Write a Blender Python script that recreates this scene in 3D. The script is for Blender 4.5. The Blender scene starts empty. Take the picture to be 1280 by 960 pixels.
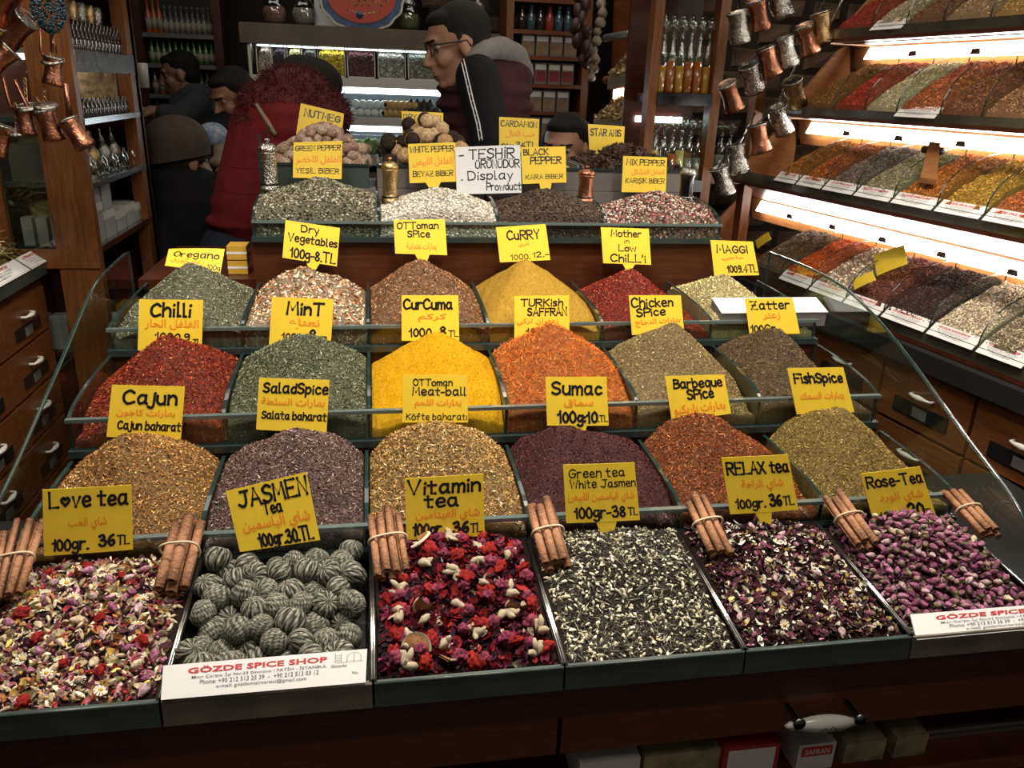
import bpy, math, random
import numpy as np
from mathutils import Matrix, Vector
random.seed(7); rng = np.random.default_rng(7)
S = bpy.context.scene
COL = S.collection

# ------------------------------------------------------------------ camera
F = 1000.0
YAW, PITCH, ROLL = 0.17775211, 0.35462201, 0.03649038
CAM = np.array([0.49518645, 0.0, 1.55])
fwd = np.array([math.sin(YAW)*math.cos(PITCH), math.cos(YAW)*math.cos(PITCH), -math.sin(PITCH)])
rgt = np.array([math.cos(YAW), -math.sin(YAW), 0.0]); upv = np.cross(rgt, fwd)
c_, s_ = math.cos(ROLL), math.sin(ROLL)
RR, UU = c_*rgt + s_*upv, -s_*rgt + c_*upv
cd = bpy.data.cameras.new('camera'); cam = bpy.data.objects.new('camera', cd); COL.objects.link(cam)
cd.sensor_fit = 'HORIZONTAL'; cd.sensor_width = 36; cd.lens = 36*F/1280; cd.clip_start = 0.05; cd.clip_end = 60
m = Matrix.Identity(4)
for i in range(3):
    m[i][0], m[i][1], m[i][2], m[i][3] = RR[i], UU[i], -fwd[i], CAM[i]
cam.matrix_world = m
S.camera = cam

# ------------------------------------------------------------------ world, lamps, exposure
S.view_settings.view_transform = 'Standard'; S.view_settings.look = 'None'
S.view_settings.gamma = 1; S.view_settings.exposure = 0.0; S.view_settings.use_curve_mapping = False
w = bpy.data.worlds.new('world'); S.world = w; w.use_nodes = True
w.node_tree.nodes['Background'].inputs[0].default_value = (1.0, 0.82, 0.66, 1)
w.node_tree.nodes['Background'].inputs[1].default_value = 0.075
def spot(loc, target, power, size=100, rad=0.05, col=(1, .90, .76), blend=.6):
    l = bpy.data.lights.new('ceiling_spot', 'SPOT'); l.energy = power; l.color = col
    l.spot_size = math.radians(size); l.spot_blend = blend; l.shadow_soft_size = rad
    o = bpy.data.objects.new('ceiling_spot_light', l); COL.objects.link(o); o.location = loc
    o.rotation_euler = (Vector(target)-Vector(loc)).to_track_quat('-Z', 'Y').to_euler()
def area(loc, target, power, sx, sy, col=(1, .95, .88)):
    l = bpy.data.lights.new('area', 'AREA'); l.energy = power; l.color = col; l.shape = 'RECTANGLE'; l.size = sx; l.size_y = sy
    o = bpy.data.objects.new('area_light', l); COL.objects.link(o); o.location = loc
    o.rotation_euler = (Vector(target)-Vector(loc)).to_track_quat('-Z', 'Y').to_euler()
for lx in (0.1, 0.72, 1.34):
    spot((lx, 1.28, 2.5), (lx, 1.28, 1.0), 58, 80, .045)
    spot((lx, 0.72, 2.45), (lx, 1.45, 1.05), 20, 95, .06)
area((0.7, 0.9, 2.6), (0.7, 1.4, 1.0), 6, 1.6, .5)
area((0.6, 3.3, 2.7), (0.6, 3.0, 1.2), 5, 2.2, .4)
area((1.2, 2.5, 2.6), (1.3, 2.7, 1.5), 5, .8, .3, (1, .85, .65))
area((-.35, 1.9, 2.6), (-.3, 2.3, 1.3), 2.6, .5, .3, (1, .85, .65))

area((1.62, 1.1, 2.3), (1.85, 1.35, .6), 7, .3, .9, (1, .88, .7))  # unseen lamp, added to brighten the drawers along the right aisle
area((.7, -.35, 2.75), (.7, .9, .7), 3.2, 1.6, .4, (1, .9, .76))  # unseen fill lamp behind the camera, added to lift the counter front
area((-.22, 1.3, 2.3), (-.55, 2.0, .6), 5, .3, .9, (1, .88, .7))

# ------------------------------------------------------------------ helpers
def ray(px, py): return RR*((px-640)/F) + UU*((480-py)/F) + fwd
def at(px, py, X=None, Y=None, Z=None, n=None, off=None):
    d = ray(px, py)
    if X is not None: t = (X-CAM[0])/d[0]
    elif Y is not None: t = (Y-CAM[1])/d[1]
    elif Z is not None: t = (Z-CAM[2])/d[2]
    else: t = (off-np.dot(CAM, n))/np.dot(d, n)
    return CAM + t*d
WO = {}
def tag(o, label=None, cat=None, group=None, kind=None):
    if label: o['label'] = label
    if cat: o['category'] = cat
    if group: o['group'] = group
    if kind: o['kind'] = kind
    return o
def thing(name, label, cat, loc=(0, 0, 0), group=None, kind=None):
    o = bpy.data.objects.new(name, None); COL.objects.link(o); o.location = loc
    o.empty_display_size = .02
    WO[o.name] = np.array(loc, float)
    return tag(o, label, cat, group, kind)
def rawmesh(name, V, Fc, mats, mi=None, smooth=False, col=None):
    V = np.asarray(V, np.float32).reshape(-1, 3)
    me = bpy.data.meshes.new(name)
    if isinstance(Fc, np.ndarray):
        k = Fc.shape[1]; nf = len(Fc)
        me.vertices.add(len(V)); me.vertices.foreach_set('co', V.ravel())
        me.loops.add(nf*k); me.loops.foreach_set('vertex_index', Fc.astype(np.int32).ravel())
        me.polygons.add(nf); me.polygons.foreach_set('loop_start', np.arange(0, nf*k, k, dtype=np.int32))
        me.polygons.foreach_set('loop_total', np.full(nf, k, np.int32))
        me.update(calc_edges=True)
    else:
        me.from_pydata([tuple(map(float, v)) for v in V], [], Fc); me.update()
    for mm in (mats if isinstance(mats, (list, tuple)) else [mats]): me.materials.append(mm)
    if mi is not None: me.polygons.foreach_set('material_index', np.asarray(mi, np.int32))
    if smooth is not False:
        sm = np.ones(len(me.polygons), bool) if smooth is True else np.asarray(smooth, bool)
        me.polygons.foreach_set('use_smooth', sm)
    if col is not None:
        a = me.color_attributes.new('Col', 'FLOAT_COLOR', 'POINT')
        cc = np.ones((len(V), 4), np.float32); cc[:, :3] = col
        a.data.foreach_set('color', cc.ravel())
    return me
def link(name, me, parent=None, loc=None, rot=None, scale=None):
    o = bpy.data.objects.new(name, me); COL.objects.link(o)
    if parent is not None: o.parent = parent
    if loc is not None: o.location = loc
    if rot is not None: o.rotation_euler = rot
    if scale is not None: o.scale = (scale,)*3 if np.isscalar(scale) else scale
    return o
def mk(name, V, Fc, mats, parent=None, mi=None, smooth=False, col=None):
    """mesh given in world coordinates -> object with a sensible origin"""
    V = np.asarray(V, float).reshape(-1, 3)
    if parent is None:
        lo, hi = V.min(0), V.max(0); org = np.array([(lo[0]+hi[0])/2, (lo[1]+hi[1])/2, lo[2]])
    else: org = WO[parent.name]
    me = rawmesh(name, V-org, Fc, mats, mi, smooth, col)
    o = link(name, me, parent, None if parent is not None else org)
    WO[o.name] = org
    return o
class MB:
    def __init__(s): s.v = []; s.f = []; s.m = []; s.sm = []
    def add(s, V, Fc, mi=0, smooth=False):
        b = len(s.v); s.v += [tuple(x) for x in V]
        s.f += [tuple(b+i for i in f) for f in Fc]; s.m += [mi]*len(Fc); s.sm += [smooth]*len(Fc)
        return s
    def box(s, x0, x1, y0, y1, z0, z1, mi=0):
        return s.add([(x0,y0,z0),(x1,y0,z0),(x1,y1,z0),(x0,y1,z0),(x0,y0,z1),(x1,y0,z1),(x1,y1,z1),(x0,y1,z1)],
            [(0,3,2,1),(4,5,6,7),(0,1,5,4),(1,2,6,5),(2,3,7,6),(3,0,4,7)], mi)
    def hexa(s, P8, mi=0):
        return s.add(P8, [(0,3,2,1),(4,5,6,7),(0,1,5,4),(1,2,6,5),(2,3,7,6),(3,0,4,7)], mi)
    def slab(s, quad, vec, mi=0):
        q = [np.array(p, float) for p in quad]; v = np.array(vec, float)
        return s.hexa([*q, *[p+v for p in q]], mi)
    def prism(s, poly, vec, mi=0, side_mi=None, smooth=False):
        n = len(poly); v = np.array(vec, float); P = [np.array(p, float) for p in poly]
        b = len(s.v); s.v += [tuple(p) for p in P] + [tuple(p+v) for p in P]
        s.f += [tuple(b+i for i in range(n))[::-1], tuple(b+n+i for i in range(n))]; s.m += [mi]*2; s.sm += [False]*2
        for i in range(n):
            j = (i+1) % n; s.f.append((b+i, b+j, b+n+j, b+n+i)); s.m.append(mi if side_mi is None else side_mi); s.sm.append(smooth)
        return s
    def lathe(s, prof, c=(0,0,0), n=16, mi=0, smooth=True, axis=None):
        """prof: (r,z) list bottom to top"""
        c = np.array(c, float); R = np.eye(3)
        if axis is not None: R = np.array(Vector(axis).normalized().to_track_quat('Z','Y').to_matrix())
        V = []
        for r, z in prof:
            for i in range(n):
                a = 2*math.pi*i/n; V.append(c + R@np.array([r*math.cos(a), r*math.sin(a), z]))
        Fc = []
        for k in range(len(prof)-1):
            for i in range(n):
                j = (i+1) % n; Fc.append((k*n+i, k*n+j, (k+1)*n+j, (k+1)*n+i))
        if prof[0][0] > 1e-5: Fc.append(tuple(range(n))[::-1])
        if prof[-1][0] > 1e-5: Fc.append(tuple((len(prof)-1)*n+i for i in range(n)))
        return s.add(V, Fc, mi, smooth)
    def tube(s, pts, r, n=8, mi=0, smooth=True, closed=False):
        pts = [np.array(p, float) for p in pts]; N = len(pts)
        rs = [r]*N if np.isscalar(r) else r
        V = []; ref = None
        for i, p in enumerate(pts):
            if closed: t = pts[(i+1) % N]-pts[i-1]
            else: t = pts[min(i+1, N-1)]-pts[max(i-1, 0)]
            t = t/(np.linalg.norm(t)+1e-12)
            if ref is None:
                ref = np.cross(t, (0, 0, 1.0)) if abs(t[2]) < .9 else np.cross(t, (1.0, 0, 0))
            a = ref - t*np.dot(ref, t); a /= np.linalg.norm(a)+1e-12; ref = a; b = np.cross(t, a)
            for k in range(n):
                an = 2*math.pi*k/n; V.append(p + rs[i]*(a*math.cos(an)+b*math.sin(an)))
        Fc = []
        for i in range(N if closed else N-1):
            i2 = (i+1) % N
            for k in range(n):
                j = (k+1) % n; Fc.append((i*n+k, i*n+j, i2*n+j, i2*n+k))
        if not closed: Fc += [tuple(range(n))[::-1], tuple((N-1)*n+k for k in range(n))]
        return s.add(V, Fc, mi, smooth)
    def build(s, name, mats, parent=None):
        return mk(name, s.v, s.f, mats, parent, s.m, s.sm)
    def mesh(s, name, mats):
        return rawmesh(name, s.v, s.f, mats, s.m, s.sm)
def bx(name, x0, x1, y0, y1, z0, z1, mat, parent=None):
    return MB().box(x0, x1, y0, y1, z0, z1).build(name, mat, parent)

# ------------------------------------------------------------------ materials
def mat(name, col, rough=.5, metal=0, spec=.5, noise=0, nscale=30, bump=0, bscale=60, col2=None, emit=None, estr=1, trans=0, coat=0, stretch=None, sub=0):
    mm = bpy.data.materials.new(name); mm.use_nodes = True; nt = mm.node_tree; b = nt.nodes['Principled BSDF']
    b.inputs['Base Color'].default_value = (*col, 1); b.inputs['Roughness'].default_value = rough
    b.inputs['Metallic'].default_value = metal; b.inputs['Specular IOR Level'].default_value = spec
    if coat: b.inputs['Coat Weight'].default_value = coat
    if trans: b.inputs['Transmission Weight'].default_value = trans
    if emit: b.inputs['Emission Color'].default_value = (*emit, 1); b.inputs['Emission Strength'].default_value = estr
    tc = nt.nodes.new('ShaderNodeTexCoord'); src = tc.outputs['Object']
    if stretch:
        mp = nt.nodes.new('ShaderNodeMapping'); mp.inputs['Scale'].default_value = stretch
        nt.links.new(src, mp.inputs['Vector']); src = mp.outputs['Vector']
    if noise or col2:
        n = nt.nodes.new('ShaderNodeTexNoise'); n.inputs['Scale'].default_value = nscale; n.inputs['Detail'].default_value = 6
        n.inputs['Roughness'].default_value = .65
        nt.links.new(src, n.inputs['Vector'])
        r = nt.nodes.new('ShaderNodeValToRGB'); r.color_ramp.elements[0].position = .35; r.color_ramp.elements[1].position = .68
        c2 = col2 or tuple(x*(1-noise) for x in col)
        r.color_ramp.elements[0].color = (*c2, 1); r.color_ramp.elements[1].color = (*col, 1)
        nt.links.new(n.outputs['Fac'], r.inputs['Fac']); nt.links.new(r.outputs['Color'], b.inputs['Base Color'])
    if bump:
        n2 = nt.nodes.new('ShaderNodeTexNoise'); n2.inputs['Scale'].default_value = bscale; n2.inputs['Detail'].default_value = 4
        nt.links.new(src, n2.inputs['Vector'])
        bp = nt.nodes.new('ShaderNodeBump'); bp.inputs['Strength'].default_value = bump; bp.inputs['Distance'].default_value = .004
        nt.links.new(n2.outputs['Fac'], bp.inputs['Height']); nt.links.new(bp.outputs['Normal'], b.inputs['Normal'])
    return mm
def vcmat(name, rough=.8, spec=.25, nscale=500, lo=.9, bump=0, sub=0):
    mm = bpy.data.materials.new(name); mm.use_nodes = True; nt = mm.node_tree; b = nt.nodes['Principled BSDF']
    b.inputs['Roughness'].default_value = rough; b.inputs['Specular IOR Level'].default_value = spec
    a = nt.nodes.new('ShaderNodeAttribute'); a.attribute_name = 'Col'
    tc = nt.nodes.new('ShaderNodeTexCoord'); n = nt.nodes.new('ShaderNodeTexNoise'); n.inputs['Scale'].default_value = nscale
    n.inputs['Detail'].default_value = 2
    nt.links.new(tc.outputs['Object'], n.inputs['Vector'])
    mr = nt.nodes.new('ShaderNodeMapRange'); mr.inputs[1].default_value = .3; mr.inputs[2].default_value = .7
    mr.inputs[3].default_value = lo; mr.inputs[4].default_value = 2-lo
    nt.links.new(n.outputs['Fac'], mr.inputs[0])
    mx = nt.nodes.new('ShaderNodeMix'); mx.data_type = 'RGBA'; mx.blend_type = 'MULTIPLY'; mx.inputs[0].default_value = 1
    nt.links.new(a.outputs['Color'], mx.inputs[6]); nt.links.new(mr.outputs[0], mx.inputs[7])
    nt.links.new(mx.outputs[2], b.inputs['Base Color'])
    if bump:
        bp = nt.nodes.new('ShaderNodeBump'); bp.inputs['Strength'].default_value = bump; bp.inputs['Distance'].default_value = .002
        nt.links.new(n.outputs['Fac'], bp.inputs['Height']); nt.links.new(bp.outputs['Normal'], b.inputs['Normal'])
    return mm
def glassmat(name, tint=(.93, .97, .955), rough=.02, ior=1.5, boost=1.0):
    mm = bpy.data.materials.new(name); mm.use_nodes = True; nt = mm.node_tree; nt.nodes.clear()
    o = nt.nodes.new('ShaderNodeOutputMaterial'); t = nt.nodes.new('ShaderNodeBsdfTransparent'); t.inputs[0].default_value = (*tint, 1)
    g = nt.nodes.new('ShaderNodeBsdfGlossy'); g.inputs['Roughness'].default_value = rough; g.inputs[0].default_value = (boost,)*3+(1,)
    fr = nt.nodes.new('ShaderNodeFresnel'); ge = nt.nodes.new('ShaderNodeNewGeometry'); mr = nt.nodes.new('ShaderNodeMapRange')
    mr.inputs[3].default_value = ior; mr.inputs[4].default_value = 1/ior; nt.links.new(ge.outputs['Backfacing'], mr.inputs[0]); nt.links.new(mr.outputs[0], fr.inputs[0]); mx = nt.nodes.new('ShaderNodeMixShader')
    nt.links.new(fr.outputs[0], mx.inputs[0]); nt.links.new(t.outputs[0], mx.inputs[1]); nt.links.new(g.outputs[0], mx.inputs[2])
    nt.links.new(mx.outputs[0], o.inputs[0]); return mm
def wood(name, c1, c2, rough=.35, sc=(3, 3, 40)):
    mm = mat(name, c1, rough, spec=.4, col2=c2, nscale=4, stretch=sc, bump=.12, bscale=6); return mm
M = {}
M['wood'] = wood('cherry_wood', (.17, .062, .02), (.10, .033, .011), sc=(3, 3, 40))
M['wood_h'] = wood('cherry_wood_horizontal', (.16, .045, .014), (.085, .022, .008), sc=(3, 3, 45))
M['wood_v'] = wood('cherry_wood_upright', (.22, .085, .026), (.12, .042, .013), sc=(45, 45, 3))
M['wood_dark'] = wood('dark_red_wood', (.075, .017, .007), (.035, .008, .004), sc=(3, 3, 40))
M['wood_dark2'] = wood('dark_cherry_riser', (.085, .022, .008), (.045, .011, .005), sc=(3, 3, 45))
M['wood_ply'] = wood('orange_board', (.35, .15, .05), (.22, .085, .028), sc=(6, 6, 30))
M['black'] = mat('black_paint', (.012, .012, .012), .5)
M['steel'] = mat('steel', (.55, .55, .54), .25, 1)
M['alu'] = mat('aluminium', (.5, .5, .48), .4, .9)
M['glass'] = glassmat('pane_glass')
M['glass_g'] = glassmat('tinted_pane_glass', (.90, .94, .92))
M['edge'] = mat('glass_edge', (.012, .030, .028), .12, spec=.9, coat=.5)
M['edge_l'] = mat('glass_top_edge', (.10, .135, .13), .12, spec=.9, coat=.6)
M['rail'] = mat('dark_teal_rail', (.02, .035, .035), .18, spec=.8, coat=.4)
M['tray'] = mat('grey_green_tray', (.06, .085, .078), .3, spec=.6, noise=.4, nscale=12)
M['tray_c'] = mat('cream_tray', (.19, .17, .13), .3, spec=.6, noise=.4, nscale=15)
M['lip'] = mat('olive_glass_lip', (.075, .068, .05), .2, spec=.7, noise=.6, nscale=7, coat=.3)
M['greypanel'] = mat('grey_board', (.16, .145, .14), .6, noise=.25, nscale=9)
M['yellow'] = mat('yellow_card', (.83, .58, .035), .55, noise=.12, nscale=14)
M['white_card'] = mat('white_card', (.72, .73, .76), .6, noise=.08, nscale=14)
M['ink'] = mat('black_marker', (.008, .007, .012), .4)
M['orange_ink'] = mat('orange_marker', (.80, .23, .015), .5)
M['red_ink'] = mat('red_print', (.55, .03, .03), .5)
M['grey_ink'] = mat('grey_print', (.12, .12, .14), .5)
M['paper'] = mat('white_paper', (.74, .74, .75), .45, spec=.5)
M['vc'] = vcmat('loose_spice'); M['vc_fine'] = vcmat('powder_spice', .95, .1, 600, .85, .5)
M['vc_soft'] = vcmat('dried_flower', .8, .12, 220, .55)
M['copper'] = mat('copper', (.46, .20, .12), .28, 1, noise=.35, nscale=60, bump=.5, bscale=180)
M['silver'] = mat('engraved_silver', (.55, .53, .5), .26, 1, noise=.55, nscale=90, bump=.8, bscale=220)
M['brass'] = mat('brass', (.62, .42, .2), .28, 1, noise=.4, nscale=80, bump=.6, bscale=200)
M['darkmetal'] = mat('dark_metal', (.05, .05, .055), .25, 1)
M['porcelain'] = mat('white_porcelain', (.62, .6, .57), .15, spec=.7)
M['lamp'] = mat('white_lamp', (1, 1, 1), .5, emit=(1, .95, .86), estr=22)
M['lamp_cool'] = mat('cool_lamp', (1, 1, 1), .5, emit=(.82, .93, 1), estr=8)
M['twine'] = mat('pale_rubber_band', (.6, .47, .32), .7)
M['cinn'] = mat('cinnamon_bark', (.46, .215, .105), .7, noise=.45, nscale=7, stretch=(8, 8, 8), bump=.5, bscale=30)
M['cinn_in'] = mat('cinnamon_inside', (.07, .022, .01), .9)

# ------------------------------------------------------------------ marker lettering (stroke font)
G = {
'A':'0,0 1.8,6 3.6,0;.7,2 3,2','B':'0,0 0,6;~0,6 2.8,5.6 2.6,3.8 0,3.2;~0,3.2 3.2,3 3,.6 0,0','C':'~3.4,5 2,6 .3,4.5 .1,1.8 1.4,0 3.5,.8',
'D':'0,0 0,6;~0,6 2.6,5.6 3.6,3 2.6,.4 0,0','E':'3.2,6 0,6 0,0 3.2,0;0,3.2 2.4,3.2','F':'3.2,6 0,6 0,0;0,3.2 2.5,3.2','G':'~3.4,5 2,6 .3,4.5 .1,1.8 1.4,0 3.3,.7 3.4,2.6;1.8,2.8 3.6,2.8',
'H':'0,0 0,6;3.2,0 3.2,6;0,3 3.2,3','I':'.3,0 .3,6','J':'~3,6 3,1.5 1.8,0 .1,1;1.2,6 4,6','K':'0,0 0,6;3.2,6 0,2.8;.8,3.4 3.4,0','L':'0,6 0,0 3,0','M':'0,0 .4,6 2,2.2 3.8,6 4.2,0',
'N':'0,0 0,6 3,0 3,6','O':'~1.8,6 .2,4.6 .2,1.4 1.8,0 3.4,1.4 3.4,4.6 1.8,6','P':'0,0 0,6;~0,6 3,5.7 3,3.3 0,2.8','Q':'~1.8,6 .2,4.6 .2,1.4 1.8,0 3.4,1.4 3.4,4.6 1.8,6;2,1.5 3.7,-.5',
'R':'0,0 0,6;~0,6 3,5.7 3,3.4 0,3;1,3 3.4,0','S':'~3.1,5.2 1.7,6 .2,4.9 .8,3.4 2.7,2.6 3,1 1.5,0 0,.8','T':'0,6 3.8,6;1.9,6 1.9,0','U':'~0,6 0,1.5 1.6,0 3.2,1.5 3.2,6','V':'0,6 1.7,0 3.6,6',
'W':'0,6 1,0 2.3,4.2 3.6,0 4.8,6','X':'0,0 3.4,6;0,6 3.4,0','Y':'0,6 1.7,3.2 3.4,6;1.7,3.2 1.7,0','Z':'0,6 3.4,6 0,0 3.6,0;.8,3.1 2.8,3.1',
'a':'~2.6,3.8 1,4 .1,2 .9,0 2.5,1.2 2.7,4;2.7,4 2.8,.2 3.2,0','b':'0,6 0,0;~0,2.6 1.6,4 2.8,2 1.6,0 0,.8','c':'~2.6,3.4 1.2,4 .1,2.2 1,0 2.7,.6','d':'~2.6,3.4 1.2,4 .1,2 1,0 2.6,1.2;2.7,6 2.7,0',
'e':'~.2,2 2.6,2.3 2.2,3.9 .9,3.9 .1,2 1,0 2.7,.5','f':'~2.6,5.4 1.5,6 1,4.5 1,0;0,3.4 2.3,3.4','g':'~2.6,3.6 1,4 .1,2.2 1.1,.6 2.6,1.8;~2.7,4 2.8,-.8 1.5,-2 .2,-1.3','h':'0,6 0,0;~0,2.4 1.4,4 2.6,2.8 2.6,0',
'i':'.2,0 .2,3.0;.2,5 .3,5.2','j':'~1.2,3.8 1.2,-.6 .4,-1.8 -.6,-1.2;1.2,5.1 1.3,5.4','k':'0,6 0,0;2.4,4 0,1.8;.6,2.3 2.6,0','l':'.2,6 .2,0 1,.1','m':'0,0 0,4;~0,2.6 1,4 1.9,3 1.9,0;~1.9,2.8 3,4 3.8,3 3.8,0',
'n':'0,0 0,4;~0,2.6 1.3,4 2.5,3 2.6,0','o':'~1.4,4 .1,2.8 .2,.8 1.4,0 2.7,.9 2.7,3 1.4,4','p':'0,-2 0,4;~0,2.6 1.6,4 2.8,2 1.6,0 0,.8','q':'~2.6,3.6 1,4 .1,2 1,0 2.6,1.4;2.7,4 2.7,-2',
'r':'0,0 0,4;~0,2.4 1,3.8 2.2,3.8','s':'~2.2,3.5 1.2,4 .2,3.1 1.1,2.1 2.2,1.2 1.3,0 0,.5','t':'1,5.6 1,.2 2.2,0;-.1,3.9 2.4,3.9','u':'~0,4 0,1.2 1.2,0 2.5,1.2 2.5,4;2.5,4 2.6,0','v':'0,4 1.2,0 2.6,4','w':'0,4 .8,0 1.9,3 3,0 4,4',
'x':'0,0 2.4,4;0,4 2.4,0','y':'0,4 1.3,.6;2.7,4 1,-2','z':'0,4 2.4,4 0,0 2.6,0','0':'~1.4,5.6 .2,4 .3,1.2 1.4,0 2.6,1.2 2.6,4.2 1.4,5.6','1':'0,4 1.2,5.8 1.1,0','2':'~.1,4.6 1.3,5.8 2.6,4.6 1.9,2.6 0,0;0,0 2.8,.1',
'3':'~.2,5.2 1.8,5.9 2.4,4.4 1,3.1;~1,3.1 2.9,2.6 2.4,.3 .8,0 0,.8','4':'2.2,0 2.2,5.8 0,1.8 3.2,1.8','5':'2.6,5.8 .5,5.8 .3,3.4;~.3,3.4 2.4,3.4 2.6,.9 1.2,0 0,.6','6':'~2.3,5.6 .8,4.4 .2,1.8 1.2,0 2.6,1 2.2,2.8 .4,2','7':'0,5.8 2.8,5.8 1,0',
'8':'~1.4,3.1 .3,4.4 1.4,5.8 2.5,4.5 1.4,3.1 .1,1.5 1.4,0 2.8,1.4 1.4,3.1','9':'~2.6,5 1.2,5.8 .2,4.2 1.2,2.8 2.6,4 2.4,1 .8,-.2','.':'0,0 .4,.2','-':'0,2.2 1.8,2.4',':':'0,.5 .2,.8;0,2.8 .2,3','/':'0,0 2.2,6',"'":'.2,6 0,4.6',',':'.4,.4 0,-.9',
'Ş':'~3.1,5.2 1.7,6 .2,4.9 .8,3.4 2.7,2.6 3,1 1.5,0 0,.8;1.6,-.3 1.2,-1.2','İ':'.3,0 .3,4.8;.3,6.3 .4,6.6','Ü':'~0,5 0,1.5 1.6,0 3.2,1.5 3.2,5;.7,6.2 .8,6.5;2.3,6.2 2.4,6.5','ö':'~1.4,4 .1,2.8 .2,.8 1.4,0 2.7,.9 2.7,3 1.4,4;.6,5.2 .7,5.4;2,5.2 2.1,5.4','ı':'.2,0 .2,3.8',
'♥':'~1.5,.6 .1,2.6 .8,3.8 1.5,3 2.3,3.8 3,2.6 1.5,.6','&':'~0,1 1,2.2 2,.8 3,2.4 4,1'}
GW = {k: max(float(p.split(',')[0]) for s in v.replace('~','').split(';') for p in s.split()) for k, v in G.items()}
def smoothline(P, k=4):
    P = [P[0]] + P + [P[-1]]; out = []
    for i in range(1, len(P)-2):
        p0, p1, p2, p3 = map(np.array, P[i-1:i+3])
        for j in range(k):
            t = j/k; out.append(.5*((2*p1)+(-p0+p2)*t+(2*p0-5*p1+4*p2-p3)*t*t+(-p0+3*p1-3*p2+p3)*t**3))
    out.append(np.array(P[-2])); return out
def strokes(text, x0, x1, yb, h, r):
    """polylines for a word fitted into x0..x1; yb baseline, h cap height (card units)"""
    lines = []; x = 0
    for ch in text:
        if ch == ' ': x += 1.9; continue
        g = G.get(ch, G['.']); j = r.uniform(-.12, .12); sl = r.uniform(-.03, .06); sc = r.uniform(.94, 1.06)
        for s in g.split(';'):
            sm = s[0] == '~'; pts = [tuple(map(float, p.split(','))) for p in s.replace('~', '').split()]
            if sm: pts = smoothline(pts)
            lines.append([(x + p[0]*sc + p[1]*sl, p[1]*sc + j) for p in pts])
        x += GW[ch]*sc + 1.15
    wd = x-1.15
    return [[(x0+(x1-x0)*p[0]/wd, yb+h*p[1]/6) for p in l] for l in lines]
def ribbon(lines, hw, asp):
    """lines in card units (u right, v up); returns 2D verts/faces, hw half width in u units; asp = card w/h"""
    V = []; Fc = []
    for l in lines:
        P = [np.array([p[0]*asp, p[1]]) for p in l]; n = len(P)
        for i, p in enumerate(P):
            t = P[min(i+1, n-1)]-P[max(i-1, 0)]; t = t/(np.linalg.norm(t)+1e-9); nn = np.array([-t[1], t[0]])
            e = -t*hw*.8 if i == 0 else (t*hw*.8 if i == n-1 else 0)
            V += [p+nn*hw*.75+e, p-nn*hw*.75+e]
        b = len(V)-2*n
        for i in range(n-1): Fc.append((b+2*i, b+2*i+1, b+2*i+3, b+2*i+2))
        for i in range(0, n):    # round joints
            b = len(V); V += [P[i]+hw*np.array([math.cos(a), math.sin(a)]) for a in np.linspace(0, 2*math.pi, 6, endpoint=False)]
            Fc.append(tuple(b+k for k in range(6)))
    return [(v[0]/asp, v[1]) for v in V], Fc
AR = {'ث':(0xFE99,4),'ا':(0xFE8D,2),'ب':(0xFE8F,4),'ة':(0xFE93,2),'ت':(0xFE95,4),'ج':(0xFE9D,4),'ح':(0xFEA1,4),'خ':(0xFEA5,4),'د':(0xFEA9,2),'ر':(0xFEAD,2),'ز':(0xFEAF,2),'س':(0xFEB1,4),
'ش':(0xFEB5,4),'ض':(0xFEBD,4),'ط':(0xFEC1,4),'ع':(0xFEC9,4),'غ':(0xFECD,4),'ف':(0xFED1,4),'ق':(0xFED5,4),'ك':(0xFED9,4),'ل':(0xFEDD,4),'م':(0xFEE1,4),'ن':(0xFEE5,4),'ه':(0xFEE9,4),'و':(0xFEED,2),'ي':(0xFEF1,4)}
def arabic(s):
    out = []
    for w_ in s.split(' '):
        r = []
        for i, ch in enumerate(w_):
            b, k = AR[ch]; pj = i > 0 and AR[w_[i-1]][1] == 4; nj = k == 4 and i < len(w_)-1
            r.append(chr(b + (3 if pj and nj else 1 if pj else 2 if nj else 0)))
        out.append(''.join(r[::-1]))
    return ' '.join(out[::-1])
_tc = {}
def textgeo(s, bold=0.0):
    if (s, bold) in _tc: return _tc[(s, bold)]
    c = bpy.data.curves.new('t', 'FONT'); c.body = s; c.offset = bold; c.resolution_u = 2
    o = bpy.data.objects.new('t', c); COL.objects.link(o); bpy.context.view_layer.update()
    me = bpy.data.meshes.new_from_object(o)
    V = np.array([v.co[:2] for v in me.vertices]); Fc = [tuple(p.vertices) for p in me.polygons]
    bpy.data.objects.remove(o); bpy.data.curves.remove(c); bpy.data.meshes.remove(me)
    lo, hi = V.min(0), V.max(0); _tc[(s, bold)] = ((V-lo)/(hi-lo), Fc, (hi-lo)[0]/(hi-lo)[1])
    return _tc[(s, bold)]
def textin(s, x0, x1, y0, y1, bold=0.0):
    V, Fc, _ = textgeo(s, bold)
    return [(x0+(x1-x0)*v[0], y0+(y1-y0)*v[1]) for v in V], Fc

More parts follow.
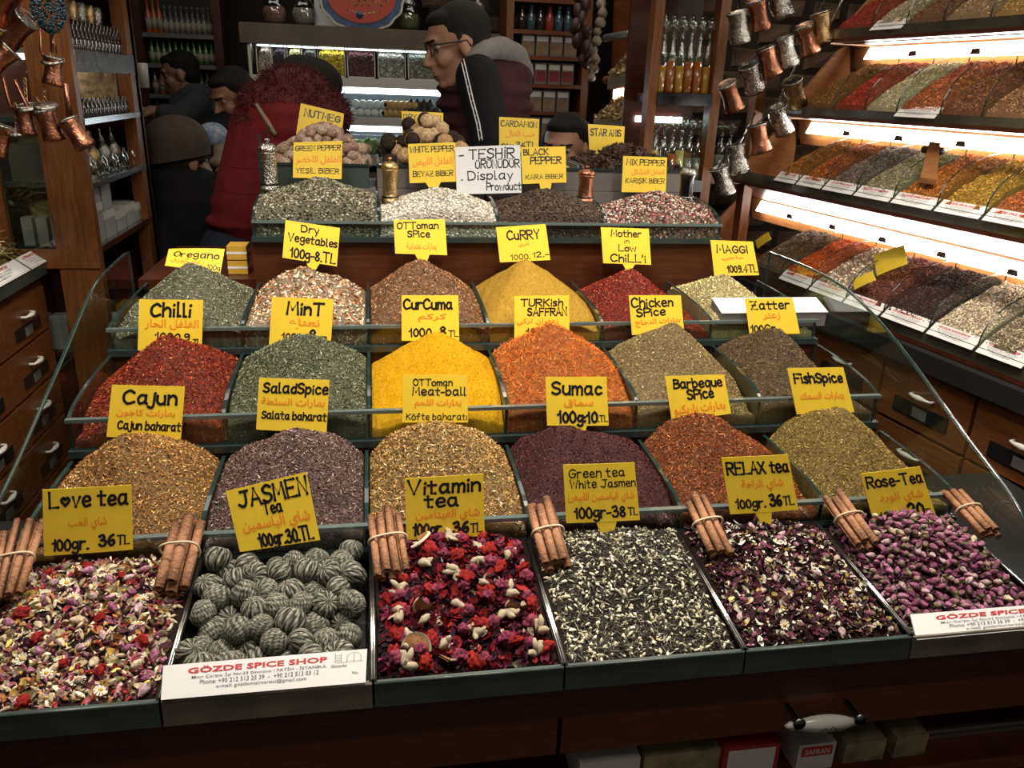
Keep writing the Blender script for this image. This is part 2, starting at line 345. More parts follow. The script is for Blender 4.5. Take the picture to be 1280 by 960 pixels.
def quadmap(Q, bend=0.0):
    TL, TR, BR, BL = [np.array(q, float) for q in Q]
    N = np.cross(TR-TL, BL-TL); N /= np.linalg.norm(N)
    if np.dot(N, CAM-TL) < 0: N = -N
    def f(u, v, d=0): return (TL*(1-u)+TR*u)*v + (BL*(1-u)+BR*u)*(1-v) + N*(d + bend*math.sin(math.pi*u)*1.0)
    return f, N
def join2(parts):
    V = []; Fc = []
    for v, f in parts:
        b = len(V); V += list(v); Fc += [tuple(b+i for i in x) for x in f]
    return V, Fc
def card(px, Y, lines, ar, label, stem=None, tilt=.02, base='yellow', group=None, hwk=.025, bend=.0015, Q=None, name='price_card', hold=None):
    """px: TL TR BR BL pixels; Y depth of the foot; tilt: how far the top leans back"""
    if Q is None:
        q = [at(*px[0], Y=Y+tilt), at(*px[1], Y=Y+tilt), at(*px[2], Y=Y), at(*px[3], Y=Y)]
    else: q = Q
    f, N = quadmap(q, bend)
    wd = np.linalg.norm(q[1]-q[0]); ht = np.linalg.norm(q[0]-q[3]); asp = wd/ht
    n = 8; V = []; Fc = []
    for d in (0, -.0012):
        for j in (0, 1):
            for i in range(n+1): V.append(f(i/n, j, d))
    A = n+1
    for i in range(n):
        Fc += [(i, i+1, A+i+1, A+i), (2*A+i+1, 2*A+i, 3*A+i, 3*A+i+1), (i+1, i, 2*A+i, 2*A+i+1), (A+i, A+i+1, 3*A+i+1, 3*A+i)]
    Fc += [(0, A, 3*A, 2*A), (A-1, 3*A-1, 4*A-1, 2*A-1)]
    o = mk(name, V, Fc, M[base]); tag(o, label, 'price card' if base == 'yellow' else 'sign', group)
    r = random.Random(hash(label) % 1000 if False else len(label)*7+int(px[0][0]))
    for L in lines:
        t, x0, x1, yb, h = L[:5]; k = L[5] if len(L) > 5 else 1
        V2, F2 = (ribbon(strokes(t, x0, x1, yb, h, r), min(hwk, h*.115)*k, asp))
        mk('lettering', [f(a, b, .0005) for a, b in V2], F2, M['ink'], o)
    if ar:
        P = [textin(arabic(a[0]), *a[1:5], .012) for a in ar]
        V3, F3 = join2(P); mk('arabic_lettering', [f(a, b, .0006) for a, b in V3], F3, M['orange_ink'], o)
    if stem:
        (sx0, sx1, ex0, ex1, ln) = stem; V = []
        for d in (-.0002, -.0016):
            V += [f(sx0, .0, d), f(sx1, .0, d), f(ex1, -ln, d), f(ex0, -ln, d)]
        mk('stem', V, [(0,1,2,3),(7,6,5,4),(0,4,5,1),(1,5,6,2),(2,6,7,3),(3,7,4,0)], M[base], o)
    return o
SHOP = [('GÖZDE SPICE SHOP', .13, .80, .70, .93, .02), ]
def shoplabel(Q, label, group=None, fold=.0, full=True, name='shop_label', parent=None):
    f, N = quadmap(Q)
    V = [f(u, v, d) for d in (0, -.002) for u, v in ((0,0),(1,0),(1,1),(0,1))]
    o = mk(name, V, [(0,1,2,3),(7,6,5,4),(0,4,5,1),(1,5,6,2),(2,6,7,3),(3,7,4,0)], M['paper'], parent)
    if parent is None: tag(o, label, 'paper label', group)
    a, b = textin('GÖZDE SPICE SHOP', .12, .80, .70, .90, .025)
    mk('red_lettering', [f(x, y, .0006) for x, y in a], b, M['red_ink'], o)
    P = [textin('Mısır Çarşısı İçi No:23 Eminönü / FATİH - İSTANBUL', .14, .80, .52, .65, .004),
         textin('Phone: +90 212 513 25 39  -  +90 212 513 03 12', .18, .76, .36, .49, .004),
         textin('e-mail: gozdemisircarsisi@gmail.com', .26, .70, .19, .32, .004)]
    if full:
        P += [textin('Gözde', .82, .90, .52, .60, .003), textin('No', .93, .96, .28, .36, .003)]
        P.append(ribbon([[(.84,.66),(.84,.93)],[(.87,.66),(.87,.93)],[(.84,.72),(.87,.72)],[(.84,.79),(.87,.79)],[(.84,.86),(.87,.86)],
            [(.84,.66),(.98,.66)],[(.90,.66),(.90,.84),(.92,.92),(.95,.92),(.97,.84),(.97,.66)],[(.935,.66),(.935,.92)]], .006, 4.5))
    V2, F2 = join2(P); mk('grey_lettering', [f(x, y, .0006) for x, y in V2], F2, M['grey_ink'], o)
    return o

# ------------------------------------------------------------------ loose goods
def icos():
    t = (1+5**.5)/2; V = np.array([(-1,t,0),(1,t,0),(-1,-t,0),(1,-t,0),(0,-1,t),(0,1,t),(0,-1,-t),(0,1,-t),(t,0,-1),(t,0,1),(-t,0,-1),(-t,0,1)])/math.sqrt(1+t*t)
    Fc = np.array([(0,11,5),(0,5,1),(0,1,7),(0,7,10),(0,10,11),(1,5,9),(5,11,4),(11,10,2),(10,7,6),(7,1,8),(3,9,4),(3,4,2),(3,2,6),(3,6,8),(3,8,9),(4,9,5),(2,4,11),(6,2,10),(8,6,7),(9,8,1)])
    return V, Fc
T = {}
T['flake'] = (np.array([(-1,0,.0),(0,-.45,.12),(1,0,0),(0,.45,.12)]), np.array([(0,1,2),(0,2,3)]))
T['seed'] = (np.array([(-1,0,0),(1,0,0),(0,-.5,0),(0,.5,0),(0,0,.5),(0,0,-.5)]), np.array([(0,2,4),(2,1,4),(1,3,4),(3,0,4),(2,0,5),(1,2,5),(3,1,5),(0,3,5)]))
T['ball'] = icos()
def petal():
    V = []; 
    for i, u in enumerate((-1, -.3, .4, 1)):
        wv = (.25, .75, .8, .3)[i]
        for k, v in enumerate((-1, 0, 1)): V.append((u, v*wv, .45*u*u + .5*(v*wv)**2))
    Fc = []
    for i in range(3):
        for k in range(2): a = i*3+k; Fc += [(a, a+3, a+4), (a, a+4, a+1)]
    return np.array(V), np.array(Fc)
T['petal'] = petal()
def revT(prof, n=6, twist=0):
    V = []; Fc = []
    for k, (x, r) in enumerate(prof):
        for i in range(n):
            a = 2*math.pi*(i/n)+twist*k; V.append((x, r*math.cos(a), r*math.sin(a)))
    for k in range(len(prof)-1):
        for i in range(n):
            j = (i+1) % n; a, b, c, d = k*n+i, k*n+j, (k+1)*n+j, (k+1)*n+i; Fc += [(a, b, c), (a, c, d)]
    return np.array(V), np.array(Fc)
T['bud'] = revT([(-1, .05), (-.6, .42), (0, .55), (.55, .38), (1, .06)], 6, .25)
T['nail'] = revT([(-1.2, .06), (.1, .07), (.3, .36), (.7, .40), (1, .05)], 5)
T['stick'] = revT([(-1, .08), (0, .10), (1, .06)], 4)
def rotmats(n, normal=None, flat=.35):
    """random rotations: local z near the surface normal, spread by flat"""
    z = rng.normal(0, flat, (n, 3)); z += (normal if normal is not None else np.array([0, 0, 1.0])); z /= np.linalg.norm(z, axis=1)[:, None]
    x = rng.normal(0, 1, (n, 3)); x -= z*(x*z).sum(1)[:, None]; x /= np.linalg.norm(x, axis=1)[:, None]
    y = np.cross(z, x); return np.stack([x, y, z], 2)
def scatter(tpl, pos, R, sc, col):
    V, Fc = T[tpl]; n = len(pos)
    sc = np.asarray(sc); sc = sc[:, None, None] if sc.ndim == 1 else sc[:, None, :]
    W_ = np.einsum('nij,nkj->nki', R, V[None]*sc) + pos[:, None]
    FF = Fc[None]+(np.arange(n)*len(V))[:, None, None]
    shade = rng.uniform(.8, 1.15, (n, len(V), 1))
    return W_.reshape(-1, 3), FF.reshape(-1, 3), (col[:, None]*shade).reshape(-1, 3)
def pal(n, palette):
    c = np.array([p[:3] for p in palette], float); w_ = np.array([p[3] for p in palette], float)
    k = rng.choice(len(c), n, p=w_/w_.sum()); return c[k]*np.exp(rng.normal(-.05, .36, (n, 1)))
def vnoise(x, y, s, seed=0):
    g = np.random.default_rng(seed).uniform(-1, 1, (64, 64)); X, Y = x/s+200, y/s+200
    xi, yi = np.floor(X).astype(int), np.floor(Y).astype(int); fx, fy = X-xi, Y-yi; fx = fx*fx*(3-2*fx); fy = fy*fy*(3-2*fy)
    q = lambda a, b: g[a % 64, b % 64]
    return (q(xi, yi)*(1-fx)+q(xi+1, yi)*fx)*(1-fy)+(q(xi, yi+1)*(1-fx)+q(xi+1, yi+1)*fx)*fy
def cat3(parts):
    V = []; Fc = []; Cc = []; b = 0
    for v, f, c in parts: V.append(v); Fc.append(f+b); Cc.append(c); b += len(v)
    return np.vstack(V), np.vstack(Fc), np.vstack(Cc)
def heapgrid(x0, x1, y0, y1, hf, zb, nx=56, ny=56, base=(.1, .1, .1), jit=.0, palette=None, xf=None):
    gx, gy = np.meshgrid(np.linspace(x0, x1, nx), np.linspace(y0, y1, ny)); z = hf(gx, gy)
    V = np.stack([gx.ravel(), gy.ravel(), z.ravel()], 1)
    idx = np.arange(nx*ny).reshape(ny, nx); a, b, c, d = idx[:-1,:-1].ravel(), idx[:-1,1:].ravel(), idx[1:,1:].ravel(), idx[1:,:-1].ravel()
    Fc = [np.stack([a, b, c], 1), np.stack([a, c, d], 1)]
    rim = np.concatenate([idx[0,:], idx[1:,-1], idx[-1,-2::-1], idx[-2:0:-1,0]]); k = len(rim)
    low = V[rim].copy(); low[:, 2] = zb; n0 = len(V); V = np.vstack([V, low])
    i = np.arange(k); j = (i+1) % k
    Fc += [np.stack([rim[i], n0+i, n0+j], 1), np.stack([rim[i], n0+j, rim[j]], 1)]
    Cc = pal(len(V), palette) if palette is not None else np.tile(np.array(base, float), (len(V), 1))
    return V, np.vstack(Fc), Cc
def heap(name, label, x0, x1, y0, y1, hf, zb, palette, grains=(), surf=None, group=None, matn='vc', frame=None, n=56, cat='spice', sdark=.75):
    """grains: list of (template, count, (len,wid,thick), palette or None, flat)"""
    sp = surf if surf is not None else palette
    V, Fc, Cc = heapgrid(x0, x1, y0, y1, hf, zb, n, n, palette=sp)
    mc = (np.array([p[:3] for p in sp])*np.array([[p[3]] for p in sp])).sum(0)/sum(p[3] for p in sp); Cc = (Cc*.25+mc*.75)*sdark*(.42 if matn == 'vc' or matn == 'vc_soft' else 1.3) if grains else mc*rng.uniform(.94, 1.06, (len(V), 1))  # surface under the grains darkened, so the gaps read as shade
    parts = [(V, Fc, Cc)]
    for g in grains:
        tpl, cnt, size, pl, flat = g
        x = rng.uniform(x0+size[0]*.5, x1-size[0]*.5, cnt); y = rng.uniform(y0+size[0]*.5, y1-size[0]*.3, cnt); z = hf(x, y)
        e = .004; nx = -(hf(x+e, y)-hf(x-e, y))/(2*e); ny = -(hf(x, y+e)-hf(x, y-e))/(2*e)
        N = np.stack([nx, ny, np.ones(cnt)], 1); N /= np.linalg.norm(N, axis=1)[:, None]
        pos = np.stack([x, y, z], 1)+N*(min(size[2], size[0]*.5)*.4)*rng.uniform(0, 1.6, (cnt, 1))
        sc = np.array(size)[None]*rng.uniform(.6, 1.35, (cnt, 1))*.5
        parts.append(scatter(tpl, pos, rotmats(cnt, N, flat), sc, pal(cnt, pl or palette)))
        nf = int(cnt*.13); x = rng.uniform(x0, x1, nf); top = hf(x, np.full(nf, y0)); z = zb + (top-zb)*rng.uniform(0, 1, nf)
        pos = np.stack([x, np.full(nf, y0)+size[2]*.1, z], 1)
        parts.append(scatter(tpl, pos, rotmats(nf, np.array([0, -1.0, .1]), .3), np.array(size)[None]*rng.uniform(.65, 1.3, (nf, 1))*.5, pal(nf, pl or palette)))
    V, Fc, Cc = cat3(parts)
    if frame is not None: V = frame(V)
    o = mk(name, V, Fc, M[matn], None, None, False, Cc); tag(o, label, cat, group, 'stuff'); return o
def conefn(px, py, pz, sx_, sf, sb, zmin, seed, rough=.003, rs=.03, tip=.006, zfront=None, y0=0):
    def h(x, y):
        dx = x-px; dy = y-py; s = np.where(dy < 0, sf, sb); sx = np.where(dx < 0, sx_[0], sx_[1]) if isinstance(sx_, tuple) else sx_
        z = pz + tip*.8 - np.sqrt((sx*dx)**2+(s*dy)**2+tip*tip)
        z = z + rough*vnoise(x, y, rs, seed) + rough*.5*vnoise(x, y, rs*.35, seed+1)
        z = np.maximum(z, zmin + .004*vnoise(x, y, .03, seed+2))
        return z
    return h
W_ = .24

# ------------------------------------------------------------------ room shell
def struct(o): o['kind'] = 'structure'; return o
M['tile'] = mat('stone_tile', (.36, .32, .26), .35, noise=.3, nscale=6)
M['grout'] = mat('grout', (.07, .06, .05), .9)
M['plaster'] = mat('dark_plaster', (.045, .032, .025), .9, noise=.4, nscale=5, bump=.4, bscale=20)
M['stone'] = mat('brown_stone', (.20, .13, .088), .9, col2=(.07, .045, .03), nscale=14, bump=.8, bscale=30)
floor = struct(bx('floor', -2.2, 3.4, -.6, 5.1, -.05, 0, M['grout']))
struct(bx('ceiling', -2.2, 3.4, -.6, 5.1, 2.9, 2.95, M['plaster']))
wb = struct(bx('wall_back', -2.2, 3.4, 5.0, 5.1, 0, 2.9, M['plaster']))
struct(bx('wall_left', -2.25, -2.2, -.6, 5.1, 0, 2.9, M['plaster']))
struct(bx('wall_right', 3.4, 3.45, -.6, 5.1, 0, 2.9, M['plaster']))
tm = MB().box(-.146, .146, -.146, .146, 0, .008).mesh('floor_tile', M['tile'])
for i in range(6):
    for j in range(13):
        link('tile', tm, floor, (-1.9+.3*i - WO['floor'][0], .9+.3*j - WO['floor'][1], .05))
def stonewall(name, x0, x1, y, z0, z1, cw, ch, thick=.15):
    b = struct(bx(name, x0, x1, y, y+thick, 0, 2.9, M['plaster'])); ms = []
    for k in range(6):
        r = random.Random(k); V = []
        hw_, hh = cw/2-.006, ch/2-.005
        for sx, sz in ((-1,-1),(1,-1),(1,1),(-1,1)):
            V.append((sx*hw_*r.uniform(.86, 1), 0, sz*hh*r.uniform(.86, 1)))
        V2 = [(v[0]*r.uniform(.6, .9), -.018*r.uniform(.4, 1.6), v[2]*r.uniform(.55, .9)) for v in V]
        ms.append(rawmesh('stone_block', V+V2, [(4,5,6,7),(0,1,5,4),(1,2,6,5),(2,3,7,6),(3,0,4,7)], M['stone']))
    z = z0; row = 0
    while z < z1:
        x = x0 + cw*(.5 if row % 2 else .2)
        while x < x1-cw*.3:
            link('stone', ms[random.randrange(6)], b, (x-WO[name][0], y+.002-WO[name][1], z-WO[name][2]), None, (random.uniform(.85, 1.0), 1, random.uniform(.9, 1)))
            x += cw
        z += ch; row += 1
    return b
stonewall('wall_stone_right', 1.66, 2.45, 3.05, .75, 2.1, .15, .085)
stonewall('wall_stone_middle', .80, 1.66, 4.45, 1.55, 2.35, .2, .1)

# ------------------------------------------------------------------ the tiered spice counter
cn = thing('spice_counter', 'tiered dark cherry wood counter carrying all the glass spice troughs', 'counter', (.72, 1.3, 0))
bx('body', -.04, 1.50, 1.18, 2.32, .02, .70, M['wood_dark'], cn)
bx('front_board', -.9, 1.75, .795, .84, .788, .838, M['wood_dark'], cn)
bx('end_panel', -.9, -.88, .84, 1.18, 0, .80, M['wood_dark'], cn); bx('end_panel', 1.73, 1.75, .84, 1.18, 0, .80, M['wood_dark'], cn)
bx('tray_shelf', -.9, 1.75, .84, 1.30, .80, .838, M['black'], cn)
bx('shelf_board', -.9, 1.75, .80, 1.2, .60, .625, M['wood_h'], cn)
for x0, x1 in ((-.9, -.02), (-.015, .716), (.722, 1.46), (1.465, 1.75)):
    d = bx('drawer', x0, x1, .80, .84, .722, .786, M['wood_h'], cn)
    if x0 > .7:
        p0, p1 = at(981, 908, Y=.775), at(1080, 901, Y=.775)
        hb = MB()
        for t in (.12, .88):
            q = p0+(p1-p0)*t; hb.lathe([(.004, 0), (.004, .03), (.008, .032), (.009, .036)], (q[0], .80, q[2]+.012), 10, 1, True, (0, -1, 0))
        prof = []
        for i in range(15):
            t = i/14; r = .0035+.0085*math.sin(math.pi*min(max((t-.12)/.76, 0), 1))**.7
            if t < .1 or t > .9: r = .006*math.sin(math.pi*(t/.1 if t < .1 else (1-t)/.1))+.0015
            prof.append((r, t*np.linalg.norm(p1-p0)))
        hb.lathe(prof, p0, 12, 0, True, p1-p0); h_ = hb.build('drawer_handle', [M['porcelain'], M['steel']], d)
        f_, _ = quadmap([p0+(p1-p0)*.35+(0, -.0125, .008), p0+(p1-p0)*.65+(0, -.0125, .008), p0+(p1-p0)*.65+(0, -.0125, -.008), p0+(p1-p0)*.35+(0, -.0125, -.008)])
        # blue and red flourish fired on the grip
        a, b = ribbon([smoothline([(.1, .4), (.3, .8), (.45, .3), (.6, .9), (.8, .4)]), smoothline([(.5, .2), (.7, .5), (.9, .7)])], .05, 2)
        mk('handle_flourish', [f_(*q, .001) for q in a], b, M['red_ink'], d)
# boards behind each trough
for y, z0, z1 in ((1.288, .86, .968), (1.541, .93, 1.056)):
    bx('riser_board', -.0, 1.45, y, y+.012, z0, z1, M['wood_dark'], cn)
bx('lower_step', .0, 1.45, 1.062, 1.86, .70, .866, M['wood_dark'], cn)
bx('middle_step', .0, 1.45, 1.300, 1.86, .866, .94, M['wood_dark'], cn)
bx('upper_step', .0, 1.45, 1.553, 1.86, .94, 1.04, M['wood_dark'], cn)
bx('back_riser', .226, 1.343, 1.862, 2.34, .70, 1.216, M['wood_dark2'], cn)
bx('back_riser_edge', .226, 1.343, 1.855, 1.862, 1.205, 1.216, M['wood_dark'], cn)

def trough(name, label, y, zt, zb, yb, xs, rise=.02, dividers=True, back=None):
    t = thing(name, label, 'glass trough', ((xs[0]+xs[-1])/2, y, zb-.016))
    MB().box(xs[0], xs[-1], y-.004, yb, zb-.014, zb-.006).build('base', M['greypanel'], t)
    MB().box(xs[0]-.004, xs[-1]+.004, y-.012, y+.004, zb-.016, zb-.004).build('bottom_rail', M['rail'], t)
    MB().box(xs[0], xs[-1], y-.004, y+.001, zb-.004, zt-.006).build('front_pane', M['glass'], t)
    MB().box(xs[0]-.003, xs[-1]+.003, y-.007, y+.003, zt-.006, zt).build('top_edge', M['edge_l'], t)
    for x in xs:
        pr = []; L = yb-y
        for i in range(13):
            q = i/12; pr.append((x-.003, y+.004+(L-.01)*(1-math.cos(q*math.pi/2)) , zt-.004+rise*math.sin(q*math.pi/2)))
        pr += [(x-.003, yb-.006, zb-.005), (x-.003, y+.003, zb-.005)]
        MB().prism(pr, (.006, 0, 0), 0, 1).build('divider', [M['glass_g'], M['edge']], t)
    return t
C6 = [k*W_ for k in range(7)]
ROW = {2: (1.058, .937, .900, 1.286), 3: (1.292, 1.024, .974, 1.540), 4: (1.546, 1.101, 1.064, 1.848)}
X2 = [.0, .238, .474, .719, .965, 1.21, 1.451]
trough('glass_trough', 'lowest long glass trough, just behind the flower tea trays', *ROW[2], X2, .02)
trough('glass_trough', 'middle long glass trough holding the chilli, mint and turmeric piles', *ROW[3], C6, .03)
trough('glass_trough', 'upper long glass trough holding the oregano, curry and cream powder piles', *ROW[4], C6, .022)
X5 = [.232, .508, .783, 1.045, 1.334]
trough('glass_trough', 'short glass trough of peppercorns on the raised back riser', 1.80+.06, 1.255, 1.224, 2.075, X5, .045)

# big curved wind shields at both ends
def shield(name, label, X, pts, yb):
    t = thing(name, label, 'glass panel', (X, 1.3, .84))
    P = [(X-.004, p[0], p[1]) for p in smoothline(pts, 4)] + [(X-.004, pts[-1][0]+.02, .84), (X-.004, yb, .84)]
    MB().prism(P, (.006, 0, 0), 0, 1).build('pane', [M['glass_g'], M['rail']], t)
    tb = MB().tube([(X, p[0], p[1]) for p in smoothline(pts, 4)], .0030, 6); tb.build('edge_bead', M['edge'], t)
shield('side_shield', 'large curved glass side panel at the counter end by the left drawers', -.035, [(1.86, 1.183), (1.75, 1.181), (1.604, 1.164), (1.443, 1.103), (1.307, 1.051), (1.19, 1.007), (1.08, .97), (.95, .91), (.87, .86)], 1.86)
shield('side_shield', 'large curved glass side panel at the counter end by the bright shelves', 1.475, [(1.86, 1.184), (1.66, 1.186), (1.495, 1.173), (1.312, 1.118), (1.102, 1.027), (.974, .974), (.90, .92), (.86, .86)], 1.86)

# ------------------------------------------------------------------ spice piles in the three long troughs
K = 'spice piles in the long glass troughs'
FL = lambda n, a=.0042, b=.0024, p=None, f=1.1: ('flake', int(n*1.3), (a*1.45, b*1.5, .006), p, f)
piles = [
 # row, col, peak px, label, palette, grains, matn, slopes(x,f,b), rough
 (2,0,(155,545),'golden brown flaky spice pile behind the love tea card', [(.42,.21,.06,5),(.28,.12,.035,3),(.58,.36,.14,2),(.75,.6,.35,.4)], [FL(7000)], 'vc', (.45,.95,.5), .004),
 (2,1,(372,540),'purple grey herb pile with pale flecks behind the jasmine tea card', [(.15,.085,.075,5),(.23,.15,.13,4),(.42,.34,.31,1.4),(.09,.05,.045,2)], [FL(7500)], 'vc', (.42,.9,.5), .004),
 (2,2,(545,530),'coarse tan and cream chopped spice pile behind the vitamin tea card', [(.42,.24,.075,5),(.55,.36,.14,3),(.25,.12,.035,3),(.78,.64,.38,.9)], [FL(7000,.0048,.0026)], 'vc', (.42,.95,.5), .004),
 (2,3,(715,537),'fine dark maroon sumac pile behind the white jasmine tea card', [(.095,.026,.028,5),(.07,.018,.02,3),(.15,.05,.05,1.2)], [FL(8000,.003,.002)], 'vc', (.28,.85,.5), .005),
 (2,4,(880,517),'rust red shredded spice pile behind the relax tea card', [(.30,.08,.02,5),(.19,.045,.014,3),(.46,.17,.045,2),(.6,.42,.2,.3)], [FL(8000,.0052,.0018)], 'vc', (.45,1.0,.5), .004),
 (2,5,(1058,512),'khaki gold ground spice pile behind the rose tea card', [(.34,.235,.06,5),(.24,.16,.04,3),(.46,.34,.11,2)], [FL(8500,.0035,.0018)], 'vc', (.5,1.0,.5), .004),
 (3,0,(205,420),'bright red flaked chilli pile behind the Cajun card', [(.27,.028,.01,5),(.17,.016,.007,3),(.40,.08,.022,2.4),(.5,.24,.08,.4)], [FL(7500)], 'vc', (.5,.95,.5), .003),
 (3,1,(375,418),'dried grey green mint pile behind the salad spice card', [(.14,.15,.085,5),(.22,.235,.15,4),(.07,.08,.045,3),(.34,.35,.24,1)], [FL(7500)], 'vc', (.45,.9,.5), .004),
 (3,2,(548,415),'smooth vivid yellow turmeric pile behind the meatball card', [(.46,.245,.005,5),(.41,.21,.004,3)], [('seed', 5000, (.0022,.0018,.0018), [(.46,.245,.005,5),(.52,.29,.008,2),(.38,.19,.004,2)], 1)], 'vc_fine', (.55,1.05,.5), .0030),
 (3,3,(690,408),'orange red saffron thread pile behind the sumac card', [(.62,.14,.015,5),(.72,.27,.05,3.4),(.40,.06,.012,2.5),(.78,.42,.12,.8)], [('stick', 5200, (.010,.0065,.0065), None, .8)], 'vc', (.5,1.0,.5), .004),
 (3,4,(843,405),'beige ground chicken spice pile behind the barbeque card', [(.36,.26,.11,5),(.26,.18,.075,3),(.46,.35,.17,2)], [FL(7500,.0034,.0017)], 'vc', (.6,1.05,.5), .003),
 (3,5,(973,410),'brown zaatar herb pile behind the fish spice card', [(.17,.11,.055,5),(.11,.068,.035,4),(.27,.19,.10,2)], [FL(7500,.0038,.0018)], 'vc', (.55,1.0,.5), .003),
 (4,0,(235,331),'grey green oregano pile below the tilted Oregano card', [(.26,.26,.17,5),(.14,.145,.09,4),(.42,.41,.30,2),(.07,.07,.045,2)], [FL(6500)], 'vc', (.45,.7,.5), .003),
 (4,1,(380,336),'chopped white, orange and green dry vegetable pile', [(.70,.58,.42,4.4),(.52,.20,.07,3.2),(.30,.10,.045,2),(.13,.15,.06,1.5),(.78,.70,.56,2)], [('flake', 2600, (.010,.009,.003), None, .8), ('seed', 500, (.009,.006,.005), None, .8)], 'vc', (.36,.6,.5), .004),
 (4,2,(525,325),'coarse reddish brown spice pile under the Ottoman spice card', [(.30,.13,.05,5),(.20,.075,.03,3),(.42,.25,.13,2.5),(.5,.4,.27,.6)], [FL(6500)], 'vc', (.5,.75,.5), .003),
 (4,3,(657,324),'smooth mustard yellow curry powder pile under the Curry card', [(.32,.19,.026,5),(.29,.165,.022,3)], [('seed', 5000, (.0022,.0018,.0018), [(.32,.19,.026,5),(.38,.23,.04,2),(.25,.14,.02,2)], 1)], 'vc_fine', (.56,.8,.5), .0032),
 (4,4,(790,337),'shiny dark red crushed chilli pile left of the cream powder', [(.30,.025,.010,5),(.18,.014,.007,3),(.48,.14,.06,1.8)], [FL(6500)], 'vc', (.5,.7,.5), .003),
 (4,5,(908,344),'pale cream powder pile beside the white card box', [(.72,.62,.30,5),(.66,.57,.30,3),(.5,.46,.22,.6)], [FL(3800,.004,.003)], 'vc', (.42,.5,.4), .003),
]
for i, (r, c, pk, lab, palette, gr, mn, (sx, sf, sb), rough) in enumerate(piles):
    y, zt, zb, yb = ROW[r]; xs = X2 if r == 2 else C6
    yp = {2: 1.195, 3: 1.43, 4: 1.69}[r]; p = at(*pk, Y=yp)
    zf = zb+.012
    hf = conefn(p[0], yp, p[2]+.001, (sx*(1.75 if c == 0 else 1.22), sx*(1.8 if c == 5 else 1.5 if c == 4 else 1.22)), sf*.88, sb*1.1, zf, i*3, rough, .035 if rough > .002 else .05)
    hc_ = hf; xa_, xb_ = xs[c]+.0045, xs[c+1]-.0045; ri = {2: .02, 3: .03, 4: .022}[r]
    def hf(X, Y, hc_=hc_, xa_=xa_, xb_=xb_, y=y, yb=yb, zt=zt, ri=ri, i=i):
        h = hc_(X, Y); t_ = np.clip((Y-y)/(yb-y), 0, 1); zd = zt-.012+ri*np.sqrt(1-(1-t_)**2); ed = np.minimum(X-xa_, xb_-X)
        n_ = .003*vnoise(X, Y, .018, 300+i); lim = np.minimum(zd+1.15*ed+n_, zt-.012+1.5*(Y-y)+n_)
        k_ = .006; return -k_*np.log(np.exp(-(h-1)/k_)+np.exp(-(lim-1)/k_))+1
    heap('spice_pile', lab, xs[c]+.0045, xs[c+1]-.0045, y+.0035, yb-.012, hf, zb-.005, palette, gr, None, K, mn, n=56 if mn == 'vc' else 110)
# peppercorns on the back riser
K5 = 'peppercorn piles in the back trough'
for i, (c, pk, lab, palette) in enumerate([
  (0,(398,224),'grey green peppercorn pile in front of the GREEN PEPPER card',[(.19,.175,.125,4),(.09,.085,.055,3),(.33,.31,.24,2),(.04,.035,.025,2.5)]),
  (1,(550,236),'white peppercorn pile in front of the WHITE PEPPER card',[(.50,.46,.40,5),(.38,.34,.28,2),(.62,.59,.52,2)]),
  (2,(682,238),'black peppercorn pile in front of the BLACK PEPPER card',[(.055,.035,.025,5),(.10,.065,.05,3),(.03,.02,.015,3)]),
  (3,(822,241),'mixed black, white and pink peppercorn pile below the MIX PEPPER card',[(.05,.03,.025,4),(.55,.48,.40,3),(.30,.06,.055,2.4),(.22,.15,.11,2)])]):
    p = at(*pk, Y=1.97)
    hf = conefn(p[0], 1.97, p[2]+.002, .34, .46, .40, 1.243, 90+i, .003, .04)
    heap('peppercorn_pile', lab, X5[c]+.004, X5[c+1]-.004, 1.864, 2.07, hf, 1.219, palette, [('ball', 4300, (.0056,.0056,.0052), None, 1.)], None, K5, 'vc', n=80, sdark=1.2)

# ------------------------------------------------------------------ front tea trays
XT = [-.003, .239, .481, .717, .958, 1.198, 1.438]
Y0T, Y1T = .795, 1.04
for k in range(6):
    labs = ['open grey green tray of love tea at the drawer-side end of the front row', 'open cream fronted tray holding the striped tea balls', 'open grey green tray of red vitamin tea flowers', 'open grey green tray of white jasmine bud tea',
            'open grey green tray of dark mixed relax tea', 'open cream fronted tray of purple rosebuds']
    x0, x1 = XT[k]+.0015, XT[k+1]-.0015
    t = thing('tea_tray', labs[k], 'tray', ((x0+x1)/2, .9, .838))
    fm = M['tray_c'] if k in (1, 5) else M['tray']
    MB().hexa([(x0,.786,.840),(x1,.786,.840),(x1,.79,.840),(x0,.79,.840),(x0,.788,.872),(x1,.788,.872),(x1,.793,.875),(x0,.793,.875)]).build('front_panel', fm, t)
    MB().tube([(x0, .789, .873), (x1, .789, .873)], .0022, 6).build('front_rim', fm, t)
    for x in (x0, x1-.003):
        MB().prism([(x, .79, .839), (x, .79, .876), (x, 1.045, .898), (x, 1.045, .839)], (.003, 0, 0)).build('side_panel', [M['darkmetal']], t)
    for x in (x0, x1): MB().tube([(x, .792, .8765), (x, 1.045, .8985)], .0022, 6).build('side_rim', M['steel'], t)
    bx('base', x0, x1, .79, 1.045, .8385, .842, M['black'], t)
def trayfn(xc, amp, seed, rough=.006, z0=.866, z1=.900):
    def h(x, y):
        t = (y-Y0T)/(Y1T-Y0T)
        return z0+(z1-z0)*t + amp*np.exp(-((x-xc)/.085)**2-((y-.965)/.085)**2) + rough*vnoise(x, y, .028, seed)
    return h
TH = [trayfn(.13, .018, 200), trayfn(.36, .012, 201, .003, .850, .885), trayfn(.6, .030, 202, .008), trayfn(.845, .034, 203, .004), trayfn(1.07, .022, 204), trayfn(1.33, .034, 205, .004)]
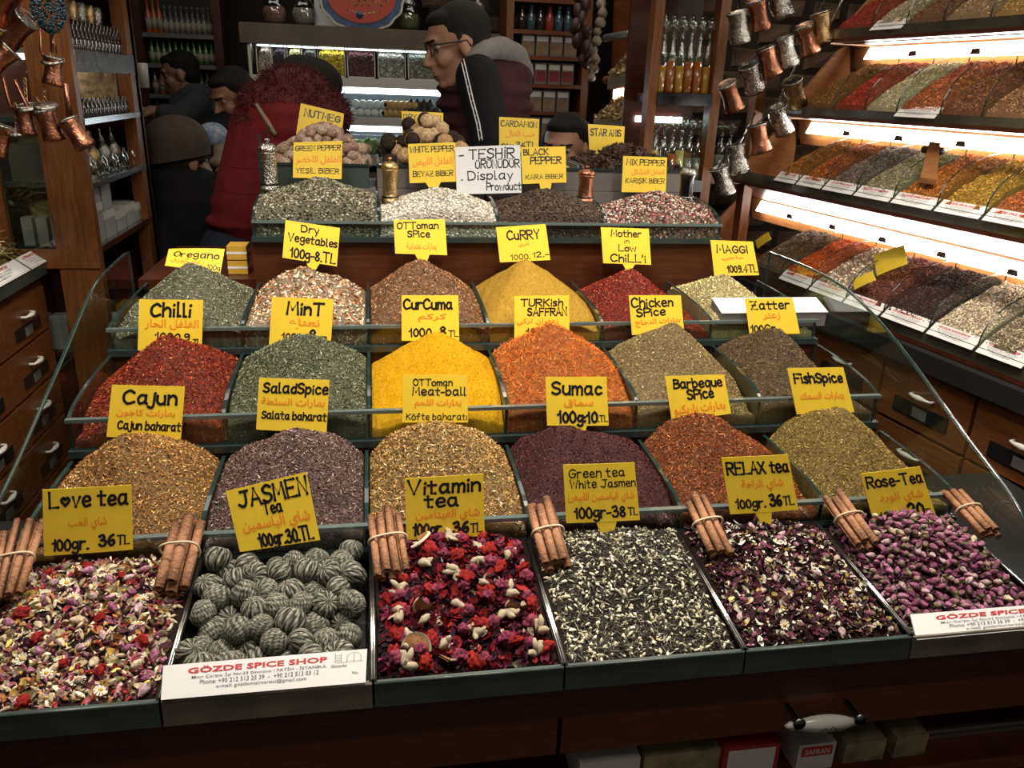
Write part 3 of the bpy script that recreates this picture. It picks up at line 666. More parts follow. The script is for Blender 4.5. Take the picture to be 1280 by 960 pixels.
def tx(k): return XT[k]+.0048, XT[k+1]-.0048
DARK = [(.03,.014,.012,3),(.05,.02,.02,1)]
# love tea
a, b = tx(0)
LOVE = [(.50,.41,.27,3.6),(.62,.54,.39,2),(.26,.03,.035,1.8),(.32,.14,.18,2),(.20,.06,.10,1.6),(.38,.16,.06,1.5),(.19,.15,.06,2),(.6,.38,.1,.5),(.06,.025,.03,2.2)]
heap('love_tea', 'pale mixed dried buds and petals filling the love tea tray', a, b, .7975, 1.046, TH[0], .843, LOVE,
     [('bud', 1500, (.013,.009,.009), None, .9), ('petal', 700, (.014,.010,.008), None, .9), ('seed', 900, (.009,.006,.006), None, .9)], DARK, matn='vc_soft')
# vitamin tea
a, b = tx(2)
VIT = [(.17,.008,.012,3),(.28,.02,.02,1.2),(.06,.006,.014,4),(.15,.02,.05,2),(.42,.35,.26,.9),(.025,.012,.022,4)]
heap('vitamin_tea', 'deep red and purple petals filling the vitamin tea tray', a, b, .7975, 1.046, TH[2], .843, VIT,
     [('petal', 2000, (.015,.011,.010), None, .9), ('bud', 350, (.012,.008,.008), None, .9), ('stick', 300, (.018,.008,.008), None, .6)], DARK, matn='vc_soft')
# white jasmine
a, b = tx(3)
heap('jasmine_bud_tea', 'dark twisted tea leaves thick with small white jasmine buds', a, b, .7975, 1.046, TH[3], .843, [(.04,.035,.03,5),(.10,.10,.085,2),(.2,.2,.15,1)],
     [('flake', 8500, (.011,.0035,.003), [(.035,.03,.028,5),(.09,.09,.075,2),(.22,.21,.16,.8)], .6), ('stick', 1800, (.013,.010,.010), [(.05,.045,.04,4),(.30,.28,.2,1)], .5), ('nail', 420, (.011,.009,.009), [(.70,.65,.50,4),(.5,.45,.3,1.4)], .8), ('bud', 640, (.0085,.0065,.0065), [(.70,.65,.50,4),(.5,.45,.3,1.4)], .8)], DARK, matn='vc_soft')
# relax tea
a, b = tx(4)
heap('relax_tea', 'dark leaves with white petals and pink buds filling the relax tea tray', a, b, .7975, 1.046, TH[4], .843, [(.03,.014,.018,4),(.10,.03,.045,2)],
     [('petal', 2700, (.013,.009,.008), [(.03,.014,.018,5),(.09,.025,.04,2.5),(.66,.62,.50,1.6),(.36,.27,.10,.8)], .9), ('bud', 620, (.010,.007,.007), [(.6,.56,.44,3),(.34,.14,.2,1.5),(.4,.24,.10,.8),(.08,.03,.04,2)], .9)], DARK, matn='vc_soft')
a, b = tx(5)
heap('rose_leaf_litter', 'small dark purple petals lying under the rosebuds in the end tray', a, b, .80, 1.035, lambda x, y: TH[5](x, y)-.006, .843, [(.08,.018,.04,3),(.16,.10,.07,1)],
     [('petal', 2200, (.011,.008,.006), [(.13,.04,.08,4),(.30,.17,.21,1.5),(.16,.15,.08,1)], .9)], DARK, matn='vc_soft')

def place(name, me, pos, rot, sc, label, cat, group):
    o = link(name, me, None, pos, rot, sc); return tag(o, label, cat, group)
rot3 = lambda: (random.uniform(0, 6.28), random.uniform(-.6, .6), random.uniform(0, 6.28))
def budmesh(c1, c2, green=(.16,.17,.08), k=0):
    """rosebud, about 14 mm: layered petals and a calyx"""
    r = np.random.default_rng(k); V = []; Fc = []; Cc = []
    n = 10; prof = [(-.0080, .0004), (-.0066, .0024), (-.0035, .0044), (0, .0050), (.0038, .0040), (.0072, .0020), (.0092, .0005)]
    for j, (x, rr) in enumerate(prof):
        for i in range(n):
            a = 2*math.pi*i/n+.28*j; q = rr*(1+.18*math.sin(3*a+j)) ; V.append((x+.0006*math.cos(3*a), q*math.cos(a), q*math.sin(a)))
            mix = .5+.5*math.sin(3*a+1.5*j); c = green if j < 2 else tuple(c1[t]*(1-mix)+c2[t]*mix for t in range(3)); Cc.append(c)
    for j in range(len(prof)-1):
        for i in range(n): Fc.append((j*n+i, j*n+(i+1) % n, (j+1)*n+(i+1) % n, (j+1)*n+i))
    b = len(V)
    for q in range(5):      # sepals
        a = 2*math.pi*q/5; d = np.array([0, math.cos(a), math.sin(a)]); t = np.array([0, -math.sin(a), math.cos(a)])
        V += [tuple(np.array([-.007, 0, 0])+d*.002-t*.001), tuple(np.array([-.007, 0, 0])+d*.002+t*.001), tuple(np.array([-.001, 0, 0])+d*.0066)]
        Fc.append((b+3*q, b+3*q+1, b+3*q+2)); Cc += [green]*3
    return rawmesh('rosebud', V, Fc, M['vc_soft'], smooth=True, col=np.array(Cc))
RB = [budmesh((.20,.05,.12), (.42,.21,.29), k=1), budmesh((.13,.03,.07), (.30,.11,.19), k=2), budmesh((.34,.19,.24), (.56,.43,.43), k=3), budmesh((.08,.02,.045), (.24,.08,.15), k=4), budmesh((.5,.40,.28), (.62,.5,.35), k=5)]
def sprinkle(k, n, margin=.006, dmin=.011, y0=.806, y1=1.03, tries=40):
    pts = []; x0, x1 = XT[k]+.012+margin, XT[k+1]-.012-margin
    for _ in range(n):
        best = None
        for _t in range(tries):
            q = (random.uniform(x0, x1), random.uniform(y0, y1)); d = min([math.hypot(q[0]-p[0], q[1]-p[1]) for p in pts] or [9])
            if best is None or d > best[0]: best = (d, q)
            if d > dmin: break
        pts.append(best[1])
    return pts
for lay in (0, 1):
    for q in sprinkle(5, 150, dmin=.0135):
        z = float(TH[5](np.array(q[0]), np.array(q[1])))+.001+lay*.006
        place('rosebud', random.choices(RB, (4, 4, 2, 3, .4))[0], (q[0], q[1], z), rot3(), random.uniform(.72, 1.05), 'dried purple rosebud heaped in the tray with the rose tea card', 'rosebud', 'rosebuds in the end tray')
for q in sprinkle(0, 46, dmin=.024):
    place('rosebud', random.choice(RB[:3]+RB[4:]), (q[0], q[1], float(TH[0](np.array(q[0]), np.array(q[1])))+.005), rot3(), random.uniform(.9, 1.25), 'dried pink rosebud among the pale love tea flowers', 'rosebud', 'rosebuds in the love tea')
for q in sprinkle(4, 48, dmin=.022):
    place('rosebud', random.choice(RB[:4]), (q[0], q[1], float(TH[4](np.array(q[0]), np.array(q[1])))+.004), rot3(), random.uniform(.75, 1.05), 'dried pink rosebud among the dark relax tea leaves', 'rosebud', 'rosebuds in the relax tea')
# striped tea balls
def ballmesh(k):
    r = np.random.default_rng(50+k); n, mm_ = 64, 16; V = [(0, 0, -1)]; Cc = [(.05, .05, .045)]
    ph = r.uniform(0, 6, 8); tw = r.uniform(-1.6, 1.6)
    for j in range(1, mm_):
        th = math.pi*j/mm_
        for i in range(n):
            a = 2*math.pi*i/n; u = a + tw*th*.5
            w_ = math.sin(11*u+ph[0]+2.2*math.sin(2*th+ph[1]))*.45+.4*math.sin(19*u+ph[2]+2.6*math.sin(1.5*th+ph[3]))+.3*math.sin(29*u+ph[5])
            rr = (1+.035*w_+.04*math.sin(2*a+ph[4])) * (1-.10*(th > 2.7))
            V.append((rr*math.sin(th)*math.cos(a), rr*math.sin(th)*math.sin(a), -rr*.95*math.cos(th)))
            t = max(0, min(1, .5+.75*w_ + r.uniform(-.25, .25))); Cc.append(tuple(np.array((.012,.014,.013))*(1-t)+np.array((.34,.33,.275))*t*t))
    V.append((0, 0, .9)); Cc.append((.04, .04, .035)); Fc = []
    for i in range(n): Fc.append((0, 1+(i+1) % n, 1+i)); Fc.append((len(V)-1, 1+(mm_-2)*n+i, 1+(mm_-2)*n+(i+1) % n))
    for j in range(mm_-2):
        for i in range(n): a = 1+j*n; Fc.append((a+i, a+(i+1) % n, a+n+(i+1) % n, a+n+i))
    return rawmesh('tea_ball', np.array(V)*.0165, Fc, M['vc_soft'], smooth=True, col=np.array(Cc))
TB = [ballmesh(k) for k in range(5)]
bx('tray_liner', XT[1]+.009, XT[2]-.009, .797, 1.038, .8425, .846, M['black']); tag(bpy.data.objects['tray_liner'], 'black liner sheet under the striped tea balls', 'liner')
balls = []
for lay in range(2):
    for j in range(8):
        for i in range(7):
            x = XT[1]+.024+i*.0318+(.0155 if (j+lay) % 2 else 0)+random.uniform(-.004, .004); y = .818+j*.0295+lay*.011+random.uniform(-.004, .004)
            if x > XT[2]-.020 or y > 1.035: continue
            if lay == 1 and random.random() < (.62 if y < .90 else .12): continue
            z = .862+(y-.8)*.10+lay*.021+random.uniform(-.002, .003)+.012*math.exp(-((x-.36)/.07)**2-((y-.98)/.06)**2)
            place('tea_ball', TB[random.randrange(5)], (x, y, z), (random.uniform(-1.2, 1.2), random.uniform(-1.2, 1.2), random.uniform(0, 6.28)), random.uniform(.98, 1.2), 'dark and white striped rolled tea ball in the cream fronted tray', 'tea ball', 'striped tea balls')
# big pieces of the vitamin tea
def lumpy(name, n_, base, tipc, r, seed, spike=.3, sq=(1, 1, 1)):
    rr = np.random.default_rng(seed); V, Fc = icos(); V = list(map(tuple, V)); Fc = [tuple(f) for f in Fc]
    for _ in range(n_):
        mid = {}; NF = []
        def md(a, b):
            k = (min(a, b), max(a, b))
            if k not in mid: v = (np.array(V[a])+V[b])/2; V.append(tuple(v/np.linalg.norm(v))); mid[k] = len(V)-1
            return mid[k]
        for a, b, c in Fc:
            x, y, z = md(a, b), md(b, c), md(c, a); NF += [(a, x, z), (b, y, x), (c, z, y), (x, y, z)]
        Fc = NF
    Vn = np.array(V); s = 1+spike*rr.uniform(-1, 1, len(Vn)); t = np.clip((s-1)/spike*.5+.5, 0, 1)[:, None]
    return rawmesh(name, Vn*s[:, None]*r*np.array(sq), np.array(Fc), M['vc_soft'], col=np.array(base)*(1-t)+np.array(tipc)*t)
RED = [lumpy('red_flower', 2, (.05,.003,.004), (.30,.018,.014), .0100, k, .35, (1.25, 1, .7)) for k in range(3)]
PUR = [lumpy('purple_flower', 2, (.05,.005,.015), (.25,.05,.09), .0078, k+9, .35) for k in range(3)]
def rootmesh(k):
    r = random.Random(k); mb = MB(); n = 7; L = .028
    pts = [(L*(i/n-.5), .004*math.sin(i*1.1+k), .003*math.cos(i*.9+k)) for i in range(n+1)]
    mb.tube(pts, [.0015, .0040, .0056, .0036, .0048, .0052, .0034, .0012], 8)
    mb.tube([pts[3], (pts[3][0]+.005, pts[3][1]+.012, .004), (pts[3][0]+.008, pts[3][1]+.017, .005)], [.0045, .004, .0015], 7); return mb.mesh('root_piece', M['root'])
M['root'] = mat('dried_root', (.44, .36, .25), .8, noise=.4, nscale=90, bump=.5, bscale=150)
M['peel'] = mat('orange_peel', (.34, .15, .055), .7, noise=.4, nscale=70, bump=.5, bscale=150)
M['pith'] = mat('orange_pith', (.62, .5, .36), .8)
def slicemesh(k):
    r = random.Random(k); V = []; Fc = []; n = 14; R_ = .021
    for d in (0, 1):
        V.append((0, 0, .002*d))
        for i in range(n+1):
            a = math.pi*1.15*i/n; V.append((R_*math.cos(a), R_*math.sin(a), .002*d+.009*(i/n-.5)**2*2)); V.append((R_*.86*math.cos(a), R_*.86*math.sin(a), .002*d+.0015+.009*(i/n-.5)**2*2))
    o = 1+2*(n+1); mi = []
    for i in range(n):
        a = 1+2*i
        Fc += [(0, a+1, a+3), (a+1, a, a+2, a+3)]; mi += [0, 1]
        Fc += [(o, o+a+1, o+a+3), (o+a+1, o+a, o+a+2, o+a+3), (a, o+a, o+a+2, a+2)]; mi += [0, 1, 1]
    return rawmesh('orange_slice', V, Fc, [M['peel'], M['pith']], mi)
RT = [rootmesh(k) for k in range(3)]; SL = [slicemesh(k) for k in range(2)]
def scat(name, ms, k, n, dmin, lift, lab, cat, grp, smin=.85, smax=1.2, pts=None):
    for q in (pts or sprinkle(k, n, .008, dmin)):
        place(name, random.choice(ms), (q[0], q[1], float(TH[k](np.array(q[0]), np.array(q[1])))+lift), rot3(), random.uniform(smin, smax), lab, cat, grp)
scat('red_flower', RED, 2, 26, .035, .007, 'crinkled bright red dried flower head in the vitamin tea', 'dried flower', 'red flower heads in the vitamin tea')
scat('purple_flower', PUR, 2, 34, .026, .009, 'round magenta dried flower head in the vitamin tea', 'dried flower', 'magenta flower heads in the vitamin tea')
scat('root_piece', RT, 2, 22, .035, .011, 'knobbly pale dried root piece in the vitamin tea', 'root', 'dried root pieces in the vitamin tea')
def pxt(k, l, dz=.02):
    out = []
    for p in l:
        q = at(*p, Z=.885+dz*0); out.append((q[0], q[1]))
    return out
scat('orange_slice', SL, 2, 5, .06, .013, 'curled slice of dried orange peel in the vitamin tea', 'orange slice', 'dried orange slices', pts=pxt(2, [(537, 775), (548, 818), (520, 812), (650, 770), (525, 710)]))
scat('red_flower', RED, 0, 12, .05, .006, 'crimson dried flower head at the back of the love tea', 'dried flower', 'red flower heads in the love tea', .6, .9)
M['stigma'] = mat('daisy_yellow', (.55, .33, .05), .8)
def daisy():
    mb = MB(); 
    for i in range(10):
        a = 2*math.pi*i/10; d = np.array([math.cos(a), math.sin(a), 0]); t = np.array([-math.sin(a), math.cos(a), 0])
        mb.add([d*.002-t*.0008, d*.002+t*.0008, d*.0085+t*.0018+(0,0,.002), d*.0085-t*.0018+(0,0,.002)], [(0,1,2,3)], 0)
    mb.lathe([(.0001, -.001), (.003, 0), (.0028, .002), (.0001, .003)], (0,0,0), 8, 1); return mb.mesh('daisy_flower', [M['pith2'], M['stigma']])
M['pith2'] = mat('dried_white_petal', (.68, .62, .5), .8)
DA = [daisy()]
scat('daisy_flower', DA, 0, 40, .026, .007, 'small cream dried daisy in the love tea', 'dried flower', 'dried daisies in the love tea', .7, 1.1)
scat('daisy_flower', DA, 4, 26, .026, .006, 'small cream dried daisy in the relax tea', 'dried flower', 'dried daisies in the relax tea', .6, .9)

# ------------------------------------------------------------------ cinnamon bundles
def quill(mb, p, q, r, seed):
    p, q = np.array(p, float), np.array(q, float); d = (q-p)/np.linalg.norm(q-p); a = np.cross(d, (0, 0, 1.0)); a /= np.linalg.norm(a); b = np.cross(d, a)
    rd = random.Random(seed); a0 = rd.uniform(0, 6.28); prof = []
    for i in range(17):       # a double scroll
        t = i/16; an = a0 + t*math.pi*2.35; rr = r*(1-.42*t); prof.append((an, rr))
    ring = [(an, rr) for an, rr in prof] + [(an, rr-r*.13) for an, rr in prof[::-1]]; n = len(ring); V = []
    for P_ in (p, (p+q)/2+a*rd.uniform(-.001, .001), q):
        for an, rr in ring: V.append(P_+rr*(a*math.cos(an)+b*math.sin(an)))
    for k in range(2):
        F_ = []; 
        for i in range(n): F_.append((k*n+i, k*n+(i+1) % n, (k+1)*n+(i+1) % n, (k+1)*n+i))
        if k == 0: mb.add(V, F_, 0, True)
        else: mb.f += [tuple(len(mb.v)-len(V)+i for i in f) for f in F_]; mb.m += [0]*n; mb.sm += [True]*n
    base = len(mb.v)-len(V)
    for k in (0, 2):
        h = n//2
        for i in range(h-1): mb.f.append((base+k*n+i, base+k*n+i+1, base+k*n+n-2-i, base+k*n+n-1-i)); mb.m.append(1); mb.sm.append(False)
    # recessed dark disc, its colour stands for the shade inside the hollow
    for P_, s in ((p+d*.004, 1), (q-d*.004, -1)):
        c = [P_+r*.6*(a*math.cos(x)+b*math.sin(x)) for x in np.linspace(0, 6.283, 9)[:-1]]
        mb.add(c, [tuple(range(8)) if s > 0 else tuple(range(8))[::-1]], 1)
bund = [((30,668),(8,752),7,.82,'thick bundle of cinnamon sticks cut by the picture edge, above the love tea'),((236,660),(214,742),4,1.25,'bundle of fat cinnamon sticks between the love tea and the tea balls'),((480,650),(490,724),7,1,'bundle of cinnamon sticks between the tea balls and the vitamin tea'),
 ((678,641),(698,712),6,1,'bundle of cinnamon sticks between the vitamin tea and the jasmine buds'),((872,632),(903,702),6,1.0,'bundle of cinnamon sticks between the jasmine buds and the relax tea'),((1045,630),(1084,692),6,1.0,'bundle of cinnamon sticks between the relax tea and the rosebuds'),((1192,622),(1238,672),6,.9,'bundle of cinnamon sticks at the far end beside the rosebuds')]
for i, (pt, pb, n, sc, lab) in enumerate(bund):
    p, q = at(*pt, Y=1.052), at(*pb, Y=.955); q[2] = max(q[2], .905); p = p+(p-q)*.06
    d = (q-p)/np.linalg.norm(q-p); a = np.cross(d, (0, 0, 1.0)); a /= np.linalg.norm(a); b = np.cross(a, d)
    if b[2] < 0: b = -b
    r = .0068*sc; t = thing('cinnamon_bundle', lab, 'cinnamon', tuple(q), 'cinnamon bundles between the tea trays')
    lay = {7: [(-1.1*2, 0), (-.0, 0), (2.1, 0), (-3.2, 1.0), (-1.05, 1.85), (1.1, 1.85), (3.0, 1.3)], 6: [(-2.1, 0), (0, 0), (2.1, 0), (-1.05, 1.8), (1.1, 1.85), (3.1, 1.2)], 4: [(-2.1, 0), (0, 0), (2.1, 0), (-.3, 1.85)]}[n]
    for j, (u, v) in enumerate(lay):
        u *= .93; s0 = random.uniform(-.010, .008); s1 = random.uniform(-.006, .004); w0 = .35 if n == 7 and i == 0 else .0
        P_ = p+a*u*r*(1+w0)+b*(v*r+r*.4)+d*s0; Q_ = q+a*u*r*(1-w0*.3)+b*(v*r+r*.4)+d*s1
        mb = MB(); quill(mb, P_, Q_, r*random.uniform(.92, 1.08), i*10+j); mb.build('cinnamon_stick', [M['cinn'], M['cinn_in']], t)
    cpt = p+(q-p)*.46; us = [l[0]*.93*r for l in lay]; hw = (max(us)-min(us))/2+r*1.12; cu = (max(us)+min(us))/2; vh = (.95*r+1.3*r*(n > 3))
    loop = []
    for x in np.linspace(0, 2*math.pi, 25)[:-1]:
        ca, sa = math.cos(x), math.sin(x)
        loop.append(cpt+a*(cu+hw*math.copysign(abs(ca)**.75, ca))+b*(r*1.3+vh*math.copysign(abs(sa)**.75, sa))+d*.0015*math.sin(2*x))
    MB().tube(loop, .0017, 6, closed=True).build('rubber_band', M['twine'], t)

# ------------------------------------------------------------------ price cards
G1 = 'yellow handwritten price cards'
ST = (.42, .66, .46, .62, .2)
O_ = 'yellow handwritten card reading '
card([(53,612),(164,606),(166,687),(55,695)], 1.035, [('L♥ve tea',.08,.95,.72,.22,.95),('100gr.',.10,.50,.07,.17),('36',.63,.79,.10,.17,1.2),('TL',.83,.96,.10,.13)], [('شاي الحب',.28,.72,.36,.55)], O_+'Love tea, in front of the golden brown pile', group=G1)
card([(282,614),(383,590),(400,675),(300,690)], 1.01, [('JASMEN',.12,.96,.70,.24),('Tea',.40,.62,.52,.16),('100gr.30.TL',.26,.93,.04,.19)], [('شاي الياسمين',.10,.94,.24,.48)], O_+'JASMEN Tea, tilted over the striped tea balls', group=G1, tilt=.03)
card([(506,598),(604,592),(606,670),(508,675)], 1.03, [('Vitamin',.04,.95,.74,.20,1.1),('tea',.25,.66,.52,.19,1.1),('100gr.',.09,.47,.07,.19),('36',.60,.78,.08,.19,1.2),('TL',.82,.96,.08,.13)], [('شاي الفيتامين',.12,.94,.27,.47)], O_+'Vitamin tea, above the red flower tray', group=G1)
card([(704,581),(793,578),(800,650),(708,654)], 1.03, [('Green tea',.07,.84,.78,.14,.8),('White Jasmen',.08,.98,.60,.13,.8),('100gr-38',.12,.80,.08,.18),('TL',.85,.97,.10,.12)], [('شاي الياسمين الابيض',.04,.95,.32,.52)], O_+'Green tea White Jasmen', (.40,.68,.46,.60,.27), group=G1)
card([(902,572),(985,568),(998,637),(913,643)], 1.03, [('RELAX tea',.05,.96,.70,.20),('100gr.',.10,.52,.10,.16),('36',.60,.76,.11,.19,1.2),('TL',.80,.95,.11,.15)], [('شاي الراحة',.22,.85,.38,.60)], O_+'RELAX tea, above the dark mixed tea', (.36,.60,.42,.56,.22), group=G1)
card([(1076,592),(1150,583),(1172,650),(1093,657)], 1.03, [('Rose-Tea',.05,.96,.72,.19),('100g.',.12,.50,.08,.17,.8),('20',.58,.82,.13,.24,1.2),('TL',.84,.98,.10,.12)], [('شاي الورد',.18,.90,.38,.60)], O_+'Rose-Tea, standing over the purple rosebuds', group=G1)
card([(140,481),(231,483),(226,550),(133,546)], 1.268, [('Cajun',.18,.90,.66,.24,1.15),('Cajun baharat',.14,.98,.17,.15)], [('بهارات كاجون',.10,.90,.40,.56)], O_+'Cajun, between the chilli and golden brown piles', group=G1)
card([(324,472),(412,475),(408,541),(320,537)], 1.268, [('SaladSpice',.07,.98,.73,.18),('Salata baharat',.07,.98,.23,.14)], [('بهارات السلطة',.05,.95,.46,.64)], O_+'Salad Spice, in front of the mint pile', group=G1)
card([(504,468),(584,469),(585,528),(503,528)], 1.268, [('OTToman',.16,.76,.78,.13,.9),('Meat-ball',.15,.97,.58,.16,.9),('Köfte baharatı',.06,.98,.06,.13,.75)], [('بهارات اللحم',.18,.90,.30,.50)], O_+'Ottoman Meat-ball, in front of the turmeric pile', group=G1)
card([(682,471),(758,471),(761,532),(684,532)], 1.268, [('Sumac',.10,.90,.65,.24,1.1),('100g:10',.18,.80,.07,.22,1.1),('.TL',.83,.98,.09,.12)], [('سماق',.28,.76,.38,.56)], O_+'Sumac, above the dark maroon pile', (.38,.64,.42,.60,.14), group=G1)
card([(831,470),(905,468),(914,517),(840,527)], 1.268, [('Barbeque',.12,.93,.72,.20),('SPice',.32,.75,.46,.22)], [('بهارات باربكيو',.06,.92,.10,.36)], O_+'Barbeque SPice, behind the rust red pile', group=G1)
card([(984,460),(1054,459),(1068,515),(996,518)], 1.268, [('FishSpice',.08,.92,.68,.20,1.1)], [('بهارات السمك',.12,.88,.28,.48)], O_+'Fish Spice, in front of the brown zaatar pile', group=G1)
card([(174,374),(254,375),(252,440),(172,438)], 1.522, [('Chilli',.19,.80,.68,.25,1.15),('1000.9',.27,.80,.22,.14),('.TL',.84,.98,.12,.12)], [('الفلفل الحار',.10,.94,.42,.62)], O_+'Chilli, behind the bright red pile', group=G1)
card([(340,371),(417,374),(413,438),(336,433)], 1.522, [('MinT',.26,.84,.68,.22,1.15),('1000',.20,.52,.16,.14),('8',.64,.74,.18,.2),('.TL',.80,.97,.12,.14)], [('نعناع',.30,.80,.38,.60)], O_+'MinT, above the grey green pile', group=G1)
card([(502,369),(573,369),(574,426),(502,426)], 1.522, [('CurCuma',.04,.88,.70,.20,1.1),('1000',.14,.5,.1,.18),('8',.66,.76,.12,.2),('TL',.82,.98,.1,.12)], [('كركم',.28,.78,.42,.60)], O_+'CurCuma, above the yellow turmeric pile', group=G1)
card([(643,370),(711,369),(712,423),(643,423)], 1.522, [('TURKish',.12,.88,.76,.16),('SAFFRAN',.24,.95,.54,.17),('100',.22,.48,.04,.2)], [('زعفران تركي',.04,.80,.30,.48)], O_+'TURKish SAFFRAN, above the saffron thread pile', group=G1)
card([(786,369),(851,369),(855,412),(790,419)], 1.522, [('Chicken',.04,.82,.70,.22),('SPice',.12,.66,.46,.2)], [('بهارات الدجاج',.08,.95,.18,.38)], O_+'Chicken SPice, above the beige pile', group=G1)
card([(931,373),(991,372),(1000,417),(937,418)], 1.522, [('Zatter',.10,.88,.70,.22),('100Gr.',.04,.55,.06,.2)], [('زعتر',.30,.66,.38,.60)], O_+'Zatter, in front of the white card box', group=G1)
card([(211,311),(281,311),(275,343),(206,332)], 1.80, [('Oregano',.12,.92,.56,.26,.9),('100g',.74,.98,.12,.2,.7)], [('زعتر الورق',.08,.68,.22,.5)], O_+'Oregano, leaning far back behind the grey green pile', group=G1, tilt=.06, hwk=.03)
card([(357,275),(425,285),(421,333),(353,322)], 1.80, [('Dry',.30,.62,.76,.17),('Vegetables',.08,.97,.48,.19),('100g-8.TL',.14,.96,.06,.24)], [], O_+'Dry Vegetables, on a tongue above the chopped vegetables', (.42,.68,.50,.62,.18), group=G1)
card([(492,275),(556,274),(559,319),(494,317)], 1.80, [('OTToman',.06,.86,.74,.18),('SPice',.26,.68,.50,.18)], [('بهارات عثمانية',.22,.80,.10,.34)], O_+'Ottoman SPice, on a tongue above the reddish brown pile', (.38,.66,.44,.60,.2), group=G1)
card([(620,284),(682,280),(688,325),(625,328)], 1.80, [('CuRRY',.20,.84,.62,.24),('1000.',.22,.60,.06,.15,.8),('12.-',.66,.98,.10,.14)], [('كاري',.4,.62,.40,.52)], O_+'Curry, in front of the dark cherry riser', group=G1)
card([(751,284),(811,286),(814,331),(754,329)], 1.80, [('Mother',.20,.82,.76,.17),('in',.46,.56,.58,.12,.8),('Low',.34,.70,.36,.17),("ChiLL'i",.16,.88,.06,.2)], [], O_+"Mother in Low Chilli, above the dark red pile", (.40,.66,.46,.58,.16), group=G1)
card([(888,300),(941,302),(949,344),(893,345)], 1.80, [('MAGGI',.12,.82,.66,.2),('1009.4TL',.30,.98,.1,.2,.9)], [('ماجي',.2,.7,.42,.58)], O_+'with five black capitals and 4TL, behind the cream powder', group=G1)
card([(367,178),(428,176),(427,224),(366,222)], 2.04, [('GREEN PEPPER',.04,.96,.76,.13,.9),('YEŞİL BİBER',.06,.94,.14,.13,.85)], [('الفلفل الاخضر',.05,.97,.38,.62)], O_+'GREEN PEPPER, in front of the nutmegs', group=G1)
card([(510,180),(569,178),(571,227),(512,229)], 2.04, [('WHITE PEPPER',.04,.96,.78,.14,.9),('BEYAZ BİBER',.08,.92,.16,.13,.85)], [('الفلفل الابيض',.08,.92,.40,.64)], O_+'WHITE PEPPER, in front of the dried limes', (.34,.66,.40,.6,.13), group=G1)
card([(569,184),(650,181),(652,241),(571,243)], 2.03, [('- TEŞHİR',.06,.90,.74,.2,.8),('ÜRÜNÜDÜR',.30,.98,.54,.16,.8),('. Display',.08,.86,.30,.17,.8),('Prowduct',.46,.99,.07,.15,.8)], [], 'white handwritten sign reading TESHIR ÜRÜNÜDÜR Display Prowduct', None, base='white_card')
card([(651,184),(707,183),(708,228),(653,230)], 2.04, [('BLACK',.06,.60,.78,.16),('PEPPER',.20,.88,.54,.18),('KARA BİBER',.08,.92,.12,.12,.8)], [], O_+'BLACK PEPPER, beside the white sign', (.38,.66,.42,.62,.24), group=G1)
card([(779,195),(834,197),(832,241),(777,240)], 2.04, [('MIX PEPPER',.08,.94,.76,.15,.9),('KARIŞIK BİBER',.08,.96,.26,.13,.8)], [('الفلفل المشكل',.2,.95,.46,.66)], O_+'MIX PEPPER, in front of the star anise tray', group=G1)
card([(376,129),(430,142),(426,176),(370,168)], 2.30, [('NUTMEG',.12,.92,.64,.22),('67.-',.42,.66,.10,.2)], [], O_+'NUTMEG, standing behind the nutmegs', group=G1)
card([(502,139),(554,141),(554,176),(503,172)], 2.30, [('DRY LEMON',.04,.94,.70,.19,.9)], [], O_+'DRY LEMON, standing behind the dried limes', group=G1)
card([(624,146),(674,149),(673,190),(624,190)], 2.30, [('CARDAMON',.04,.94,.74,.16,.9),('100gr.',.04,.4,.12,.13,.8),('36TL',.42,.94,.12,.17)], [('حب الهال',.16,.9,.40,.64)], O_+'CARDAMON, behind the BLACK PEPPER card', group=G1)
card([(735,155),(781,158),(779,195),(737,197)], 2.30, [('STAR ANIS',.06,.90,.66,.2,.9),('16',.56,.7,.16,.18),('TL',.74,.92,.16,.14)], [], O_+'STAR ANIS, standing in the star anise heap', group=G1)

# ------------------------------------------------------------------ shop labels on the front trays
q = [at(204,832,Y=.815), at(459,811,Y=.815), at(457,853,Y=.786), at(201,875,Y=.786)]
shoplabel(q, 'white printed shop label across the front of the striped tea balls', 'printed shop address labels')
q = [at(1138,768,Y=.815), at(1375,749,Y=.815), at(1383,778,Y=.786), at(1146,800,Y=.786)]
shoplabel(q, 'white printed shop label across the front of the purple rosebuds', 'printed shop address labels')
# white card box on the glass edge beside the cream powder
p0, p1 = at(890,374,Y=1.60), at(1019,374,Y=1.60)
wx0, wx1 = p0[0], p1[0]; wz = p0[2]; BY = .022
t = thing('card_box', 'long white and grey card box lying on the upper trough edge', 'box', ((wx0+wx1)/2, 1.55, wz-.05))
MB().hexa([(wx0+.004,1.553,wz-.05),(wx1+.004,1.553,wz-.05),(wx1,1.60,wz-.05),(wx0,1.60,wz-.05),(wx0+.004,1.553,wz-.020),(wx1+.004,1.553,wz-.020),(wx1,1.60,wz),(wx0,1.60,wz)]).build('body', M['greypanel'], t)
MB().slab([(wx0+.004,1.551,wz-.019),(wx1+.006,1.551,wz-.019),(wx1+.002,1.601,wz+.001),(wx0,1.601,wz+.001)], (0,0,.0015)).build('lid', M['paper'], t)

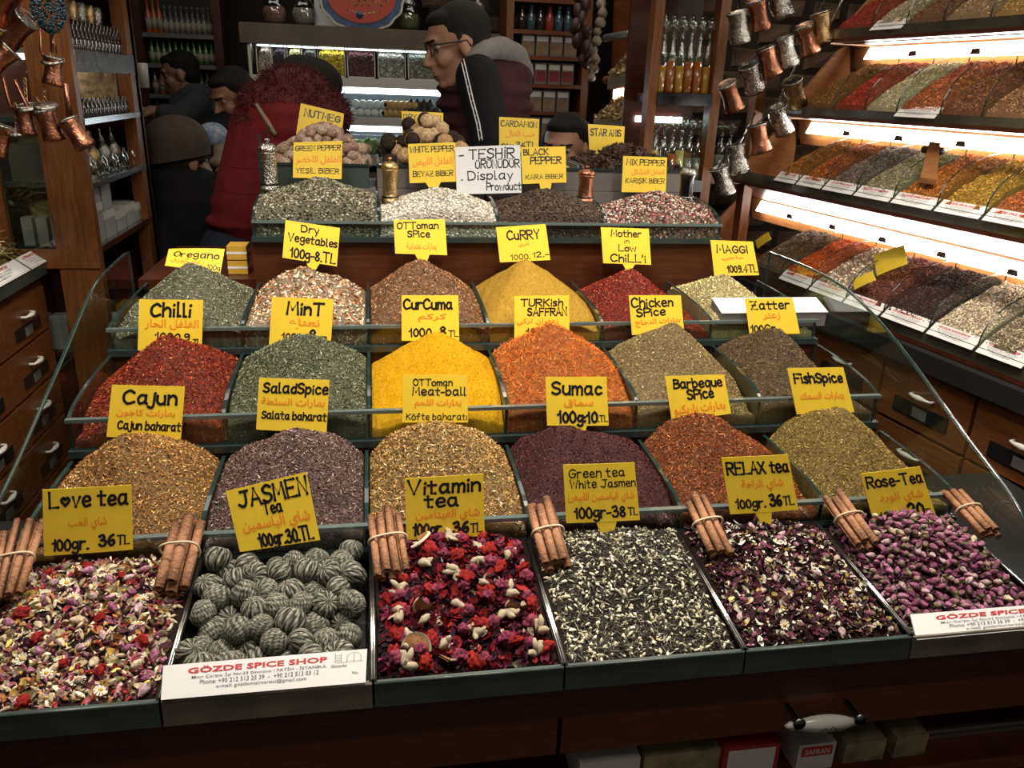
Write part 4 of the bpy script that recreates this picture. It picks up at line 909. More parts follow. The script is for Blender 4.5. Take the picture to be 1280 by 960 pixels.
# ------------------------------------------------------------------ back row: nuts, dried limes, cardamom, star anise
TR6 = [(X5[0]+.01, X5[1]-.02, 'dark green tray holding the nutmegs', M['tray']), (X5[1]+.0, X5[2]-.02, 'grey tray holding the dried limes', M['greypanel']),
       (X5[2]+.0, X5[3]-.012, 'grey tray of pale cardamom behind the BLACK PEPPER card', M['greypanel']), (X5[3]-.004, X5[4]-.01, 'grey tray heaped with star anise', M['greypanel'])]
for x0, x1, lab, mm in TR6:
    t = thing('nut_tray', lab, 'tray', ((x0+x1)/2, 2.2, 1.31))
    MB().box(x0, x1, 2.105, 2.112, 1.30, 1.352).build('front_panel', mm, t)
    bx('side_panel', x0, x0+.006, 2.112, 2.33, 1.30, 1.365, mm, t); bx('side_panel', x1-.006, x1, 2.112, 2.33, 1.30, 1.365, mm, t)
    bx('base', x0+.006, x1-.006, 2.112, 2.33, 1.30, 1.31, mm, t)
    bx('front_rim', x0, x1, 2.100, 2.112, 1.352, 1.358, M['rail'], t)
for x0, x1, lab in ((X5[0], X5[1]-.004, 'under the nutmegs'), (X5[1], X5[2]-.004, 'under the dried limes'), (X5[2], X5[3]-.004, 'under the cardamom'), (X5[3], X5[4], 'under the star anise')):
    tag(bx('tray_stand', x0, x1, 2.085, 2.335, 1.217, 1.299, M['greypanel']), 'grey board stand behind the peppercorns, '+lab, 'stand', 'grey tray stands')
def nutfn(x0, x1, top, base=1.345):
    xc = (x0+x1)/2
    return lambda x, y: base+(top-base)*math.exp(-((x-xc)/.085)**2)*min(1, max(0, (y-2.09)/.09))
NUT = [lumpy('nutmeg', 2, c1, c2, .0135, 30+k, .035, (1.25, 1, 1)) for k, (c1, c2) in enumerate([((.30,.20,.145), (.42,.30,.22)), ((.24,.15,.11), (.36,.25,.19)), ((.36,.26,.20), (.48,.37,.29))])]
for m_ in NUT: m_.polygons.foreach_set('use_smooth', [True]*len(m_.polygons))
f6 = nutfn(.24, .50, 1.415)
for lay in (0, 1):
    for j in range(8):
        for i in range(10):
            x = .262+i*.0245+(.012 if (j+lay) % 2 else 0)+random.uniform(-.003, .003); y = 2.122+j*.026+random.uniform(-.003, .003)
            if x > .484 or (lay and random.random() < .45): continue
            place('nutmeg', random.choice(NUT), (x, y, f6(x, y)+lay*.02), rot3(), random.uniform(.85, 1.1), 'greyish brown whole nutmeg in the dark green tray', 'nutmeg', 'nutmegs heaped behind the GREEN PEPPER card')
bx('nut_bed', .25, .482, 2.114, 2.325, 1.311, 1.340, M['greypanel']); tag(bpy.data.objects['nut_bed'], 'grey board bed under the nutmegs', 'board')
LIM = [lumpy('dried_lime', 2, (.018,.013,.010), (.045,.033,.025), .021, 41, .03), lumpy('dried_lime', 2, (.34,.20,.09), (.50,.33,.17), .021, 42, .04), lumpy('dried_lime', 2, (.46,.30,.16), (.58,.42,.25), .019, 43, .04)]
for m_ in LIM: m_.polygons.foreach_set('use_smooth', [True]*len(m_.polygons))
f7 = nutfn(X5[1], X5[2]-.02, 1.425)
bx('lime_bed', X5[1]+.008, X5[2]-.028, 2.114, 2.325, 1.311, 1.338, M['greypanel']); tag(bpy.data.objects['lime_bed'], 'grey board bed under the dried limes', 'board')
for lay in (0, 1):
    for j in range(5):
        for i in range(6):
            x = X5[1]+.032+i*.040+(.02 if (j+lay) % 2 else 0)+random.uniform(-.004, .004); y = 2.135+j*.038+random.uniform(-.004, .004)
            if x > X5[2]-.045 or (lay and random.random() < .55): continue
            k = 0 if random.random() < (.72 if x < X5[1]+.10 else .35) else random.choice((1, 2))
            place('dried_lime', LIM[k], (x, y, f7(x, y)+.006+lay*.030), rot3(), random.uniform(.85, 1.1),
                  'black wrinkled dried lime in the heap by the DRY LEMON card' if k == 0 else 'tan wrinkled dried lime in the heap by the DRY LEMON card', 'dried lime', 'black dried limes' if k == 0 else 'tan dried limes')
heap('cardamom_pods', 'pale green cardamom pods seen behind the BLACK PEPPER card', X5[2]+.008, X5[3]-.02, 2.114, 2.32, lambda x, y: 1.352+.012*vnoise(x, y, .06, 7), 1.312, [(.36,.36,.20,3),(.5,.48,.32,2)], [('bud', 700, (.013,.008,.008), None, .9)])
def anise(k):
    r = random.Random(k); mb = MB()
    for i in range(8):
        a = 2*math.pi*i/8+r.uniform(-.15, .15); L = r.uniform(.011, .015); d = np.array([math.cos(a), math.sin(a), r.uniform(-.1, .35)]); t = np.array([-math.sin(a), math.cos(a), 0])
        mb.add([(0,0,0), d*L*.55+t*.0028+(0,0,.002), d*L, d*L*.55-t*.0028+(0,0,.002), d*L*.55-(0,0,.003)], [(0,4,1),(1,4,2),(2,4,3),(3,4,0),(0,1,3),(1,2,3)])
    return mb.mesh('star_anise', M['anise'])
M['anise'] = mat('star_anise_brown', (.085, .038, .022), .55, noise=.5, nscale=200)
AN = [anise(k) for k in range(4)]
f8 = nutfn(X5[3], X5[4], 1.395, 1.348)
bx('anise_bed', X5[3]+.003, X5[4]-.017, 2.114, 2.325, 1.311, 1.346, M['anise']); tag(bpy.data.objects['anise_bed'], 'dark brown broken star anise bed in the grey tray', 'spice')
for q in range(260):
    x = random.uniform(X5[3]+.008, X5[4]-.022); y = random.uniform(2.12, 2.32)
    place('star_anise', random.choice(AN), (x, y, f8(x, y)+random.uniform(.002, .016)), rot3(), random.uniform(.8, 1.25), 'dark brown star anise in the heap by the STAR ANIS card', 'star anise', 'star anise heap')
# glass side of the back row
tag(MB().prism([(.228, 2.09, 1.258), (.228, 2.09, 1.37), (.228, 2.13, 1.42), (.228, 2.33, 1.43), (.228, 2.33, 1.258)], (-.005, 0, 0), 0, 1).build('end_glass', [M['glass_g'], M['edge']]), 'clear glass end pane beside the nutmegs', 'glass panel')

# pepper mills standing in the peppercorns
def mill(px, Y, ht, r, mm, lab, capm=None):
    b = at(*px, Y=Y); t = thing('pepper_mill', lab, 'pepper mill', tuple(b), 'engraved pepper mills in the peppercorns')
    k = ht
    MB().lathe([(r*1.12, 0), (r*1.12, k*.05), (r*.98, k*.09), (r*.9, k*.2), (r*.86, k*.42), (r*.9, k*.66), (r*.98, k*.71), (r*1.02, k*.74)], b, 24, 0).build('body', mm, t)
    MB().lathe([(r*1.03, k*.742), (r*1.03, k*.80), (r*.9, k*.86), (r*.55, k*.90), (r*.2, k*.91)], b, 24, 0).build('dome_cap', capm or mm, t)
    MB().lathe([(r*.16, k*.905), (r*.16, k*.94), (r*.3, k*.96), (r*.3, k*.985), (r*.1, k)], b, 12, 0).build('knob', capm or mm, t)
    MB().lathe([(r*1.05, k*.12), (r*1.08, k*.135), (r*1.05, k*.15)], b, 24, 0).build('engraved_band', M['darkmetal'] if mm != M['darkmetal'] else M['silver'], t)
mill((338, 238), 1.99, .118, .0215, M['silver'], 'silver engraved pepper mill beside the GREEN PEPPER card')
mill((488, 253), 1.97, .105, .0195, M['brass'], 'gold engraved pepper mill between the green and white peppercorns')
mill((731, 252), 1.99, .088, .0205, M['copper'], 'copper pepper mill between the black and mixed peppercorns')
mill((856, 252), 1.97, .092, .019, M['darkmetal'], 'black pepper mill with a steel rim beside the mixed peppercorns', M['silver'])
# soap blocks left of the riser
M['soap'] = mat('yellow_soap', (.62, .36, .05), .4, noise=.2, nscale=20, sub=.1)
p = at(299, 334, Y=1.95)
for i, lab in enumerate(('yellow wrapped block at the bottom beside the cherry riser', 'yellow wrapped block lying on top beside the cherry riser')):
    z = p[2]-.012+i*.034; b = MB().box(p[0]-.022, p[0]+.022, 1.93, 1.99, z, z+.031).build('soap_block', M['soap']); tag(b, lab, 'block')
    bx('wrapper_band', p[0]-.0225, p[0]+.0225, 1.9295, 1.9905, z+.013, z+.018, M['paper'], b)
zz = p[2]-.013
t = thing('side_table', 'dark low stand carrying the yellow blocks behind the left end of the trough', 'stand', (.1, 2.0, 0))
bx('top', -.03, .222, 1.88, 2.28, zz-.02, zz, M['wood_dark'], t)
for x in (-.02, .19):
    for y in (1.89, 2.25): bx('leg', x, x+.03, y, y+.03, .701, zz-.02, M['wood_dark'], t)

# ------------------------------------------------------------------ boxes on the shelf below the drawers
tf = .6255
M['redbox'] = mat('red_carton', (.36, .03, .025), .5); M['bluebox'] = mat('navy_carton', (.03, .05, .12), .5)
M['foil'] = mat('clear_wrapped_tan', (.42, .36, .22), .25, noise=.5, nscale=30, bump=.8, bscale=40)
def carton(px0, px1, pxy, Y, dep, mm, lab, h=None, text=None, tm_='red_ink'):
    a = at(px0, pxy, Y=Y); b = at(px1, pxy, Y=Y); top = a[2] if h is None else tf+h
    o = MB().box(a[0], b[0], Y, Y+dep, tf, top).build('carton', mm); tag(o, lab, 'box', 'cartons below the counter drawers')
    if text:
        f, _ = quadmap([(a[0], Y-.0008, top), (b[0], Y-.0008, top), (b[0], Y-.0008, tf), (a[0], Y-.0008, tf)])
        bd = [f(*q) for q in (((.08,.55),(.92,.55),(.92,.9),(.08,.9)) if text != ' ' else ((.08,.05),(.92,.05),(.92,.92),(.08,.92)))]; mk('badge', bd, [(0,1,2,3)], M[tm_], o)
        if text == ' ': return
        g, _ = quadmap([bd[3]+(0,-.0006,0), bd[2]+(0,-.0006,0), bd[1]+(0,-.0006,0), bd[0]+(0,-.0006,0)])
        V, Fc = textin(text, .1, .9, .2, .8, .02); mk('lettering', [g(x, y) for x, y in V], Fc, M['paper'] if tm_ != 'paper_badge' else M['ink'], o)
M['paper_badge'] = M['paper']
carton(725, 800, 955, .815, .12, M['paper'], 'white carton peeping out at the drawer gap middle')
carton(806, 900, 946, .82, .12, M['foil'], 'pale carton printed with fruit, left of the red framed carton')
carton(906, 975, 936, .812, .12, M['redbox'], 'red framed white carton below the porcelain drawer handle', None, ' ', 'paper_badge')
carton(1000, 1045, 932, .816, .10, M['paper'], 'white carton with a red SAFRAN badge', None, 'SAFRAN')
for i, (pa, w_) in enumerate(((1058, 60), (1122, 48))):
    a = at(pa, 930-i*8, Y=.82); o = MB().box(a[0], a[0]+w_/1000*1.1, .82, .94, tf, a[2]).build('wrapped_pack', M['foil']); tag(o, ('shiny wrapped tan pack beside the SAFRAN carton', 'shiny wrapped tan pack nearest the slatted grille')[i], 'pack')
gr = thing('grille', 'grey slatted grille at the far end under the counter', 'grille', (1.4, .95, tf))
a, b = at(1180, 920, Y=.845), at(1256, 912, Y=.845)
for i in range(8):
    z = a[2]+.01-i*.011; MB().box(a[0]-.03, b[0]+.1, .845, .851, z-.0035, z+.0035).build('slat', M['alu'], gr)

# ================================================================== the bright shelves on the right
NR = np.array([.990, .142, 0]); NR /= np.linalg.norm(NR); UR = np.array([-.142, .990, 0]); UR /= np.linalg.norm(UR)
def PR(off, s, z): return NR*off + UR*s + np.array([0, 0, z])
def rs(px, py, off): q = at(px, py, n=NR, off=off); return float(np.dot(q, UR)), float(q[2])
rack = thing('spice_rack', 'tall cherry wood wall rack with lit spice shelves, facing the counter end', 'rack', tuple(PR(2.3, 1.6, 0)))
LEV = [(2.0, 1.062), (2.03, 1.335), (2.09, 1.537), (2.15, 1.752)]      # label edge offset, height
S_END = [2.50, 2.33, 2.19, 2.08]; S_NEAR = .75
SPAN = [[(940,330),(977,343),(1015,355),(1059,368),(1106,385),(1163,405),(1226,423),(1290,442),(1365,470)],
        [(970,225),(998,229),(1031,233),(1071,238),(1118,244),(1173,251),(1234,258),(1300,266),(1370,276)],
        [(1007,130),(1042,131),(1082,132),(1122,134),(1177,135),(1230,136),(1285,138),(1345,139)],
        [(1047,28),(1092,25),(1135,20),(1182,15),(1242,8),(1300,0),(1360,-10)]]
def seg(mb, o1, z1, o2, z2, s0, s1, th=.012, mi=0):
    a, b = PR(o1, s0, z1), PR(o2, s0, z2); d = (b-a)/np.linalg.norm(b-a); nn = np.cross(d, UR); nn = nn/np.linalg.norm(nn)*th
    if nn[2] < 0: nn = -nn
    return mb.prism([a, b, b-nn, a-nn], UR*(s1-s0), mi)
PALS = [
 [('grey brown ground spice at the far end', [(.22,.15,.09,3),(.14,.09,.05,2)], FL(1800)), ('orange red ground chilli', [(.62,.14,.02,4),(.5,.09,.015,2)], FL(2200)), ('white and brown chopped flakes', [(.62,.52,.38,4),(.34,.15,.08,2),(.72,.66,.52,2)], ('flake', 1300, (.009,.007,.006), None, .9)),
  ('dark red brown berries', [(.20,.06,.05,4),(.12,.04,.035,3),(.3,.13,.1,1)], ('seed', 1500, (.006,.005,.005), None, 1)), ('black peppercorns behind the yellow cards', [(.045,.025,.022,4),(.09,.05,.045,2)], ('seed', 2500, (.006,.006,.006), None, 1)),
  ('white peppercorns', [(.62,.52,.38,4),(.5,.4,.28,2)], ('seed', 2600, (.006,.006,.006), None, 1)), ('grey green peppercorns', [(.34,.29,.18,4),(.2,.16,.1,3),(.45,.4,.28,1)], ('seed', 2600, (.006,.006,.006), None, 1)), ('glossy red pepper berries', [(.45,.02,.03,4),(.3,.012,.02,2)], ('seed', 1500, (.007,.006,.006), None, 1))],
 [('golden orange ground spice at the far end', [(.42,.17,.03,4),(.34,.13,.02,2)], FL(1800)), ('rusty orange ground spice', [(.45,.14,.025,4),(.3,.08,.018,2)], FL(2200)), ('grey brown crushed herbs', [(.25,.18,.15,4),(.14,.10,.09,3),(.4,.32,.27,1)], FL(2600)),
  ('pale grey green herbs', [(.38,.34,.2,4),(.26,.23,.13,2)], FL(2500)), ('orange brown ground spice beneath the scoop', [(.50,.19,.035,4),(.36,.12,.02,2)], FL(2500)), ('golden yellow ground spice', [(.52,.31,.05,4),(.38,.21,.035,2)], FL(2500)), ('reddish orange ground spice', [(.5,.17,.05,4),(.36,.1,.03,2)], FL(2000)), ('brown ground spice at the near end', [(.3,.14,.05,4)], FL(1500))],
 [('golden brown ground spice', [(.32,.16,.035,4),(.22,.11,.025,2)], FL(2000)), ('red flaked chilli', [(.46,.07,.025,4),(.3,.04,.015,2)], FL(2300)), ('pale cream powder', [(.66,.58,.34,4),(.6,.52,.3,2)], FL(900)), ('coarse orange red flakes', [(.50,.16,.05,4),(.34,.08,.025,2),(.62,.3,.12,1)], FL(2300)),
  ('coarse brown flakes', [(.28,.11,.05,4),(.17,.065,.03,3),(.4,.2,.1,1)], FL(2500)), ('tan ground spice', [(.36,.19,.09,4),(.27,.13,.06,2)], FL(2300)), ('light tan ground spice', [(.42,.25,.13,4)], FL(1800))],
 [('red ground chilli', [(.36,.04,.02,4)], FL(1200)), ('pale cream flakes', [(.5,.42,.28,4)], FL(1200)), ('brown flakes', [(.25,.12,.06,4)], FL(1200)), ('tan powder', [(.4,.26,.14,4)], FL(1200)), ('golden powder', [(.45,.27,.08,4)], FL(1200)), ('dark red flakes', [(.28,.05,.03,4)], FL(1200))]]
LVN = ['bottom', 'middle', 'upper', 'topmost']
DP, RS = .20, [.105, .105, .125, .12]; FD = [.05, .045, .032, .036]
for L, (of, z) in enumerate(LEV):
    se = S_END[L]; rise = RS[L]
    mb = MB(); seg(mb, of-.004, z-FD[L], of+DP+.05, z-FD[L], S_NEAR, se, .010); mb.build('shelf_board', M['wood_dark'], rack)
    mb = MB(); mb.prism([PR(of-.004, S_NEAR, z-.012), PR(of-.004, S_NEAR, z-FD[L]), PR(of+.002, S_NEAR, z-FD[L]), PR(of+.002, S_NEAR, z-.012)], UR*(se-S_NEAR)); mb.build('front_glass', M['lip'], rack)
    mb = MB(); seg(mb, of+DP+.02, z+rise+.058, of+DP+.045, z+rise-.03, S_NEAR, se-.03, .012); mb.build('back_board', M['wood_ply'], rack)
    # lit strip and its card clips
    a = [PR(of+DP-.005, S_NEAR, z+rise+.004), PR(of+DP+.012, S_NEAR, z+rise+.038)]
    o = MB().prism([a[0], a[1], a[1]+NR*.004, a[0]+NR*.004], UR*(se-.10-S_NEAR)).build('light_strip', M['lamp'], rack)
    if L < 3:
        zn = LEV[L+1][1]; on = LEV[L+1][0]
        mb = MB(); seg(mb, of+DP+.014, z+rise+.052, on+.05, zn-FD[L+1]-.004, S_NEAR, se, .008); mb.build('canopy_board', M['wood_dark'], rack)
    mb = MB(); ty = se
    mb.prism([PR(of, ty, z-.05), PR(of+DP+.04, ty, z-.05), PR(of+DP+.04, ty, z+rise+.06), PR(of+DP-.02, ty, z+rise+.03)], UR*.012); mb.build('end_board', M['wood_ply'], rack)
    MB().tube([PR(of-.008, se+.01, z-.01), PR(of+DP*.35, se+.01, z+rise+.06)], .004, 6).build('chrome_rod', M['steel'], rack)
    for j in range(6):
        sc = se-.30-j*.215
        if sc < S_NEAR+.1: break
        q = PR(of+DP-.012, sc, z+rise+.008)
        MB().hexa([q-UR*.016, q+UR*.016, q+UR*.016+NR*.004, q-UR*.016+NR*.004, q-UR*.012+(0,0,.014), q+UR*.012+(0,0,.014), q+UR*.012+NR*.004+(0,0,.014), q-UR*.012+NR*.004+(0,0,.014)]).build('card_clip', M['greypanel'], rack)
    ss = [rs(x, y, of)[0] for x, y in SPAN[L]]
    for i in range(len(ss)-1):
        s1, s0 = ss[i], ss[i+1]
        if s0 < S_NEAR-.05: break
        # curved divider
        pr = [PR(of+DP*(1-math.cos(q*math.pi/2)), s0, z-.005+(rise+.012)*math.sin(q*math.pi/2)) for q in np.linspace(0, 1, 9)] + [PR(of+DP, s0, z-.03), PR(of+.004, s0, z-.03)]
        MB().prism(pr, UR*.004, 0, 1).build('divider', [M['glass'], M['edge']], rack)
        nm, pl_, gr_ = PALS[L][i]; pl_ = [(min(a*1.3, .85), min(b*1.3, .85), min(c*1.3, .85), d) for a, b, c, d in pl_]
        sm = (s0+s1)/2; wd = s1-s0
        def hf(x, y, sm=sm, wd=wd, rise=rise, L=L, i=i): return z-.012 + (rise+.004)*np.clip(y/DP, 0, 1)**.78 + .012*np.exp(-((x-sm)/(wd*.32))**2)*np.sin(np.clip(y/DP, 0, 1)*3.14) + .004*vnoise(x, y, .02, L*10+i)
        fr = lambda V: NR[None]*(of+V[:, 1:2]) + UR[None]*V[:, 0:1] + np.array([[0, 0, 1.0]])*V[:, 2:3]
        g_ = (gr_[0], int(gr_[1]*.8), tuple(np.array(gr_[2])*1.15), gr_[3], gr_[4])
        heap('shelf_spice', nm+' on the '+LVN[L]+' lit shelf', s0+.006, s1-.003, .004, DP-.004, hf, z-.030, pl_, [g_], None, 'spices on the lit shelves', frame=fr, n=26)
        if L < 2 or (L == 2 and i == 3) or (L == 3 and i == 1):
            if L == 0 and i == 0: continue
            q = [PR(of+.012, s1-.004, z+.004), PR(of+.012, s0+.006, z+.004), PR(of-.012, s0+.006, z-.022), PR(of-.012, s1-.004, z-.022)]
            shoplabel(q, f'small white shop label, {LVN[L]} lit shelf, under the '+' '.join(nm.split()[:5]), 'small shop labels on the lit shelves', full=False)
# yellow cards stuck in the bottom shelf, scoop on the middle one
def rackcard(px, off, lab):
    q = [at(*p, n=NR, off=o) for p, o in zip(px, off)]
    card([(0, 0)]*4, 0, [], [], lab, Q=q, group='blank yellow cards on the lit shelves')
rackcard([(1092,319),(1130,306),(1134,330),(1096,345)], (2.09, 2.09, 2.06, 2.06), 'larger blank yellow card standing in the dark berries of the bottom lit shelf')
rackcard([(1066,350),(1090,339),(1095,350),(1068,362)], (2.02, 2.02, 2.005, 2.005), 'smaller blank yellow card by the labels of the bottom lit shelf')
rackcard([(944,301),(960,290),(964,299),(947,311)], (2.04, 2.04, 2.02, 2.02), 'small yellow card at the far corner of the bottom lit shelf')
p = at(1158, 235, n=NR, off=2.05); q = at(1166, 190, n=NR, off=2.15)
t = thing('scoop', 'copper brown scoop with a black handle lying in the middle lit shelf', 'scoop', tuple(p))
u1 = UR*.026; mb = MB(); mb.slab([p-u1+(0,0,.01), p+u1+(0,0,.01), q+u1*.7+(0,0,.012), q-u1*.7+(0,0,.012)], (0, 0, .012)); mb.build('blade', M['wood_ply'], t)
hq = at(1166, 188, n=NR, off=2.14); MB().tube([hq+UR*.034, hq+UR*.030, hq-UR*.030, hq-UR*.034], [.006, .0095, .0095, .006], 10).build('handle', M['black'], t)
# drawers under the lit shelves
bd = thing('drawer_cabinet', 'cherry wood drawer cabinet beneath the lit spice shelves', 'cabinet', tuple(PR(2.3, 1.6, 0)))
mb = MB(); mb.prism([PR(2.02, .6, 0), PR(2.45, .6, 0), PR(2.45, .6, .99), PR(2.02, .6, .99)], UR*1.74); mb.build('carcass', M['wood_dark'], bd)
mb = MB(); mb.prism([PR(1.97, .6, .955), PR(2.02, .6, .955), PR(2.02, .6, 1.0), PR(1.97, .6, 1.0)], UR*1.74); mb.build('shaded_top_strip', M['black'], bd)  # black colour stands for the shadow under the bottom lit shelf
M['lab_b'] = mat('black_label_band', (.01, .01, .011), .3)
for r, (z1, z0) in enumerate(((.945, .80), (.79, .655), (.645, .51), (.50, .36), (.35, .21), (.2, .06))):
    for c in range(6):
        s0 = .62+c*.285; s1 = s0+.275; mb = MB(); mb.prism([PR(1.995, s0, z0), PR(2.02, s0, z0), PR(2.02, s0, z1), PR(1.995, s0, z1)], UR*(s1-s0))
        d = mb.build('drawer', M['wood'], bd)
        sm = (s0+s1)/2; zm = (z0+z1)/2+.014
        MB().prism([PR(1.991, sm-.085, zm-.058), PR(1.995, sm-.085, zm-.058), PR(1.995, sm-.085, zm-.022), PR(1.991, sm-.085, zm-.022)], UR*.17).build('label_band', M['lab_b'], d)
        MB().prism([PR(1.990, sm-.022, zm-.055), PR(1.991, sm-.022, zm-.055), PR(1.991, sm-.022, zm-.03), PR(1.990, sm-.022, zm-.03)], UR*.044).build('drawer_tag', M['greypanel'], d)
        mb = MB(); mb.tube([PR(1.994, sm-.032, zm), PR(1.982, sm-.031, zm), PR(1.979, sm-.021, zm), PR(1.978, sm, zm), PR(1.979, sm+.021, zm), PR(1.982, sm+.031, zm), PR(1.994, sm+.032, zm)], [.004, .0032, .0042, .0075, .0042, .0032, .004], 8)
        mb.build('drawer_handle', M['porcelain'], d)

# ================================================================== oil rack behind the counter end
ork = thing('oil_rack', 'open cherry wood rack full of glass oil bottles', 'rack', (1.6, 2.7, 0))
for (xa, xb) in ((1.375, 1.405), (1.590, 1.622)):
    bx('upright', xa, xb, 2.62, 2.67, 0, 2.15, M['wood_v'], ork)
bx('upright', 1.745, 1.775, 2.62, 2.67, 0, 1.62, M['wood_v'], ork)
zs = [at(850, 113, Y=2.62)[2], at(850, 222, Y=2.62)[2]]
for z in zs+[1.93]:
    bx('shelf', 1.405, 1.590, 2.62, 2.86, z-.04, z-.012, M['wood_dark'], ork); bx('shelf_lip', 1.405, 1.590, 2.61, 2.62, z-.045, z-.008, M['darkmetal'], ork)
bx('back_panel', 1.37, 1.625, 2.86, 2.875, 0, 2.15, M['wood_dark'], ork)
MB().box(1.415, 1.585, 2.845, 2.858, zs[1]+.165, zs[1]+.185).build('light_strip', M['lamp_cool'], ork)
OIL = [mat('golden_oil', (.55, .26, .015), .1, spec=.8, coat=.5), mat('amber_oil', (.42, .10, .01), .1, spec=.8, coat=.5), mat('pale_oil', (.50, .44, .14), .1, spec=.8, coat=.5), mat('clear_liquid', (.22, .23, .2), .08, spec=.9, coat=.6)]
M['bottle_glass'] = glassmat('bottle_glass', (.86, .90, .86), .03, 2.1)
def bottle_parts(k, H=.15, r=.017):
    b = MB().lathe([(r*.8, 0), (r, .004), (r, H*.5), (r*.8, H*.58), (r*.34, H*.68), (r*.30, H*.80), (r*.45, H*.82)], n=14).mesh('bottle', M['bottle_glass'])
    f = MB().lathe([(r*.78, .003), (r*.9, .006), (r*.9, H*(.38+.06*(k % 3))), (r*.5, H*(.382+.06*(k % 3)))], n=12).mesh('oil', OIL[k % 4])
    s_ = MB().lathe([(r*.28, H*.8), (r*.3, H*.84), (r*.85, H*.88), (r*1.0, H*.94), (r*.85, H*1.0), (r*.3, H*1.05)], n=12).mesh('stopper', M['bottle_glass']); return b, f, s_
BP = [bottle_parts(k) for k in range(4)]
def bottle(x, y, z, k, lab, grp, sc=1):
    b, f, s_ = BP[k]; o = link('oil_bottle', b, None, (x, y, z), None, (.92, .92, sc)); tag(o, lab, 'bottle', grp); link('oil', f, o); link('stopper', s_, o)
cl = ['golden oil', 'amber oil', 'pale oil', 'clear liquid']
for r, (z, nm, ks) in enumerate(((zs[0], 'the middle oil rack shelf', (0, 1, 0, 1, 1, 0)), (zs[1], 'the lowest lit oil rack shelf', (2, 3, 1, 2, 3, 3)), (1.93, 'the top oil rack shelf', (3, 0, 3, 0, 3, 3)))):
    for j, k in enumerate(ks):
        for d in (0, 1):
            bottle(1.422+j*.0305, 2.65+d*.07, z-.012, (k+d*2) % 4, 'small glass bottle of '+cl[(k+d*2) % 4]+(', front row of ' if d == 0 else ', back row of ')+nm, f'{cl[(k+d*2) % 4]} bottles, {"front" if d == 0 else "back"} row, {nm}', .98 if r == 2 else 1.5 if r == 0 else 1.3)
for j in range(3):
    bottle(1.645+j*.033, 2.70, zs[1]-.012+.02, 3, 'clear glass bottle between the narrow uprights under the hanging mugs', 'clear bottles under the mugs', 1.1)
bx('narrow_shelf', 1.622, 1.745, 2.64, 2.82, zs[1]-.02, zs[1]+.008, M['wood_dark'], ork)
# ------------------------------------------------------------------ hanging strings of metal mugs
def mugmesh(mm):
    r = .0235; mb = MB()
    mb.lathe([(r*.2, -.068), (r*1.02, -.068), (r*1.06, -.062), (r*.92, -.045), (r*.84, -.026), (r*.92, -.008), (r*1.0, 0), (r*.95, .001), (r*.86, -.008), (r*.78, -.026), (r*.86, -.055), (r*.1, -.056)], n=22)
    return mb.mesh('mug', mm)
def rimmesh(): return MB().lathe([(.0215, -.003), (.0250, -.002), (.0256, .002), (.0235, .003), (.0215, -.003)], n=22).mesh('rim', M['silver'])
def handlemesh(mm): return MB().tube([(.022, 0, -.008), (.038, 0, -.010), (.043, 0, -.028), (.038, 0, -.050), (.022, 0, -.056)], .0024, 6).mesh('handle', mm)
MUG = {k: (mugmesh(M[k]), rimmesh(), handlemesh(M['brass'] if k == 'copper' else M['silver'])) for k in ('copper', 'silver', 'brass')}
def mug(px, Y, k, tilt, lab, grp, sc=1.0):
    p = at(*px, Y=Y); b, r, h = MUG[k]; o = link('hanging_mug', b, None, p+np.array([0, 0, .034*sc]), (random.uniform(-.3, .3), tilt, 0), sc); hang = random.uniform(1.2, 2.0)
    tag(o, lab, 'mug', grp); link('rim', r, o); link('handle', h, o, None, (0, 0, hang)); return p
strings = [
 ('upper', [((969,6),'silver'),((943,20),'copper'),((919,36),'silver')]),
 ('second', [((1022,36),'brass'),((1001,52),'copper'),((977,67),'silver'),((954,80),'copper'),((933,101),'silver'),((906,124),'copper')]),
 ('third', [((988,119),'brass'),((969,153),'silver'),((944,175),'copper'),((917,200),'silver'),((897,228),'silver')])]
od = ['topmost', 'second', 'third', 'fourth', 'fifth', 'lowest']
for nm, ms in strings:
    pts = []
    for j, (px, k) in enumerate(ms):
        nme = 'lowest' if j == len(ms)-1 else od[j]
        pts.append(mug(px, 2.38, k, -.42+random.uniform(-.15, .15), f'{"brass and copper" if k == "brass" else k} engraved mug, {nme} on the {nm} slanting string by the stone wall', 'mugs on slanting strings', 1.22))
    a = pts[0]+(pts[0]-pts[-1])*.25; 
    MBs = MB().tube([a+(0, .03, .12)]+[q+np.array([.004, .025, .04]) for q in pts], .0022, 5).build('cord', M['black']); tag(MBs, f'dark cord carrying the {nm} string of mugs by the stone wall', 'cord')
for px in ((1022, 10), ):
    MB()
